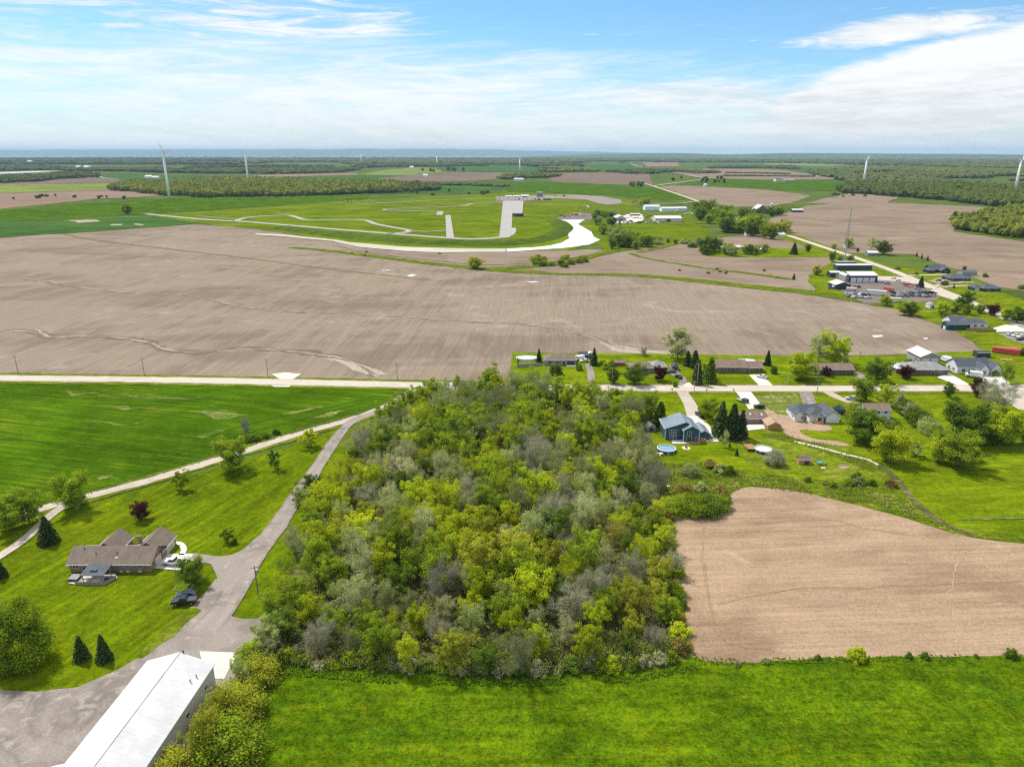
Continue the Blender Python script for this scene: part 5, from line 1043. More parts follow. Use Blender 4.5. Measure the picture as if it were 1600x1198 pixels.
def hip(mb_wall, mb_roof, mb_trim, x0, x1, y0, y1, h, rise, oh=0.5, t=0.16):
    mb_wall.box(x0, x1, y0, y1, -0.1, h)
    X0, X1, Y0, Y1 = x0 - oh, x1 + oh, y0 - oh, y1 + oh; w = (X1 - X0) / 2; d = (Y1 - Y0) / 2; c = 0.02
    if w > d: r0, r1 = (X0 + d, (Y0 + Y1) / 2), (X1 - d, (Y0 + Y1) / 2)
    else: r0, r1 = ((X0 + X1) / 2, Y0 + w), ((X0 + X1) / 2, Y1 - w)
    B = [(X0, Y0), (X1, Y0), (X1, Y1), (X0, Y1)]
    V = [(x, y, h + c) for x, y in B] + [(x, y, h + c + t) for x, y in B] + [(*r0, h + c + rise), (*r1, h + c + rise)]
    Fc = [(3, 2, 1, 0), (0, 1, 5, 4), (1, 2, 6, 5), (2, 3, 7, 6), (3, 0, 4, 7)]
    Fc += [(4, 5, 9, 8), (5, 6, 9), (6, 7, 8, 9), (7, 4, 8)] if w > d else [(4, 5, 8), (5, 6, 9, 8), (6, 7, 9), (7, 4, 8, 9)]
    mb_roof.add(V, Fc)
    if mb_trim is not None:
        mb_trim += [MB().box(X0, X1, Y0 - 0.09, Y0 - 0.003, h - 0.02, h + 0.17), MB().box(X1 + 0.003, X1 + 0.09, Y0, Y1, h - 0.02, h + 0.17)]
def opening(root, kind, x, y, z, w, h, face, frame='trim'):
    """a window or door set 2-6 cm proud of a wall; face N S E W; (x, y) its middle, z its sill"""
    def slab(a, b, d0, d1, z0, z1):
        m = MB()
        if face == 'S': m.box(x + a, x + b, y - d1, y - d0, z0, z1)
        elif face == 'N': m.box(x + a, x + b, y + d0, y + d1, z0, z1)
        elif face == 'E': m.box(x + d0, x + d1, y + a, y + b, z0, z1)
        else: m.box(x - d1, x - d0, y + a, y + b, z0, z1)
        return m
    if kind == 'window':
        f = slab(-w / 2 - 0.09, w / 2 + 0.09, 0.003, 0.05, z - 0.09, z + h + 0.09).build('window', M[frame], root)
        slab(-w / 2, w / 2, 0.053, 0.06, z, z + h).build('pane', M['pane'], f)
        if w > 0.9: slab(-0.035, 0.035, 0.063, 0.08, z, z + h).build('mullion', M[frame], f)
        return f
    if kind == 'door':
        f = slab(-w / 2 - 0.08, w / 2 + 0.08, 0.003, 0.04, z, z + h + 0.08).build('door', M[frame], root)
        slab(-w / 2, w / 2, 0.043, 0.06, z + 0.02, z + h).build('door_leaf', M['pane'], f)
        return f
    if kind == 'garage':
        f = slab(-w / 2 - 0.1, w / 2 + 0.1, 0.003, 0.04, z, z + h + 0.1).build('garage_door', M['trim'], root)
        n = 4
        for i in range(n): slab(-w / 2, w / 2, 0.043, 0.07, z + h * i / n + 0.03, z + h * (i + 1) / n).build('door_panel', M['trim'] if frame == 'trim' else M[frame], f)
        return f
    if kind == 'dark':
        return slab(-w / 2, w / 2, 0.003, 0.03, z, z + h).build('opening', M['dark_metal_and_shade'], root)  # flat dark slab on the wall, its colour standing for shade inside
def house(name, label, cat, xl, xr, yf, wings, opens=(), group=None, rz=0.0, extra=None, W=None):
    """front wall from photo point (xl, yf) to (xr, yf). Wings and openings in metres from the front's middle, x scaled so that the
    front is exactly W wide in their own numbers"""
    a = G(xl, yf); b = G(xr, yf); width = b[0] - a[0]
    k = width / W if W else 1.0
    root = thing(name, label, cat, ((a[0] + b[0]) / 2, a[1], 0.04), rz, group)
    root.scale = (k, k, k)
    for w in wings:
        mw, mr, mt = MB(), MB(), [] if w.get('trim', True) else None
        if w['roof'] == 'hip': hip(mw, mr, mt, *w['box'], w['h'], w['rise'], w.get('oh', 0.5))
        elif w['roof'] == 'flat':
            x0, x1, y0, y1 = w['box']; mw.box(x0, x1, y0, y1, -0.1, w['h']); mr.box(x0 - 0.2, x1 + 0.2, y0 - 0.2, y1 + 0.2, w['h'] + 0.01, w['h'] + 0.25); mt = None
        else: gable(mw, mr, mt, *w['box'], w['h'], w['rise'], w['roof'], w.get('oh', 0.45), ridge=w.get('ridge', 0.5))
        mw.build('wall', M[w['wall']], root); r = mr.build('roof', M[w['rm']], root)
        for m_ in (mt or ()): m_.build('fascia', M['trim'], r)
    for o in opens: opening(root, *o)
    if extra: extra(root)
    return root
def chimney(root, x, y, z0, z1, mat='brick', s=0.45):
    c = MB().box(x - s, x + s, y - s * 0.8, y + s * 0.8, z0, z1).build('chimney', M[mat], root)
    MB().box(x - s - 0.08, x + s + 0.08, y - s * 0.8 - 0.08, y + s * 0.8 + 0.08, z1 + 0.003, z1 + 0.15).build('cap', M['stone'], c)
    MB().tube((x, y, z1 + 0.15), (x, y, z1 + 0.5), 0.16, 0.14, 8).build('flue', M['dark_metal_and_shade'], c)
def vents(root, pts, mat='dark_metal_and_shade'):
    for x, y, z in pts: MB().tube((x, y, z - 0.4), (x, y, z + 0.45), 0.12, 0.12, 8).lathe([(0.18, 0.45), (0.12, 0.6)], 8, (x, y, z)).build('roof_vent', M[mat], root)
def skylights(root, pts, slope):
    for x, y, z in pts:
        o = MB().box(-0.4, 0.4, -0.6, 0.6, -0.1, 0.12).build('skylight', M['trim'], root, (x, y, z)); o.rotation_euler = (slope, 0, 0)
g = dict
# brick ranch house on the left lawn
def brick_extra(r):
    chimney(r, 4.9, 7.6, 4.3, 6.6); vents(r, [(-8.2, 3.4, 4.8), (-4.5, 2.2, 4.1), (1.2, 2.3, 4.2)])
    MB().box(-0.4, 0.4, 1.0, 1.9, 3.35, 3.75).build('skylight', M['trim'], r, (1.5, 0, 0))
    for x in (3.0, 4.8, 8.0): MB().box(x - 0.5, x + 0.5, -0.25, -0.12, 0.1, 0.5).build('basement_window', M['trim'], r)
house('brick_house', 'brick ranch house with brown roof, chimney and two rear wings on the left lawn', 'house', 110, 237, 893.5,
      [g(box=(-11, 11, 0, 8.6), h=2.8, rise=2.5, roof='x', wall='brick', rm='shingle_brown', oh=0.6), g(box=(-7.4, -0.8, 6.0, 13.6), h=2.82, rise=2.5, roof='y', wall='brick', rm='shingle_brown'), g(box=(3.8, 11.25, 6.0, 14.2), h=2.85, rise=2.6, roof='y', wall='brick', rm='shingle_brown')],
      [('window', -9.2, 0, 1.3, 1.5, 1.1, 'S'), ('door', -6.6, 0, 0.1, 1.6, 2.1, 'S'), ('window', -2.5, 0, 1.2, 1.8, 1.2, 'S'), ('window', 3.2, 0, 1.5, 0.8, 0.8, 'S'), ('window', 4.8, 0, 1.5, 0.8, 0.8, 'S'), ('window', 8.2, 0, 1.4, 1.1, 0.9, 'S'), ('garage', 11.25, 11.0, 0.05, 4.6, 2.3, 'E', 'cushion'), ('garage', 11.0, 4.3, 0.05, 3.2, 2.2, 'E', 'cushion'), ('window', 11.0, 1.4, 1.2, 0.9, 1.0, 'E')], W=22, extra=brick_extra)
# long white shed at the lower left
def shed_extra(r):
    [MB().box(-0.2, 0.2, y0, y0 + 5.6, 6.98, 7.16).build('ridge_cap', M['galv'] if k % 2 else M['white_sheet'], r) for k, y0 in enumerate(np.arange(-28, 22, 5.65).tolist())]
    vents(r, [(5.4, 18.5, 5.25), (5.0, 17.0, 5.4)], 'galv')
    MB().tube((0.7, 23.1, 0), (0.7, 23.1, 7.4), 0.14, 0.14, 8).build('flue', M['dark_metal_and_shade'], r)
    MB().box(-9.6, -6.85, -9.5, -1.5, 0, 3.0).build('lean_to_wall', M['white_wall'], r)
    MB().prism([(-9.9, 3.0), (-6.8, 4.0), (-6.8, 4.15), (-9.9, 3.15)], -10, -1, 'y').build('lean_to_roof', M['white_sheet'], r)
sx0, sy1 = G(228, 1035, 4.6); sx1, _ = G(334, 1041, 4.6)
WSH = (sx1 - sx0) / 2 - 0.3
r = thing('white_shed', 'long white metal shed with a low ridge at the lower left corner', 'shed', ((sx0 + sx1) / 2 - 1.34, sy1 - 0.3 - 22.56, 0.05), R(-3.4))
mw, mr = MB(), MB(); gable(mw, mr, None, -WSH, WSH, -28, 22.6, 4.6, 2.3, 'y', 0.3)
mw.build('wall', M['steel_wall'], r); mr.build('roof', M['white_sheet'], r); shed_extra(r)
for y in (4.0, 12.0, 19.0): opening(r, 'window', WSH, y, 2.0, 1.0, 0.8, 'E')
opening(r, 'garage', -WSH, 14.0, 0.05, 4.2, 3.6, 'W'); opening(r, 'door', -WSH, 8.0, 0.05, 1.0, 2.1, 'W'); opening(r, 'garage', -2.0, 22.6, 0.05, 4.0, 3.6, 'N')
sheet('concrete_pad', 'bright concrete pad beside the white shed', [(312, 1019), (373, 1021), (350, 1063), (322, 1060)], 12, M['concrete'], 0)

# houses north of the main road
house('ranch_house', 'grey hip-roofed ranch house beside the fenced oval pool', 'house', 850, 899, 571,
      [g(box=(-8, 8, 0, 8.5), h=2.7, rise=2.3, roof='hip', wall='grey_wall', rm='shingle_brown')], [('window', -5, 0, 1.0, 1.6, 1.2, 'S'), ('window', -1.2, 0, 1.0, 1.6, 1.2, 'S'), ('door', 2.2, 0, 0.1, 1.0, 2.1, 'S'), ('dark', 5.6, 0, 0.1, 3.6, 2.3, 'S')], W=16, extra=lambda r: (skylights(r, [(2.0, 2.6, 4.0), (4.2, 2.6, 4.0)], R(27)), MB().box(3.4, 8.0, -2.2, -0.01, 0, 0.3).build('porch', M['concrete'], r)))
house('garden_shed', 'dark garden shed behind two white cars', 'shed', 904, 918, 561, [g(box=(-2.2, 2.2, 0, 3.2), h=2.2, rise=1.0, roof='x', wall='black_sheet', rm='shingle_dark', oh=0.25)], [('dark', 0, 0, 0.1, 1.4, 1.8, 'S')], W=4.4)
house('garden_shed', 'small pale-roofed shed behind the drive-end spruce', 'shed', 918, 927, 559, [g(box=(-1.6, 1.6, 0, 3), h=2.0, rise=0.9, roof='y', wall='grey_wall', rm='silver_roof', oh=0.2)], [('door', 0, 0, 0.05, 1.0, 1.8, 'S')], W=3.2)
house('ranch_house', 'low brown-roofed ranch house behind the red-leaved tree', 'house', 985, 1041, 583,
      [g(box=(-9, 3, 0, 8), h=2.6, rise=2.2, roof='hip', wall='sage', rm='shingle_brown'), g(box=(1.5, 9, 1.2, 9.5), h=2.7, rise=2.4, roof='hip', wall='sage', rm='shingle_grey')], [('window', -6, 0, 1.0, 1.8, 1.2, 'S'), ('window', -1.5, 0, 0.9, 2.4, 1.3, 'S'), ('door', 2.2, 1.2, 0.1, 1.0, 2.1, 'S'), ('window', 5.5, 1.2, 1.0, 1.6, 1.2, 'S')], W=18)
house('garden_shed', 'little dark shed with an open front behind the gravel drive', 'shed', 1049, 1060, 579, [g(box=(-1.9, 1.9, 0, 4), h=2.2, rise=1.5, roof='y', wall='grey_wall', rm='shingle_dark', oh=0.25)], [('dark', 0, 0, 0.05, 2.6, 2.0, 'S')], W=3.8)
house('garden_shed', 'low red-brown lean-to left of the low ranch house', 'shed', 960, 977, 572, [g(box=(-2.6, 2.6, 0, 2.6), h=1.9, rise=0.7, roof='x', wall='rust_red', rm='shingle_redbrown', oh=0.25)], W=5.2)
house('brick_house', 'long dark brick ranch house with a lower garage wing', 'house', 1119, 1192, 583,
      [g(box=(-10.8, 3.0, 0, 8.5), h=3.0, rise=2.1, roof='x', wall='brick_dark', rm='shingle_redbrown'), g(box=(3.05, 10.6, 0.6, 8.0), h=2.6, rise=1.8, roof='x', wall='brick_dark', rm='shingle_redbrown')],
      [('window', x, 0, 1.1, 1.3, 1.2, 'S') for x in (-9.2, -6.4, -0.2, 1.8)] + [('door', -3.3, 0, 0.1, 1.0, 2.1, 'S'), ('garage', 6.8, 0.6, 0.05, 4.6, 2.1, 'S', 'brick_dark')], W=21.4)
house('garden_shed', 'orange-red garden shed right of the long brick house', 'shed', 1184, 1194, 571, [g(box=(-1.8, 1.8, 0, 2.8), h=2.0, rise=0.8, roof='x', wall='rust_red', rm='shingle_tan', oh=0.25)], [('dark', 0, 0, 0.05, 1.2, 1.7, 'S')], W=3.6)
house('ranch_house', 'dark brown ranch house with a white end behind the lime tree', 'house', 1268, 1333, 586,
      [g(box=(-5.2, 9.5, 0, 8), h=2.7, rise=1.7, roof='x', wall='brick_dark', rm='shingle_redbrown'), g(box=(-9.5, -5.25, 0.5, 7.5), h=2.5, rise=1.5, roof='x', wall='white_wall', rm='shingle_redbrown')], [('window', -7.4, 0.5, 1.0, 1.8, 1.1, 'S'), ('window', -2.5, 0, 1.0, 1.6, 1.1, 'S'), ('door', 0.4, 0, 0.1, 1.0, 2.1, 'S'), ('window', 3.2, 0, 1.0, 1.8, 1.1, 'S'), ('window', 6.8, 0, 1.0, 1.6, 1.1, 'S')], W=19)
house('garden_shed', 'small white shed behind the dark brown ranch house', 'shed', 1316, 1327, 567, [g(box=(-1.8, 1.8, 0, 2.6), h=2.0, rise=0.7, roof='x', wall='white_wall', rm='silver_roof', oh=0.2)], [('dark', 0.4, 0, 0.05, 1.0, 1.6, 'S')], W=3.6)
house('garage', 'tall grey garage with white roof and two white doors', 'garage', 1437, 1467, 570, [g(box=(-4.6, 4.6, 0, 12), h=4.0, rise=2.0, roof='y', wall='grey_wall', rm='white_sheet')], [('garage', -2.2, 0, 0.05, 3.2, 3.0, 'S'), ('garage', 2.2, 0, 0.05, 3.2, 3.0, 'S'), ('window', -4.6, 4.0, 1.3, 1.3, 1.3, 'W'), ('door', -4.6, 1.5, 0.05, 1.0, 2.1, 'W')], W=9.2)
house('ranch_house', 'wide grey hip-roofed house before the two-door garage', 'house', 1416, 1480, 586, [g(box=(-9.5, 9.5, 0, 9.5), h=2.6, rise=2.6, roof='hip', wall='brick_dark', rm='shingle_grey', oh=0.7), g(box=(-13.0, -8, 2.5, 8), h=2.3, rise=1.5, roof='hip', wall='brick_dark', rm='silver_roof')], [('window', -6, 0, 0.9, 2.0, 1.2, 'S'), ('window', -1, 0, 0.9, 2.4, 1.2, 'S'), ('door', 2.6, 0, 0.1, 1.1, 2.1, 'S'), ('window', 6, 0, 0.9, 1.8, 1.2, 'S')], W=19)
house('house', 'white house with slate gables beside the white camper', 'house', 1499, 1560, 586,
      [g(box=(-9, 6, 2.0, 11), h=3.3, rise=3.0, roof='x', wall='white_wall', rm='shingle_slate'), g(box=(-1.2, 3.4, -1.5, 6), h=3.2, rise=2.2, roof='y', wall='white_wall', rm='shingle_slate'), g(box=(4.6, 9.4, -1.0, 9.0), h=3.2, rise=2.6, roof='y', wall='white_wall', rm='shingle_slate')],
      [('window', 1.1, -1.5, 1.0, 1.6, 1.4, 'S'), ('garage', 7.0, -1.0, 0.05, 3.4, 2.3, 'S'), ('window', -9, 5, 1.0, 1.2, 1.2, 'W'), ('window', -9, 8.5, 1.0, 1.2, 1.2, 'W'), ('door', -3.2, 2.0, 0.1, 1.1, 2.1, 'S'), ('window', -6.2, 2.0, 1.0, 1.5, 1.3, 'S')], W=18)
house('garden_shed', 'black flat-roofed shed behind the white gabled house', 'shed', 1526, 1547, 559, [g(box=(-3.2, 3.2, 0, 3.4), h=2.4, rise=0.6, roof='x', wall='black_sheet', rm='shingle_dark', oh=0.2)], [('dark', 0, 0, 0.05, 2.4, 1.9, 'S')], W=6.4)
# houses south of the main road
def blue_extra(r):
    MB().box(0.4, 6.0, -4.4, -2.62, 0, 0.35).build('deck', M['cedar'], r)
    MB().box(6.2, 8.6, -2.2, -0.02, 0, 1.2).build('garden_wall', M['cedar'], r)
    for x in (-7.0, -0.42, 5.72): MB().box(x - 0.14, x + 0.14, -0.06 if x < -5 else -2.58, -0.004 if x < -5 else -2.503, 0, 5.0).build('corner_board', M['trim'], r)
    vents(r, [(-1.5, 6.5, 7.4)], 'trim')
house('house', 'dark blue two-storey house with a pale metal roof beside the wood', 'house', 1032, 1101, 687,
      [g(box=(-7.0, 5.6, 0, 10.5), h=4.7, rise=2.6, roof='y', wall='blue_siding', rm='blue_roof', ridge=0.62), g(box=(-0.4, 5.7, -2.5, 4), h=4.9, rise=1.7, roof='y', wall='blue_siding', rm='blue_roof', oh=0.35), g(box=(5.75, 10.4, -0.4, 8.5), h=2.5, rise=1.4, roof='y', wall='blue_siding', rm='blue_roof')],
      [('window', -4.6, 0, 2.9, 1.2, 1.2, 'S'), ('window', -3.1, 0, 2.9, 1.2, 1.2, 'S'), ('window', -4.6, 0, 0.8, 1.2, 1.4, 'S'), ('window', -3.1, 0, 0.8, 1.2, 1.4, 'S'), ('window', 1.8, -2.5, 2.9, 1.5, 1.5, 'S'), ('door', 1.8, -2.5, 0.36, 1.8, 2.0, 'S'), ('window', 4.6, -2.5, 1.2, 0.8, 0.9, 'S'), ('garage', 10.4, 4.5, 0.05, 4.6, 2.1, 'E')], W=17.4, extra=blue_extra)
house('garden_shed', 'grey arched shed half hidden between the wood and the blue house', 'shed', 1011, 1024, 674, [g(box=(-2.0, 2.0, 0, 5), h=1.8, rise=1.4, roof='y', wall='grey_wall', rm='shingle_grey', oh=0.15)], [('dark', 0, 0, 0.05, 1.8, 1.8, 'S')], W=4)
house('house', 'brown-roofed brick house with skylights behind a white patio', 'house', 1153, 1197, 662,
      [g(box=(-7, 7, 0, 8.4), h=2.8, rise=2.3, roof='x', wall='brick', rm='shingle_redbrown')], [('door', -4, 0, 0.1, 2.2, 2.1, 'S'), ('window', -0.5, 0, 1.0, 1.8, 1.2, 'S'), ('window', 3.5, 0, 1.0, 1.6, 1.2, 'S')], W=14, extra=lambda r: skylights(r, [(-3.6, 2.0, 4.02), (-0.6, 2.4, 4.25), (5.0, 2.2, 4.15)], R(28)))
house('garden_shed', 'tan wooden garage with a tan roof touching the brown house', 'garage', 1200, 1220, 672, [g(box=(-3.2, 3.2, 0, 8), h=2.5, rise=1.6, roof='y', wall='cedar', rm='shingle_tan', oh=0.4)], [('door', -3.2, 3, 0.05, 1.0, 2.0, 'W')], W=6.4)
def new_extra(r):
    for x in (-0.6, 0.6, 1.8): MB().tube((x, -2.6, 0), (x * 0.8 + 0.2, -0.6, 1.6), 0.09, 0.09, 4).build('scaffold_plank', M['lumber'], r)
    MB().box(-0.6, 2.0, -1.9, -0.55, 0, 1.3).build('steps', M['lumber'], r)
house('house', 'new white house with slate hips standing in bare earth', 'house', 1243, 1311, 661,
      [g(box=(-9.4, 5.6, 5.5, 13.5), h=3.2, rise=2.8, roof='hip', wall='white_wall', rm='shingle_slate'), g(box=(-9.8, -5.8, 1.8, 7.0), h=3.3, rise=2.0, roof='y', wall='white_wall', rm='shingle_slate'), g(box=(-3.5, 3.0, 0.6, 9.0), h=3.2, rise=2.6, roof='hip', wall='white_wall', rm='shingle_slate'), g(box=(-1.0, 2.2, -0.5, 3.0), h=3.0, rise=1.2, roof='y', wall='white_wall', rm='shingle_slate'), g(box=(3.9, 10.0, 0.0, 12.0), h=3.6, rise=2.0, roof='y', wall='housewrap', rm='shingle_slate')],
      [('door', 0.6, -0.5, 1.3, 1.8, 1.6, 'S'), ('window', -6.4, 1.8, 1.2, 1.0, 1.4, 'S'), ('window', -9.8, 4.5, 1.4, 0.9, 1.2, 'W')], W=20, extra=new_extra)
house('house', 'white two-storey house with a brown roof behind the round dark tree', 'house', 1350, 1390, 657,
      [g(box=(-6, 6, 0, 8), h=5.2, rise=1.9, roof='x', wall='white_wall', rm='shingle_redbrown')], [('window', x, 0, z, 1.2, 1.1, 'S') for x in (-3.5, 0.2, 3.6) for z in (3.5,)] + [('door', 3.2, 0, 0.1, 1.8, 2.0, 'S'), ('window', 0.2, 0, 1.0, 1.4, 1.1, 'S'), ('window', -6, 4, 3.5, 1.0, 1.1, 'W')], W=12, extra=lambda r: MB().box(2.2, 7.5, -3.2, -0.02, 0, 0.5).build('deck', M['wood_grey'], r))
house('garden_shed', 'small brown shed with a wooden gable below the round pool', 'shed', 1248, 1266, 726, [g(box=(-2.2, 2.2, 0, 2.6), h=2.0, rise=1.1, roof='x', wall='cedar', rm='shingle_redbrown', oh=0.2)], [('dark', 0.8, 0, 0.05, 1.8, 1.6, 'S')], W=4.4)
house('garden_shed', 'grey lean-to under the big lime tree', 'shed', 1392, 1406, 722, [g(box=(-1.8, 1.8, 0, 2.2), h=1.8, rise=0.6, roof='x', wall='wood_grey', rm='shingle_brown', oh=0.2)], [('dark', 0, 0, 0.05, 1.6, 1.4, 'S')], W=3.6)
# buildings about the vehicle yard and the county road
house('garage', 'dark workshop with white roof and four white doors in the yard', 'workshop', 1327, 1370, 442, [g(box=(-9.5, 9.5, 0, 14), h=5.0, rise=1.6, roof='x', wall='navy', rm='white_sheet_x', oh=0.3), g(box=(-12.2, -9.55, 1, 11), h=4.6, rise=1.2, roof='y', wall='stone', rm='silver_roof', oh=0.1)], [('garage', -6.9 + i * 4.3, 0, 0.05, 3.6, 3.4, 'S') for i in range(4)], W=19)
house('shed', 'black shed with one white door behind the workshop', 'shed', 1297, 1313, 434, [g(box=(-4.5, 4.5, 0, 8), h=4.4, rise=0.8, roof='x', wall='black_sheet', rm='silver_roof', oh=0.2)], [('garage', 1.8, 0, 0.05, 3.0, 3.0, 'S')], W=9)
house('shed', 'navy shed with pale roof at the corner of the yard', 'shed', 1305, 1329, 453, [g(box=(-5.5, 5.5, 0, 12), h=3.6, rise=1.9, roof='y', wall='navy', rm='silver_roof', oh=0.3)], [('garage', -5.5, 4, 0.05, 3.0, 2.6, 'W')], W=11)
house('shed', 'long flat pale roof behind the yard workshop', 'shed', 1308, 1362, 423, [g(box=(-14, 14, 0, 8), h=4.2, rise=0.8, roof='flat', wall='black_sheet', rm='silver_roof')], W=28)
house('shed', 'dark flat-roofed store at the back of the yard', 'shed', 1307, 1336, 418, [g(box=(-8, 8, 0, 7), h=4.4, rise=0.8, roof='flat', wall='black_sheet', rm='shingle_grey')], W=16)
house('house', 'black house with crossing gables farthest up the road', 'house', 1456, 1482, 427, [g(box=(-8, 7, 3, 12), h=3.4, rise=3.0, roof='x', wall='navy', rm='shingle_slate'), g(box=(-12, -6, -1, 7), h=2.8, rise=2.0, roof='hip', wall='navy', rm='shingle_slate'), g(box=(0, 7.5, -2, 6), h=3.0, rise=2.2, roof='y', wall='navy', rm='shingle_slate')], [('window', 3.7, -2, 1.0, 2.0, 1.4, 'S'), ('dark', -9, -1, 0.1, 3.2, 2.2, 'S')], W=15)
house('house', 'dark hip-roofed house between the pale drives', 'house', 1482, 1516, 440, [g(box=(-9.5, 9.5, 0, 11), h=3.0, rise=2.8, roof='hip', wall='navy', rm='shingle_slate', oh=0.6)], [('window', -6, 0, 1, 1.8, 1.3, 'S'), ('dark', -1, 0, 0.1, 2.0, 2.2, 'S'), ('window', 3, 0, 1, 1.8, 1.3, 'S'), ('window', 6.8, 0, 1, 1.8, 1.3, 'S')], W=19)
house('shed', 'long dark outbuilding with a pale roof edge behind the hip-roofed house', 'shed', 1503, 1526, 431, [g(box=(-7, 7, 0, 8), h=3.6, rise=1.2, roof='x', wall='grey_wall', rm='shingle_slate', oh=0.3)], W=14)
house('house', 'dark house with a low garage front near the right edge', 'house', 1535, 1563, 456, [g(box=(-8, 8, 0, 11), h=3.0, rise=3.0, roof='hip', wall='navy', rm='shingle_slate'), g(box=(-14, -6, 3, 12), h=2.9, rise=2.8, roof='hip', wall='navy', rm='shingle_slate')], [('garage', -11, 3, 0.05, 4.0, 2.2, 'S'), ('window', -3, 0, 1, 2.0, 1.3, 'S'), ('window', 4, 0, 1, 2.0, 1.3, 'S')], W=16)
house('barn', 'teal metal barn with a slate roof at the field corner', 'barn', 1479, 1510, 516, [g(box=(-7, 7, 0, 7), h=4.2, rise=1.6, roof='x', wall='teal', rm='shingle_slate', oh=0.3)], [('garage', -7, 3.2, 0.05, 2.4, 2.2, 'W')], W=14)
house('house', 'white house with a wide slate roof behind the teal barn', 'house', 1503, 1543, 513, [g(box=(-8, 8, 0, 9), h=2.9, rise=2.6, roof='hip', wall='white_wall', rm='shingle_slate'), g(box=(-12, -3, 5, 15), h=3.2, rise=2.6, roof='x', wall='white_wall', rm='shingle_slate')], [('window', 0, 0, 1, 1.6, 1.2, 'S'), ('window', 4.5, 0, 1, 1.6, 1.2, 'S'), ('dark', -4.5, 0, 0.1, 2.6, 2.2, 'S')], W=16)
house('shed', 'little white shed among the bushes below the yard', 'shed', 1452, 1463, 482, [g(box=(-2.4, 2.4, 0, 5), h=2.4, rise=1.3, roof='y', wall='white_wall', rm='shingle_grey', oh=0.2)], [('dark', 0, 0, 0.05, 1.2, 1.8, 'S')], W=4.8)
house('house', 'pale house with a white gable beside the radio mast', 'house', 1322, 1336, 388, [g(box=(-5.5, 5.5, 0, 8), h=3.4, rise=2.6, roof='y', wall='white_wall', rm='shingle_grey')], W=11)
house('shed', 'small white-roofed shed beyond the county road', 'shed', 1356, 1372, 400, [g(box=(-5, 5, 0, 7), h=3.0, rise=1.4, roof='x', wall='sage', rm='white_sheet_x', oh=0.3)], W=10)
house('barn', 'gambrel barn with a white roof across the county road', 'barn', 1181, 1199, 334, [g(box=(-9, 9, 0, 22), h=6.0, rise=7.0, roof='y', wall='brick_dark', rm='white_sheet', oh=0.3)], [('garage', 0, 0, 0.05, 4.5, 4.0, 'S', 'wood')], W=18)
house('shed', 'low silver shed in the brown field beyond the barn', 'shed', 1238, 1255, 332, [g(box=(-9, 9, 0, 10), h=3.6, rise=1.8, roof='x', wall='black_sheet', rm='silver_roof', oh=0.3)], [('dark', -6, 0, 0.05, 3.0, 2.6, 'S')], W=18)
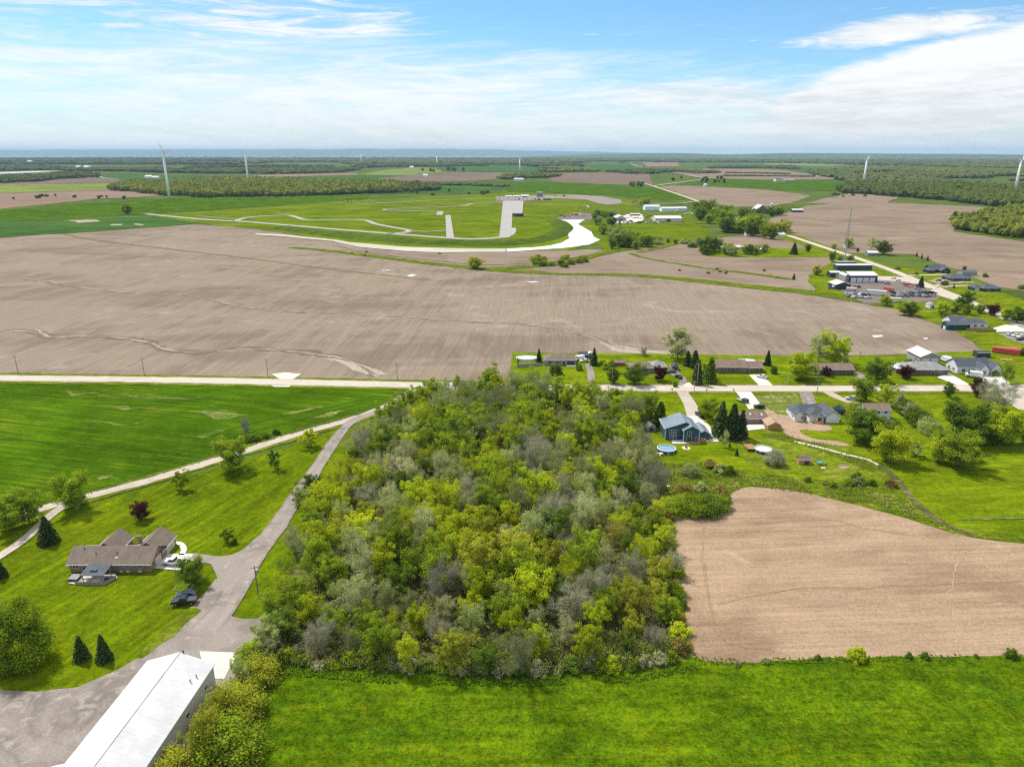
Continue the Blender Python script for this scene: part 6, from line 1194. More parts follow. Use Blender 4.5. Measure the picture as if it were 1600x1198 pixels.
for lab, xl, xr, yf, d_, hh, ri, ax, wl, rm_ in (
  ('pale steel workshop nearest the paddock lot', 1008, 1031, 329, 24, 7, 2.0, 'x', 'housewrap', 'white_sheet_x'), ('long pale blue workshop beside the county road', 1034, 1058, 331, 22, 6, 1.4, 'x', 'housewrap', 'white_sheet_x'), ('short white workshop nearest the county road trees', 1058.5, 1073, 330, 20, 5.4, 1.4, 'x', 'housewrap', 'white_sheet_x'),
  ('broad white shed with an open dark front above the track meadow', 1024, 1065, 347, 26, 5.5, 2.6, 'x', 'steel_wall', 'white_sheet_x'), ('grey gabled shed by the pond scrub', 962, 978, 346, 26, 5, 3.2, 'y', 'grey_wall', 'silver_roof'), ('red brown open store in the workshop yard', 985, 1000, 338, 7, 3.4, 1.0, 'x', 'rust_red', 'white_sheet_x'),
  ('white-roofed farm building left in the lone farmstead', 1122, 1136, 391, 10, 3.4, 1.6, 'x', 'grey_wall', 'white_sheet_x'), ('long white-roofed farm shed in the middle of the lone farmstead', 1150, 1180, 391, 9, 3.2, 1.4, 'x', 'black_sheet', 'white_sheet_x'), ('white-roofed farm shed right in the lone farmstead', 1184, 1200, 394, 8, 3.0, 1.4, 'x', 'grey_wall', 'white_sheet_x'), ('farmhouse roof half hidden in the belt along the road', 1166, 1180, 369, 9, 3.4, 2.0, 'x', 'white_wall', 'shingle_brown'), ('white roof under the trees along the county road', 1214, 1226, 371, 9, 3.4, 2.0, 'x', 'white_wall', 'silver_roof'),
  ('far left white farm buildings behind the first turbine, left roof', 226, 236, 279, 26, 8, 4, 'x', 'white_wall', 'white_sheet_x'), ('far left white farm buildings behind the first turbine, right roof', 237, 247, 279.5, 24, 7, 3, 'x', 'white_wall', 'white_sheet_x'), ('tiny white barn in the far left woods', 42, 48, 254.5, 60, 14, 6, 'x', 'white_wall', 'white_sheet_x'), ('tiny white barn on the far left reservoir shore, left one', 118, 123, 263, 40, 10, 5, 'x', 'white_wall', 'white_sheet_x'), ('tiny white barn on the far left reservoir shore, right one', 130, 138, 263, 40, 10, 5, 'x', 'white_wall', 'white_sheet_x'),
  ('far white farmhouse at the distant central farm, left one', 652, 658, 276, 18, 8, 4, 'x', 'white_wall', 'shingle_dark'), ('far white farmhouse at the distant central farm, right one', 661, 668, 277, 18, 8, 4, 'x', 'white_wall', 'silver_roof'), ('tiny white farm roof beside the far pale rise', 640, 646, 263.5, 30, 9, 5, 'x', 'white_wall', 'white_sheet_x'), ('far grey-roofed farm on the green field, left roof', 1212, 1222, 284, 24, 8, 4, 'x', 'white_wall', 'shingle_slate'), ('far grey-roofed farm on the green field, right roof', 1226, 1242, 284.5, 20, 6, 3, 'x', 'grey_wall', 'shingle_grey'), ('white farm buildings left of the paddock horizon', 803, 818, 283, 26, 7, 3, 'x', 'white_wall', 'silver_roof'), ('tiny bright farm on the far coast', 768, 776, 252.5, 60, 14, 6, 'x', 'white_wall', 'white_sheet_x')):
    w_ = (G(xr, yf)[0] - G(xl, yf)[0])
    house('farm_building', lab, 'building', xl, xr, yf, [g(box=(-w_ / 2, w_ / 2, 0, d_), h=hh, rise=ri, roof=ax, wall=wl, rm=rm_, oh=0.4, trim=False)], [('dark', 0, 0, 0.1, min(6, w_ * 0.35), hh * 0.7, 'S')] if 'open' in lab or 'gabled' in lab else [('garage', w_ * 0.2, 0, 0.1, min(5, w_ * 0.2), hh * 0.6, 'S')] if yf > 320 else [])
# race control tower and pit row
r = house('control_tower', 'grey glazed control tower at the race track pits', 'tower', 838.5, 848, 309, [g(box=(-6, 6, 0, 10), h=10, rise=1, roof='flat', wall='grey_wall', rm='silver_roof')], [('window', x, 0, z, 2.4, 1.6, 'S') for x in (-3.6, 0, 3.6) for z in (4, 7)], W=12)
for i, (xl, xr, yf, lab) in enumerate(((790, 800, 309.5, 'pit row tent first from the left'), (802, 812, 309.3, 'pit row tent second from the left'), (814, 826, 309.2, 'pit row tent third from the left'))):
    house('tent', 'white ' + lab, 'tent', xl, xr, yf, [g(box=(-7, 7, 0, 8), h=3.2, rise=2.0, roof='x', wall='tarp', rm='white_sheet_x', trim=False)], [('dark', 0, 0, 0.1, 9, 2.6, 'S')], 'pit row tents', W=14)
house('pit_building', 'dark blue pit building beside the drag strip', 'building', 800.5, 818, 339, [g(box=(-6, 6, 0, 5), h=3.2, rise=0.8, roof='flat', wall='navy', rm='shingle_slate')], [('window', -3.5, 0, 0.8, 2.6, 1.4, 'S'), ('dark', 2, 0, 0.1, 3, 2.2, 'S')], W=12)
house('pit_building', 'low dark pit building at the end of the drag strip', 'building', 848, 861, 313, [g(box=(-8, 8, 0, 5), h=3, rise=0.8, roof='flat', wall='navy', rm='shingle_slate')], [('window', -3.5, 0, 0.8, 2.6, 1.4, 'S')], W=16)
# silo and tank
x, y = G(1205, 332); r = thing('silo', 'tall pale concrete silo behind the gambrel barn', 'silo', (x, y, 0))
MB().lathe([(2.6, 0), (2.6, 14)], 18).build('shaft', M['stone_pad'], r, smooth=False); MB().lathe([(2.7, 14.01), (2.2, 15.2), (1.0, 16), (0.1, 16.2)], 18).build('dome', M['silver_roof'], r)
x, y = G(1102, 292); r = thing('water_tank', 'small white tank in the green field by the far junction', 'tank', (x, y, 0))
MB().lathe([(6, 0), (6, 7), (4, 9), (0.5, 10)], 18).build('shell', M['white_wall'], r); MB().lathe([(6.1, 3.4), (6.1, 3.8)], 18).build('band', M['galv'], r)

# pools
def pool(px, py, rx, ry, label, water, wall, h=1.25, lad=True):
    x, y = G(px, py); r = thing('swimming_pool', label, 'pool', (x, y, 0.04)); n = 28
    def ring(r0, r1, z0, z1):
        V = [(math.cos(2 * math.pi * i / n) * k * rx, math.sin(2 * math.pi * i / n) * k * ry, z) for k, z in ((r0, z0), (r1, z0), (r1, z1), (r0, z1)) for i in range(n)]
        return V, [(a * n + i, a * n + (i + 1) % n, ((a + 1) % 4) * n + (i + 1) % n, ((a + 1) % 4) * n + i) for a in range(4) for i in range(n)]
    MB().add(*ring(0.975, 1.0, 0, h)).build('pool_side', M[wall], r); MB().add(*ring(0.94, 1.03, h + 0.005, h + 0.07)).build('pool_rail', M['trim'], r)
    V = [(math.cos(2 * math.pi * i / n) * rx * 0.972, math.sin(2 * math.pi * i / n) * ry * 0.972, h - 0.15) for i in range(n)]
    MB().add(V, [tuple(range(n))]).build('water', M[water], r)
    for i in range(0, n, 3):
        a = 2 * math.pi * i / n; MB().box(-0.07, 0.07, -0.03, 0.03, 0, h).build('pool_post', M['trim'], r, (math.cos(a) * rx * 1.012, math.sin(a) * ry * 1.012, 0), a + math.pi / 2)
    if lad:
        for s in (-0.3, 0.3): MB().tube((s, -ry - 0.5, 0), (s, -ry, h + 0.7), 0.035, 0.035, 6).build('ladder_rail', M['trim'], r)
pool(823, 562, 5.4, 3.6, 'oval covered pool behind a dark fence by the grey ranch house', 'pool_cover', 'pool_wall_pale')
pool(1041, 705, 3.2, 3.2, 'round blue pool on the lawn below the blue house', 'pool_water', 'pool_wall')
pool(1192, 706, 2.9, 2.9, 'round pool with a wooden deck below the brown house', 'pool_cover', 'pool_wall')
pool(1166, 567, 4.4, 3.4, 'pale oval pool behind the long brick house', 'pool_cover', 'pool_wall_pale')
def deck(px, py, w, d, h, label, mat='wood_grey'):
    x, y = G(px, py); r = thing('deck', label, 'deck', (x, y, 0.04)); n = max(4, int(w / 0.45))
    for i in range(n): MB().box(-w / 2 + w * i / n + 0.01, -w / 2 + w * (i + 1) / n - 0.01, 0, d, h - 0.06, h).build('board', M[mat], r)
    for sx in (-1, 1):
        for yy in (0.06, d - 0.06): MB().box(sx * (w / 2 - 0.08) - 0.06, sx * (w / 2 - 0.08) + 0.06, yy - 0.06, yy + 0.06, 0, h + 0.95).build('post', M[mat], r)
    MB().box(-w / 2, w / 2, -0.07, -0.01, h + 0.88, h + 0.98).build('rail', M[mat], r); MB().box(-w / 2 - 0.07, -w / 2 - 0.01, 0, d, h + 0.88, h + 0.98).build('rail', M[mat], r)
deck(1174, 706, 3.2, 4.5, 1.1, 'wooden deck touching the round pool', 'wood')
def fence(P, label, h, mat, name='fence', gap=1.9, board=True):
    L = [Vector((*G(*p), 0)) for p in P]; r = thing(name, label, 'fence', (L[0].x, L[0].y, 0.04))
    for a, b in zip(L, L[1:]):
        d = b - a; n = max(1, round(d.length / gap)); ang = math.atan2(d.y, d.x)
        for i in range(n + 1):
            p = a.lerp(b, i / n) - L[0]; MB().box(-0.06, 0.06, -0.06, 0.06, 0, h + 0.1).build('post', M[mat], r, p, ang)
        for i in range(n):
            p = a.lerp(b, i / n) - L[0]; s = d.length / n
            if board: MB().box(0.07, s - 0.07, -0.025, 0.025, 0.06, h).build('panel', M[mat], r, p, ang)
            else:
                for z in (h * 0.45, h * 0.9): MB().box(0.07, s - 0.07, -0.03, 0.03, z, z + 0.12).build('rail', M[mat], r, p, ang)
fence([(808, 561), (808, 574), (847, 572)], 'dark board fence round the oval pool', 1.7, 'grey_wall')
fence([(1510, 518), (1535, 519), (1556, 519)], 'weathered wooden fence beside the teal barn', 1.7, 'wood', gap=2.4)
fence([(118, 914), (164, 914.5), (182, 905)], 'low grey picket fence round the brick house patio', 0.9, 'wood_grey', gap=1.2)
# patio of the brick house
x, y = G(145, 908); px0 = (x, y)
sheet('patio', 'pale paved patio behind the brick house', [(107, 912), (118, 914), (164, 914), (184, 904), (180, 897), (112, 899)], 10, M['concrete'], 0)
r = thing('pergola', 'dark sheet-roofed pergola over the brick house patio', 'pergola', (*G(152, 905), 0.05))
for sx, sy in ((-2.4, -1.6), (2.4, -1.6), (-2.4, 1.7), (2.4, 1.7)): MB().box(sx - 0.08, sx + 0.08, sy - 0.08, sy + 0.08, 0, 2.4).build('post', M['wood_grey'], r)
o = MB().box(-2.9, 2.9, -2.0, 2.4, 0, 0.1).build('roof', M['shingle_slate'], r, (0, 0, 2.45)); o.rotation_euler = (R(6), 0, 0)
MB().box(-1.0, 0.6, -0.6, 0.0, 2.62, 2.9).build('roof_hatch', M['shingle_slate'], r)
r = thing('hot_tub', 'dark hot tub with a grey cover at the patio end', 'hot tub', (*G(118, 906), 0.05))
MB().box(-1.1, 1.1, -1.1, 1.1, 0, 0.85).build('shell', M['dark_metal_and_shade'], r); MB().box(-1.15, 1.15, -1.15, 1.15, 0.86, 0.98).build('cover', M['shingle_grey'], r)
for k, (px, py, lab) in enumerate(((134, 909, 'cream garden sofa on the brick house patio'), (149, 911, 'cream garden seat at the patio fence'))):
    r = thing('garden_sofa', lab, 'sofa', (*G(px, py), 0.05), 0.2 * k); MB().box(-1, 1, -0.45, 0.45, 0.1, 0.42).build('seat', M['cushion'], r); MB().box(-1, 1, 0.3, 0.45, 0.425, 0.85).build('backrest', M['cushion'], r)
    for s in (-1, 1): MB().box(s * 1.0 - 0.1, s * 1.0 + 0.1, -0.45, 0.45, 0.43, 0.62).build('armrest', M['cushion'], r)
r = thing('garden_table', 'dark round table on the brick house patio', 'table', (*G(168, 908), 0.05)); MB().lathe([(0.7, 0.7), (0.7, 0.76)], 14).build('top', M['dark_metal_and_shade'], r); MB().tube((0, 0, 0), (0, 0, 0.7), 0.06).build('leg', M['dark_metal_and_shade'], r)
r = thing('barbecue', 'small dark barbecue at the patio corner', 'barbecue', (*G(178, 905), 0.05)); MB().box(-0.5, 0.5, -0.3, 0.3, 0.5, 0.95).build('hood', M['dark_metal_and_shade'], r)
for s in (-0.45, 0.45): MB().box(s - 0.04, s + 0.04, -0.25, 0.25, 0, 0.5).build('leg', M['dark_metal_and_shade'], r)
# garden things
x, y = G(1318, 731); r = thing('fire_pit', 'dark fire pit ring on the garden lawn', 'fire pit', (x, y, 0.04))
for i in range(14):
    a = 2 * math.pi * i / 14; MB().box(-0.28, 0.28, -0.16, 0.16, 0, 0.35).build('stone', M['stone'], r, (math.cos(a) * 1.3, math.sin(a) * 1.3, 0), a + math.pi / 2)
MB().lathe([(1.1, 0.02), (0.3, 0.14)], 14).build('ash', M['charcoal'], r)
sheet('dirt_patch', 'trodden earth ring around the fire pit', [(1310, 731), (1314, 728.5), (1322, 728.5), (1327, 731), (1322, 734), (1314, 734)], 8, M['dirt'], 0.2, True)
x, y = G(1280, 726); r = thing('play_set', 'blue children\'s slide and climbing frame beside the brown shed', 'play set', (x, y, 0.04))
for sx in (-0.8, 0.8):
    for sy in (-0.6, 0.6): MB().tube((sx, sy, 0), (sx, sy, 1.9), 0.06).build('post', M['toy_blue'], r)
MB().box(-0.85, 0.85, -0.65, 0.65, 0.95, 1.03).build('platform', M['toy_blue'], r); o = MB().box(0, 2.4, -0.3, 0.3, -0.04, 0.04).build('slide', M['green_paint'], r, (0.85, 0, 1.0)); o.rotation_euler = (0, R(24), 0)
r = thing('sandbox', 'yellow sandbox on the lawn beside the play set', 'sandbox', (*G(1286, 732), 0.04)); MB().box(-0.7, 0.7, -0.5, 0.5, 0, 0.25).build('rim', M['yellow'], r); MB().box(-0.6, 0.6, -0.4, 0.4, 0.252, 0.27).build('sand', M['stone_pad'], r)
r = thing('wheelbarrow', 'white garden barrow left in the thicket path', 'barrow', (*G(1044, 762), 0.04)); MB().prism([(-0.4, 0.7), (0.5, 0.6), (0.3, 0.3), (-0.2, 0.3)], -0.35, 0.35, 'y').build('tray', M['white_wall'], r); MB().tube((0.55, -0.05, 0.2), (0.55, 0.05, 0.2), 0.2, 0.2, 10).build('wheel', M['tyre'], r)
r = thing('fire_bowl', 'pale stone circle with a fire bowl below the blue house', 'fire bowl', (*G(1072, 700), 0.04)); MB().lathe([(1.5, 0), (1.5, 0.08)], 14).build('paving', M['stone_pad'], r); MB().lathe([(0.3, 0.09), (0.5, 0.5)], 10).build('bowl', M['dark_metal_and_shade'], r)
r = thing('garden_table', 'white table and seats beside the round blue pool', 'table', (*G(1032, 711), 0.04)); MB().lathe([(0.7, 0.68), (0.7, 0.74)], 12).build('top', M['white_wall'], r); MB().tube((0, 0, 0), (0, 0, 0.68), 0.06).build('leg', M['white_wall'], r)
for a in (0.5, 2.5, 4.4): MB().box(-0.22, 0.22, -0.22, 0.22, 0, 0.45).build('seat', M['white_wall'], r, (math.cos(a) * 1.2, math.sin(a) * 1.2, 0), a)

# ------------------------------------------------------------------ vehicles, poles, turbines
PAINT = {k: paint('car_' + k, v, 0.25, 0.03, 1.0, 0.0, 0.6) for k, v in {'white': (0.78, 0.78, 0.77), 'black': (0.02, 0.02, 0.022), 'silver': (0.45, 0.46, 0.48), 'grey': (0.14, 0.145, 0.15), 'red': (0.38, 0.03, 0.025), 'blue': (0.03, 0.10, 0.25), 'dark blue': (0.02, 0.035, 0.09), 'tan': (0.40, 0.33, 0.25), 'orange': (0.55, 0.16, 0.04)}.items()}
def car_meshes(kind):
    """body, glass house, roof, wheel and rim meshes for one kind of vehicle; x forward"""
    B, Gl, Rf = MB(), MB(), MB()
    if kind == 'car':
        L, Wd = 4.6, 1.8
        prof = [(-2.3, 0.35), (-2.3, 0.85), (-2.05, 0.98), (0.95, 0.98), (1.5, 0.9), (2.2, 0.75), (2.3, 0.5), (2.25, 0.3)]
        gp = [(-1.95, 0.985), (-1.3, 1.4), (0.2, 1.42), (1.05, 0.985)]; rp = [(-1.3, 1.405), (0.2, 1.425), (0.15, 1.46), (-1.22, 1.44)]
    elif kind == 'pickup':
        L, Wd = 5.7, 1.95
        prof = [(-2.85, 0.55), (-2.85, 1.15), (-0.75, 1.15), (-0.75, 1.2), (1.15, 1.2), (2.4, 1.1), (2.8, 0.95), (2.85, 0.5)]
        gp = [(-0.7, 1.205), (-0.5, 1.75), (0.55, 1.75), (1.2, 1.205)]; rp = [(-0.5, 1.755), (0.55, 1.755), (0.45, 1.82), (-0.45, 1.82)]
    else:   # van
        L, Wd = 5.4, 2.0
        prof = [(-2.7, 0.4), (-2.7, 2.05), (-2.5, 2.2), (1.3, 2.2), (1.5, 2.05), (2.1, 1.2), (2.65, 1.0), (2.7, 0.45)]
        gp = [(1.42, 1.4), (1.35, 2.0), (1.56, 2.0), (2.02, 1.4)]; rp = None
    h = Wd / 2
    B.prism([(a, z) for a, z in prof], -h, h, 'y')
    Gl.prism(gp, -h * 0.9 if kind != 'van' else -h * 1.004, h * 0.9 if kind != 'van' else h * 1.004, 'y')
    if rp: Rf.prism(rp, -h * 0.88, h * 0.88, 'y')
    wx = L * 0.3; wr = 0.33 if kind == 'car' else 0.4
    Wl = MB().tube((0, -0.12, 0), (0, 0.12, 0), wr, wr, 12); Rm = MB().tube((0, -0.135, 0), (0, 0.135, 0), wr * 0.55, wr * 0.55, 8)
    return dict(body=pymesh('body', B.V, B.F, PAINT['white']), glass=pymesh('window', Gl.V, Gl.F, M['pane']), roof=pymesh('roof', Rf.V, Rf.F, PAINT['white']) if rp else None,
                wheel=pymesh('tyre', Wl.V, Wl.F, M['tyre']), rim=pymesh('rim', Rm.V, Rm.F, M['rim']), wx=wx, wy=h - 0.1, wr=wr, L=L, h=h,
                lamp=pymesh('headlight', *(lambda m: (m.V, m.F))(MB().box(0, 0.05, -0.18, 0.18, -0.07, 0.07)), M['lamp']), bed=pymesh('cargo_bed', *(lambda m: (m.V, m.F))(MB().box(-2.72, -0.85, -h * 0.86, h * 0.86, 1.153, 1.16)), M['dark_metal_and_shade']) if kind == 'pickup' else None)
CARS = {k: car_meshes(k) for k in ('car', 'pickup', 'van')}
def vehicle(kind, colour, px, py, rz, label, group=None, full=True, s=1.0, z=0.1):
    m = CARS[kind]; x, y = G(px, py)
    r = thing({'car': 'parked_car', 'pickup': 'pickup_truck', 'van': 'parked_van'}[kind], label, {'car': 'car', 'pickup': 'pickup truck', 'van': 'van'}[kind], (x, y, z + zl(9, y)), rz, group)
    r.scale = (s, s, s)
    obj('body', m['body'], r, mat=PAINT[colour]); obj('window', m['glass'], r)
    if m['roof']: obj('roof', m['roof'], r, mat=PAINT[colour])
    for sx in (-1, 1):
        for sy in (-1, 1):
            w = obj('wheel', m['wheel'], r, (sx * m['wx'], sy * m['wy'], m['wr'] - 0.08))
            if full: obj('rim', m['rim'], w)
    if full:
        for sy in (-1, 1):
            obj('headlight', m['lamp'], r, (m['L'] / 2 - 0.01, sy * m['h'] * 0.7, 0.72 if kind == 'car' else 0.9)); obj('tail_light', m['lamp'], r, (-m['L'] / 2 - 0.04, sy * m['h'] * 0.75, 0.8), mat=M['lamp_red'])
    if m['bed']: obj('cargo_bed', m['bed'], r)
    return r
vehicle('pickup', 'white', 272, 883, R(172), 'white pickup truck on the slab beside the brick house')
vehicle('pickup', 'black', 289, 944, R(188), 'black pickup truck parked at the gravel yard edge')
vehicle('car', 'dark blue', 292, 934, R(186), 'dark blue car close behind the black pickup truck')
x, y = G(288, 926); r = thing('pipe_rack', 'pale open pipe frame standing behind the dark blue car', 'rack', (x, y, 0.1), R(4))
for a, b in (((-2, -0.9, 0), (-2, -0.9, 1.5)), ((2, -0.9, 0), (2, -0.9, 1.5)), ((-2, 0.9, 0), (-2, 0.9, 1.5)), ((2, 0.9, 0), (2, 0.9, 1.5)), ((-2, -0.9, 1.5), (2, -0.9, 1.5)), ((-2, 0.9, 1.5), (2, 0.9, 1.5)), ((-2, -0.9, 1.5), (-2, 0.9, 1.5)), ((2, -0.9, 1.5), (2, 0.9, 1.5))):
    MB().tube(a, b, 0.05, 0.05, 6).build('rod', M['galv'], r)
vehicle('van', 'white', 905, 563, R(200), 'white van behind the grey ranch house'); vehicle('car', 'white', 913, 566, R(190), 'white car beside the white van')
vehicle('car', 'black', 1060, 591, R(110), 'black car on the brown gravel drive'); vehicle('car', 'grey', 1049, 583, R(170), 'dark car under the trees by the low ranch house')
vehicle('car', 'white', 1190, 591, R(140), 'white car on the bright drive of the long brick house'); vehicle('pickup', 'black', 1093, 651, R(100), 'black truck beside the drive of the blue house')
vehicle('car', 'silver', 1330, 625, R(165), 'silver car beside the white two-storey house'); vehicle('car', 'black', 1186, 638, R(160), 'black car behind the brown house'); vehicle('car', 'black', 1476, 579, R(120), 'black car beside the grey hip-roofed house')
vehicle('van', 'white', 1521, 590, R(152), 'white camper van before the white gabled house', s=1.25); vehicle('van', 'white', 1477, 566, R(105), 'white trailer beside the two-door garage', s=1.2); vehicle('car', 'white', 1486, 566, R(140), 'white car behind the white gabled house, left one'); vehicle('car', 'silver', 1495, 568, R(150), 'silver car behind the white gabled house, right one')
vehicle('car', 'blue', 1466, 440, R(170), 'blue car before the dark hip-roofed house'); vehicle('pickup', 'white', 1478, 441, R(165), 'white truck before the dark hip-roofed house')
for i, (px, py, c) in enumerate(((1578, 524, 'silver'), (1586, 526, 'white'), (1594, 528, 'white'), (1593, 532, 'black'))): vehicle('car', c, px, py, R(200), f"{c} car on the grey pad at the right edge, {['upper left', 'middle', 'upper right', 'lower'][i]} one", 'cars on the right-hand pad', False)
# flatbed trailer on the bright drive
x, y = G(1160, 628); r = thing('trailer', 'flat trailer with a dark load on the bright drive', 'trailer', (x, y, 0.1), R(115))
MB().box(-3, 3, -1.1, 1.1, 0.55, 0.7).build('bed', M['galv'], r); MB().box(-2.7, -0.4, -1.0, 1.0, 0.705, 1.8).build('load', M['dark_metal_and_shade'], r)
for s in (-1, 1):
    for q in (-0.5, 0.4): MB().tube((q, s * 1.2 - 0.1, 0.35), (q, s * 1.2 + 0.1, 0.35), 0.35, 0.35, 10).build('wheel', M['tyre'], r)
# the vehicle yard: rows of cars
ry = random.Random(8); yard = []
for i in range(6): yard.append((1396 + i * 7.5, 437 + i * 3.2, ry.choice(['white', 'white', 'silver']), 'in the upper row of the yard', R(150)))
yard += [(1378, 443, 'silver', 'before the workshop doors', R(160)), (1386, 445, 'grey', 'before the workshop doors', R(160))]
for i in range(12): yard.append((1326 + (i % 6) * 6 + ry.uniform(-1.5, 1.5), 461 + (i // 6) * 4.0 + (i % 6) * 0.4, ry.choice(['white', 'white', 'black', 'grey', 'silver']), 'in the left cluster of the yard', R(ry.uniform(130, 230))))
for i in range(24): yard.append((1396 + (i % 12) * 5.6 + ry.uniform(-1.5, 1.5), 459.5 + (i // 12) * 4.6 + ry.uniform(-0.6, 0.6), ry.choice(['black', 'white', 'grey', 'blue', 'dark blue', 'silver', 'black', 'tan']), 'in the lower right row of the yard', R(ry.uniform(60, 130))))
yard += [(1340, 450, 'black', 'behind the navy shed', R(170)), (1334, 451, 'grey', 'behind the navy shed', R(190)), (1298, 452, 'blue', 'left of the navy shed', R(160))]
items = [(f'{c} car {w}', px, (px, py, c, a)) for px, py, c, w, a in yard]
for label, (px, py, c, a) in numbered(items): vehicle(ry.choice(['car', 'car', 'pickup']), c, px, py, a, label, 'cars in the vehicle yard', False)
def box_trailer(px, py, L, rz, mat, label, name='box_trailer', cat='trailer', wheels=True, h=2.6, group=None):
    x, y = G(px, py); r = thing(name, label, cat, (x, y, 0.1 + zl(9, y)), rz, group); z0 = 0.9 if wheels else 0.0
    MB().box(-L / 2, L / 2, -1.22, 1.22, z0, z0 + h).build('box', M[mat], r); MB().box(-L / 2 - 0.06, -L / 2 - 0.003, -1.15, 1.15, z0 + 0.1, z0 + h - 0.1).build('rear_door', M['galv'] if wheels else M[mat], r)
    MB().box(-L / 2, L / 2, -1.2, 1.2, z0 + h + 0.003, z0 + h + 0.05).build('top', M['white_wall'] if mat == 'white_wall' else M[mat], r)
    if wheels:
        for q in (-L * 0.35, -L * 0.25):
            for s in (-1, 1): MB().tube((q, s * 1.0 - 0.15, 0.45), (q, s * 1.0 + 0.15, 0.45), 0.45, 0.45, 10).build('wheel', M['tyre'], r)
    return r
box_trailer(1369, 462, 13, R(150), 'white_wall', 'long white box trailer in the middle of the yard'); box_trailer(1424, 449, 12, R(152), 'rust_red', 'rust red flat trailer near the yard entrance', h=1.4); box_trailer(1388, 456, 7, R(120), 'red_box', 'short red trailer among the yard cars', h=1.8)
box_trailer(1398, 473, 8, R(170), 'white_wall', 'white camper trailer below the yard', h=2.2); box_trailer(1330, 455.5, 7, R(160), 'tarp', 'pale tarpaulin covered trailer at the left of the yard', h=1.6)
box_trailer(1571, 553, 12.2, R(147), 'red_box', 'left one of two red shipping containers', 'shipping_container', 'container', False, 2.6, 'red containers'); box_trailer(1590, 553, 12.2, R(147), 'red_box', 'right one of two red shipping containers', 'shipping_container', 'container', False, 2.6, 'red containers')
for i, (px, py) in enumerate(((1568, 562), (1577, 563))):
    r = thing('lumber_pile', f"{'left' if i == 0 else 'right'} pile of timber before the red containers", 'timber', (*G(px, py), 0.1), 0.3)
    for k in range(4): MB().box(-2.0, 2.0, -0.55 + k * 0.28, -0.31 + k * 0.28, 0, 0.3).build('plank', M['lumber'], r)
# paddock and workshop vehicles
pad = [(780 + i * 6.2, 313 + ry.uniform(-0.6, 0.6), ry.choice(['dark blue', 'black', 'white', 'grey', 'blue']), 'in the paddock row') for i in range(14)] + [(868 + i * 4.5, 308 + ry.uniform(-0.5, 0.8), ry.choice(['white', 'black', 'grey']), 'right of the control tower') for i in range(5)] + [(876 + i * 6, 338 + ry.uniform(-2, 2), ry.choice(['white', 'grey', 'tan']), 'on the bank above the pond') for i in range(7)] + [(962 + i * 6, 349 + ry.uniform(-1, 1), ry.choice(['white', 'black', 'tan', 'silver']), 'along the workshop fence') for i in range(13)] + [(980 + i * 5, 341 + ry.uniform(-2.5, 2), ry.choice(['white', 'grey', 'red', 'silver']), 'in the workshop yard') for i in range(9)] + [(1070 + i * 6, 336 + ry.uniform(-1, 1), 'white', 'right of the workshops') for i in range(4)]
items = [(f'{c} car {w}', px, (px, py, c)) for px, py, c, w in pad]
for label, (px, py, c) in numbered(items): vehicle(ry.choice(['car', 'van', 'pickup']), c, px, py, R(ry.uniform(0, 360)), label, 'cars about the race track', False, 1.25)
sheet('gravel_yard', 'pale yard of the track workshops', [(958, 344), (980, 336), (1004, 336), (1006, 346), (985, 349), (958, 350)], 8.5, M['stone_pad'], 0.8)

def utility_pole(px, py, pt, label, mat='pole', arm=True, trafo=False, rz=0.0):
    h = top_h(px, py, pt); r = thing('utility_pole', label, 'pole', (*G(px, py), 0.0), rz, 'utility poles')
    MB().tube((0, 0, -0.2), (0, 0, h), 0.17, 0.11, 8).build('shaft', M[mat], r)
    if arm:
        a = MB().box(-1.1, 1.1, -0.06, 0.06, h - 0.65, h - 0.52).build('crossarm', M['pole'], r)
        for s in (-0.95, -0.35, 0.35, 0.95): MB().tube((s, 0, h - 0.515), (s, 0, h - 0.3), 0.05, 0.04, 6).build('insulator', M['galv'], a)
    if trafo: MB().tube((0.35, 0, h - 2.2), (0.35, 0, h - 1.3), 0.26, 0.26, 10).build('transformer', M['galv'], r)
for px, py, pt, lab, m_, tr in ((29, 585, 555, 'utility pole farthest left along the main road', 'pole', 0), (226, 587, 558, 'utility pole second along the main road from the left', 'pole', 0), (419, 590, 560, 'utility pole beside the white stone field entrance', 'pole', 0), (621, 594, 566, 'utility pole near the wood corner on the main road', 'pole', 0), (833, 602, 573, 'slim pale pole before the grey ranch house', 'pole_pale', 0), (956, 601, 574, 'pale pole before the low ranch house', 'pole_pale', 0), (1089, 603, 567, 'pale pole before the dark columnar evergreen', 'pole_pale', 0), (1084, 617, 595, 'utility pole beside the blue house drive', 'pole_pale', 0), (1276, 617, 592, 'leaning grey pole before the new white house', 'pole', 0), (1384, 602, 577, 'pale pole before the grey hip-roofed house', 'pole_pale', 0), (404, 934, 883, 'tall utility pole with transformer between drive and wood', 'pole', 1), (1230, 601, 583, 'slim pole on the lawn before the lime tree', 'pole_pale', 0), (1343, 562, 549, 'low pole in the field behind the ranch houses', 'pole', 0)):
    utility_pole(px, py, pt, lab, m_, True, tr, 0.0 if tr == 0 else 0.4)
for px, py, lab in ((1050, 612, 'dark mailbox post at the blue house drive'), (1104, 613, 'dark post beside the main road'), (1146, 613, 'dark mailbox post at the bright drive'), (482, 697, 'small dark post on the left lawn')):
    r = thing('mailbox', lab, 'mailbox', (*G(px, py), 0.0)); MB().tube((0, 0, 0), (0, 0, 1.1), 0.09, 0.09, 6).build('post', M['dark_metal_and_shade'], r); MB().box(-0.3, 0.3, -0.18, 0.18, 1.1, 1.5).build('box', M['dark_metal_and_shade'], r)
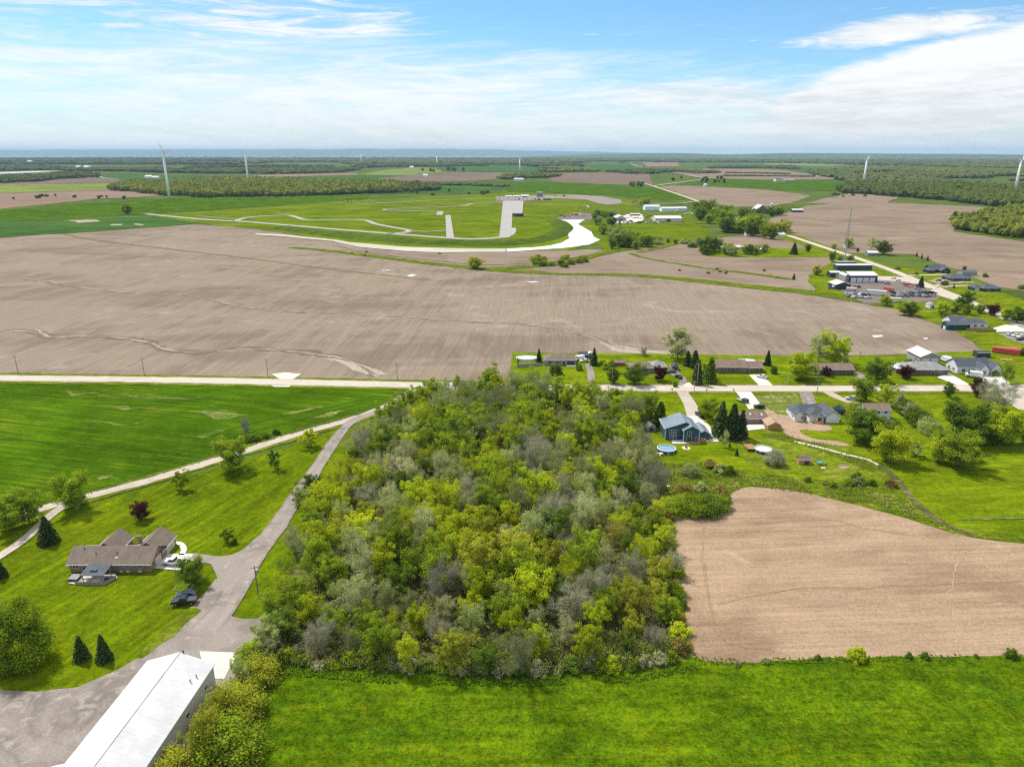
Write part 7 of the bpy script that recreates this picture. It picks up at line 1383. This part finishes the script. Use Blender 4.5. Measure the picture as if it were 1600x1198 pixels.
def turbine(px, py, pt, label, rot=0.3, blade_ang=20, scale=1.0, yaw=0.0, blades=True):
    h = top_h(px, py, pt); r = thing('wind_turbine', label, 'wind turbine', (*G(px, py), 0.0), math.pi / 2 - math.atan2(*G(px, py)) - yaw, 'wind turbines')
    MB().lathe([(3.3 * scale, 0), (2.8 * scale, h * 0.4), (1.8 * scale, h - 1.2)], 16).build('tower', M['turbine'], r, smooth=True)
    MB().box(-1.6, 1.6, -3.0, 6.5, h - 1.19, h + 2.1).build('nacelle', M['turbine'], r)
    hb = MB().lathe([(0.2, 2.2), (1.3, 1.2), (1.6, 0)], 12).build('hub', M['turbine'], r, (0, -3.05, h + 0.5)); hb.rotation_euler = (R(90), 0, 0)
    L = min(40.0, h * 0.36)
    for k in range(3):
        a = R(blade_ang + 120 * k)
        V = []; secs = [(0.8, 0.9, 0.8), (L * 0.18, 1.9, 0.5), (L * 0.5, 1.2, 0.3), (L * 0.85, 0.6, 0.15), (L, 0.15, 0.06)]
        for s, c, t_ in secs: V += [(-c, 0, s), (0, -t_, s), (c, 0, s), (0, t_, s)]
        Fc = [(i * 4 + j, i * 4 + (j + 1) % 4, (i + 1) * 4 + (j + 1) % 4, (i + 1) * 4 + j) for i in range(4) for j in range(4)] + [(0, 1, 2, 3), (16, 17, 18, 19)]
        o = MB().add(V, Fc).build('blade', M['turbine'], r, (0, -4.4, h + 0.5)); o.rotation_euler = (0, a, R(10))
turbine(265, 311, 239, 'nearest wind turbine left of the golden wood', blade_ang=75, yaw=R(38)); turbine(388, 287, 238, 'second wind turbine behind the golden wood', blade_ang=35, yaw=R(25))
turbine(812, 268, 247, 'slim far wind turbine above the race track', blade_ang=60, scale=1.4, yaw=R(5)); turbine(1349, 288, 249, 'wind turbine behind the long right-hand wood', blade_ang=60, scale=1.2, yaw=R(0)); turbine(1585, 302, 250, 'wind turbine at the right edge above the woods', blade_ang=60, yaw=R(0))
turbine(565, 254, 241, 'tiny far wind turbine left of centre', scale=2.2, yaw=R(70)); turbine(683, 259, 243, 'small far wind turbine above the central farm', scale=2, blade_ang=0, yaw=R(60)); 
# lattice radio mast
h = top_h(1318, 414, 324); r = thing('radio_mast', 'tall grey lattice radio mast beside the county road', 'mast', (*G(1318, 414), 0.0))
n = 18; w0, w1 = 1.5, 0.5
def corner(i, s): a = 2 * math.pi * i / 3 + 0.4; w = w0 + (w1 - w0) * s; return (math.cos(a) * w, math.sin(a) * w, h * s)
for i in range(3): MB().tube(corner(i, 0), corner(i, 1), 0.16, 0.12, 6).build('leg', M['galv'], r)
for k in range(n):
    br = MB()
    for i in range(3): br.tube(corner(i, k / n), corner((i + 1) % 3, (k + 1) / n), 0.07, 0.07, 4); br.tube(corner(i, (k + 1) / n), corner((i + 1) % 3, (k + 1) / n), 0.07, 0.07, 4)
    br.build('bracing', M['galv'], r)
for s_ in (0.8, 0.9): MB().lathe([(0.55, 0), (0.5, 0.5)], 10, (1.2, 0, h * s_)).build('dish', M['turbine'], r)
for i, (px, py) in enumerate(((543, 318), (549, 318.5))):
    rr = thing('gantry_post', f"{'left' if i == 0 else 'right'} dark gantry post on the race track back road", 'post', (*G(px, py), 0.0)); MB().tube((0, 0, 0), (0, 0, 9), 0.5, 0.5, 6).build('shaft', M['dark_metal_and_shade'], rr); MB().box(-2.5, 2.5, -0.3, 0.3, 8.4, 9.2).build('crossarm', M['dark_metal_and_shade'], rr)

# ------------------------------------------------------------------ the air
hz = MB().box(-48000, 48000, -2500, 47000, -62, 330)
hm = bpy.data.materials.new('haze'); hm.use_nodes = True; t = hm.node_tree; t.nodes.clear()
pv = t.nodes.new('ShaderNodeVolumePrincipled'); out = t.nodes.new('ShaderNodeOutputMaterial')
pv.inputs['Color'].default_value = (0.52, 0.76, 1.0, 1); pv.inputs['Density'].default_value = 3.2e-5; pv.inputs['Anisotropy'].default_value = 0.0
t.links.new(pv.outputs[0], out.inputs['Volume'])
tag(hz.build('haze', hm), 'thin blue summer haze over the whole countryside', 'haze', kind='stuff')
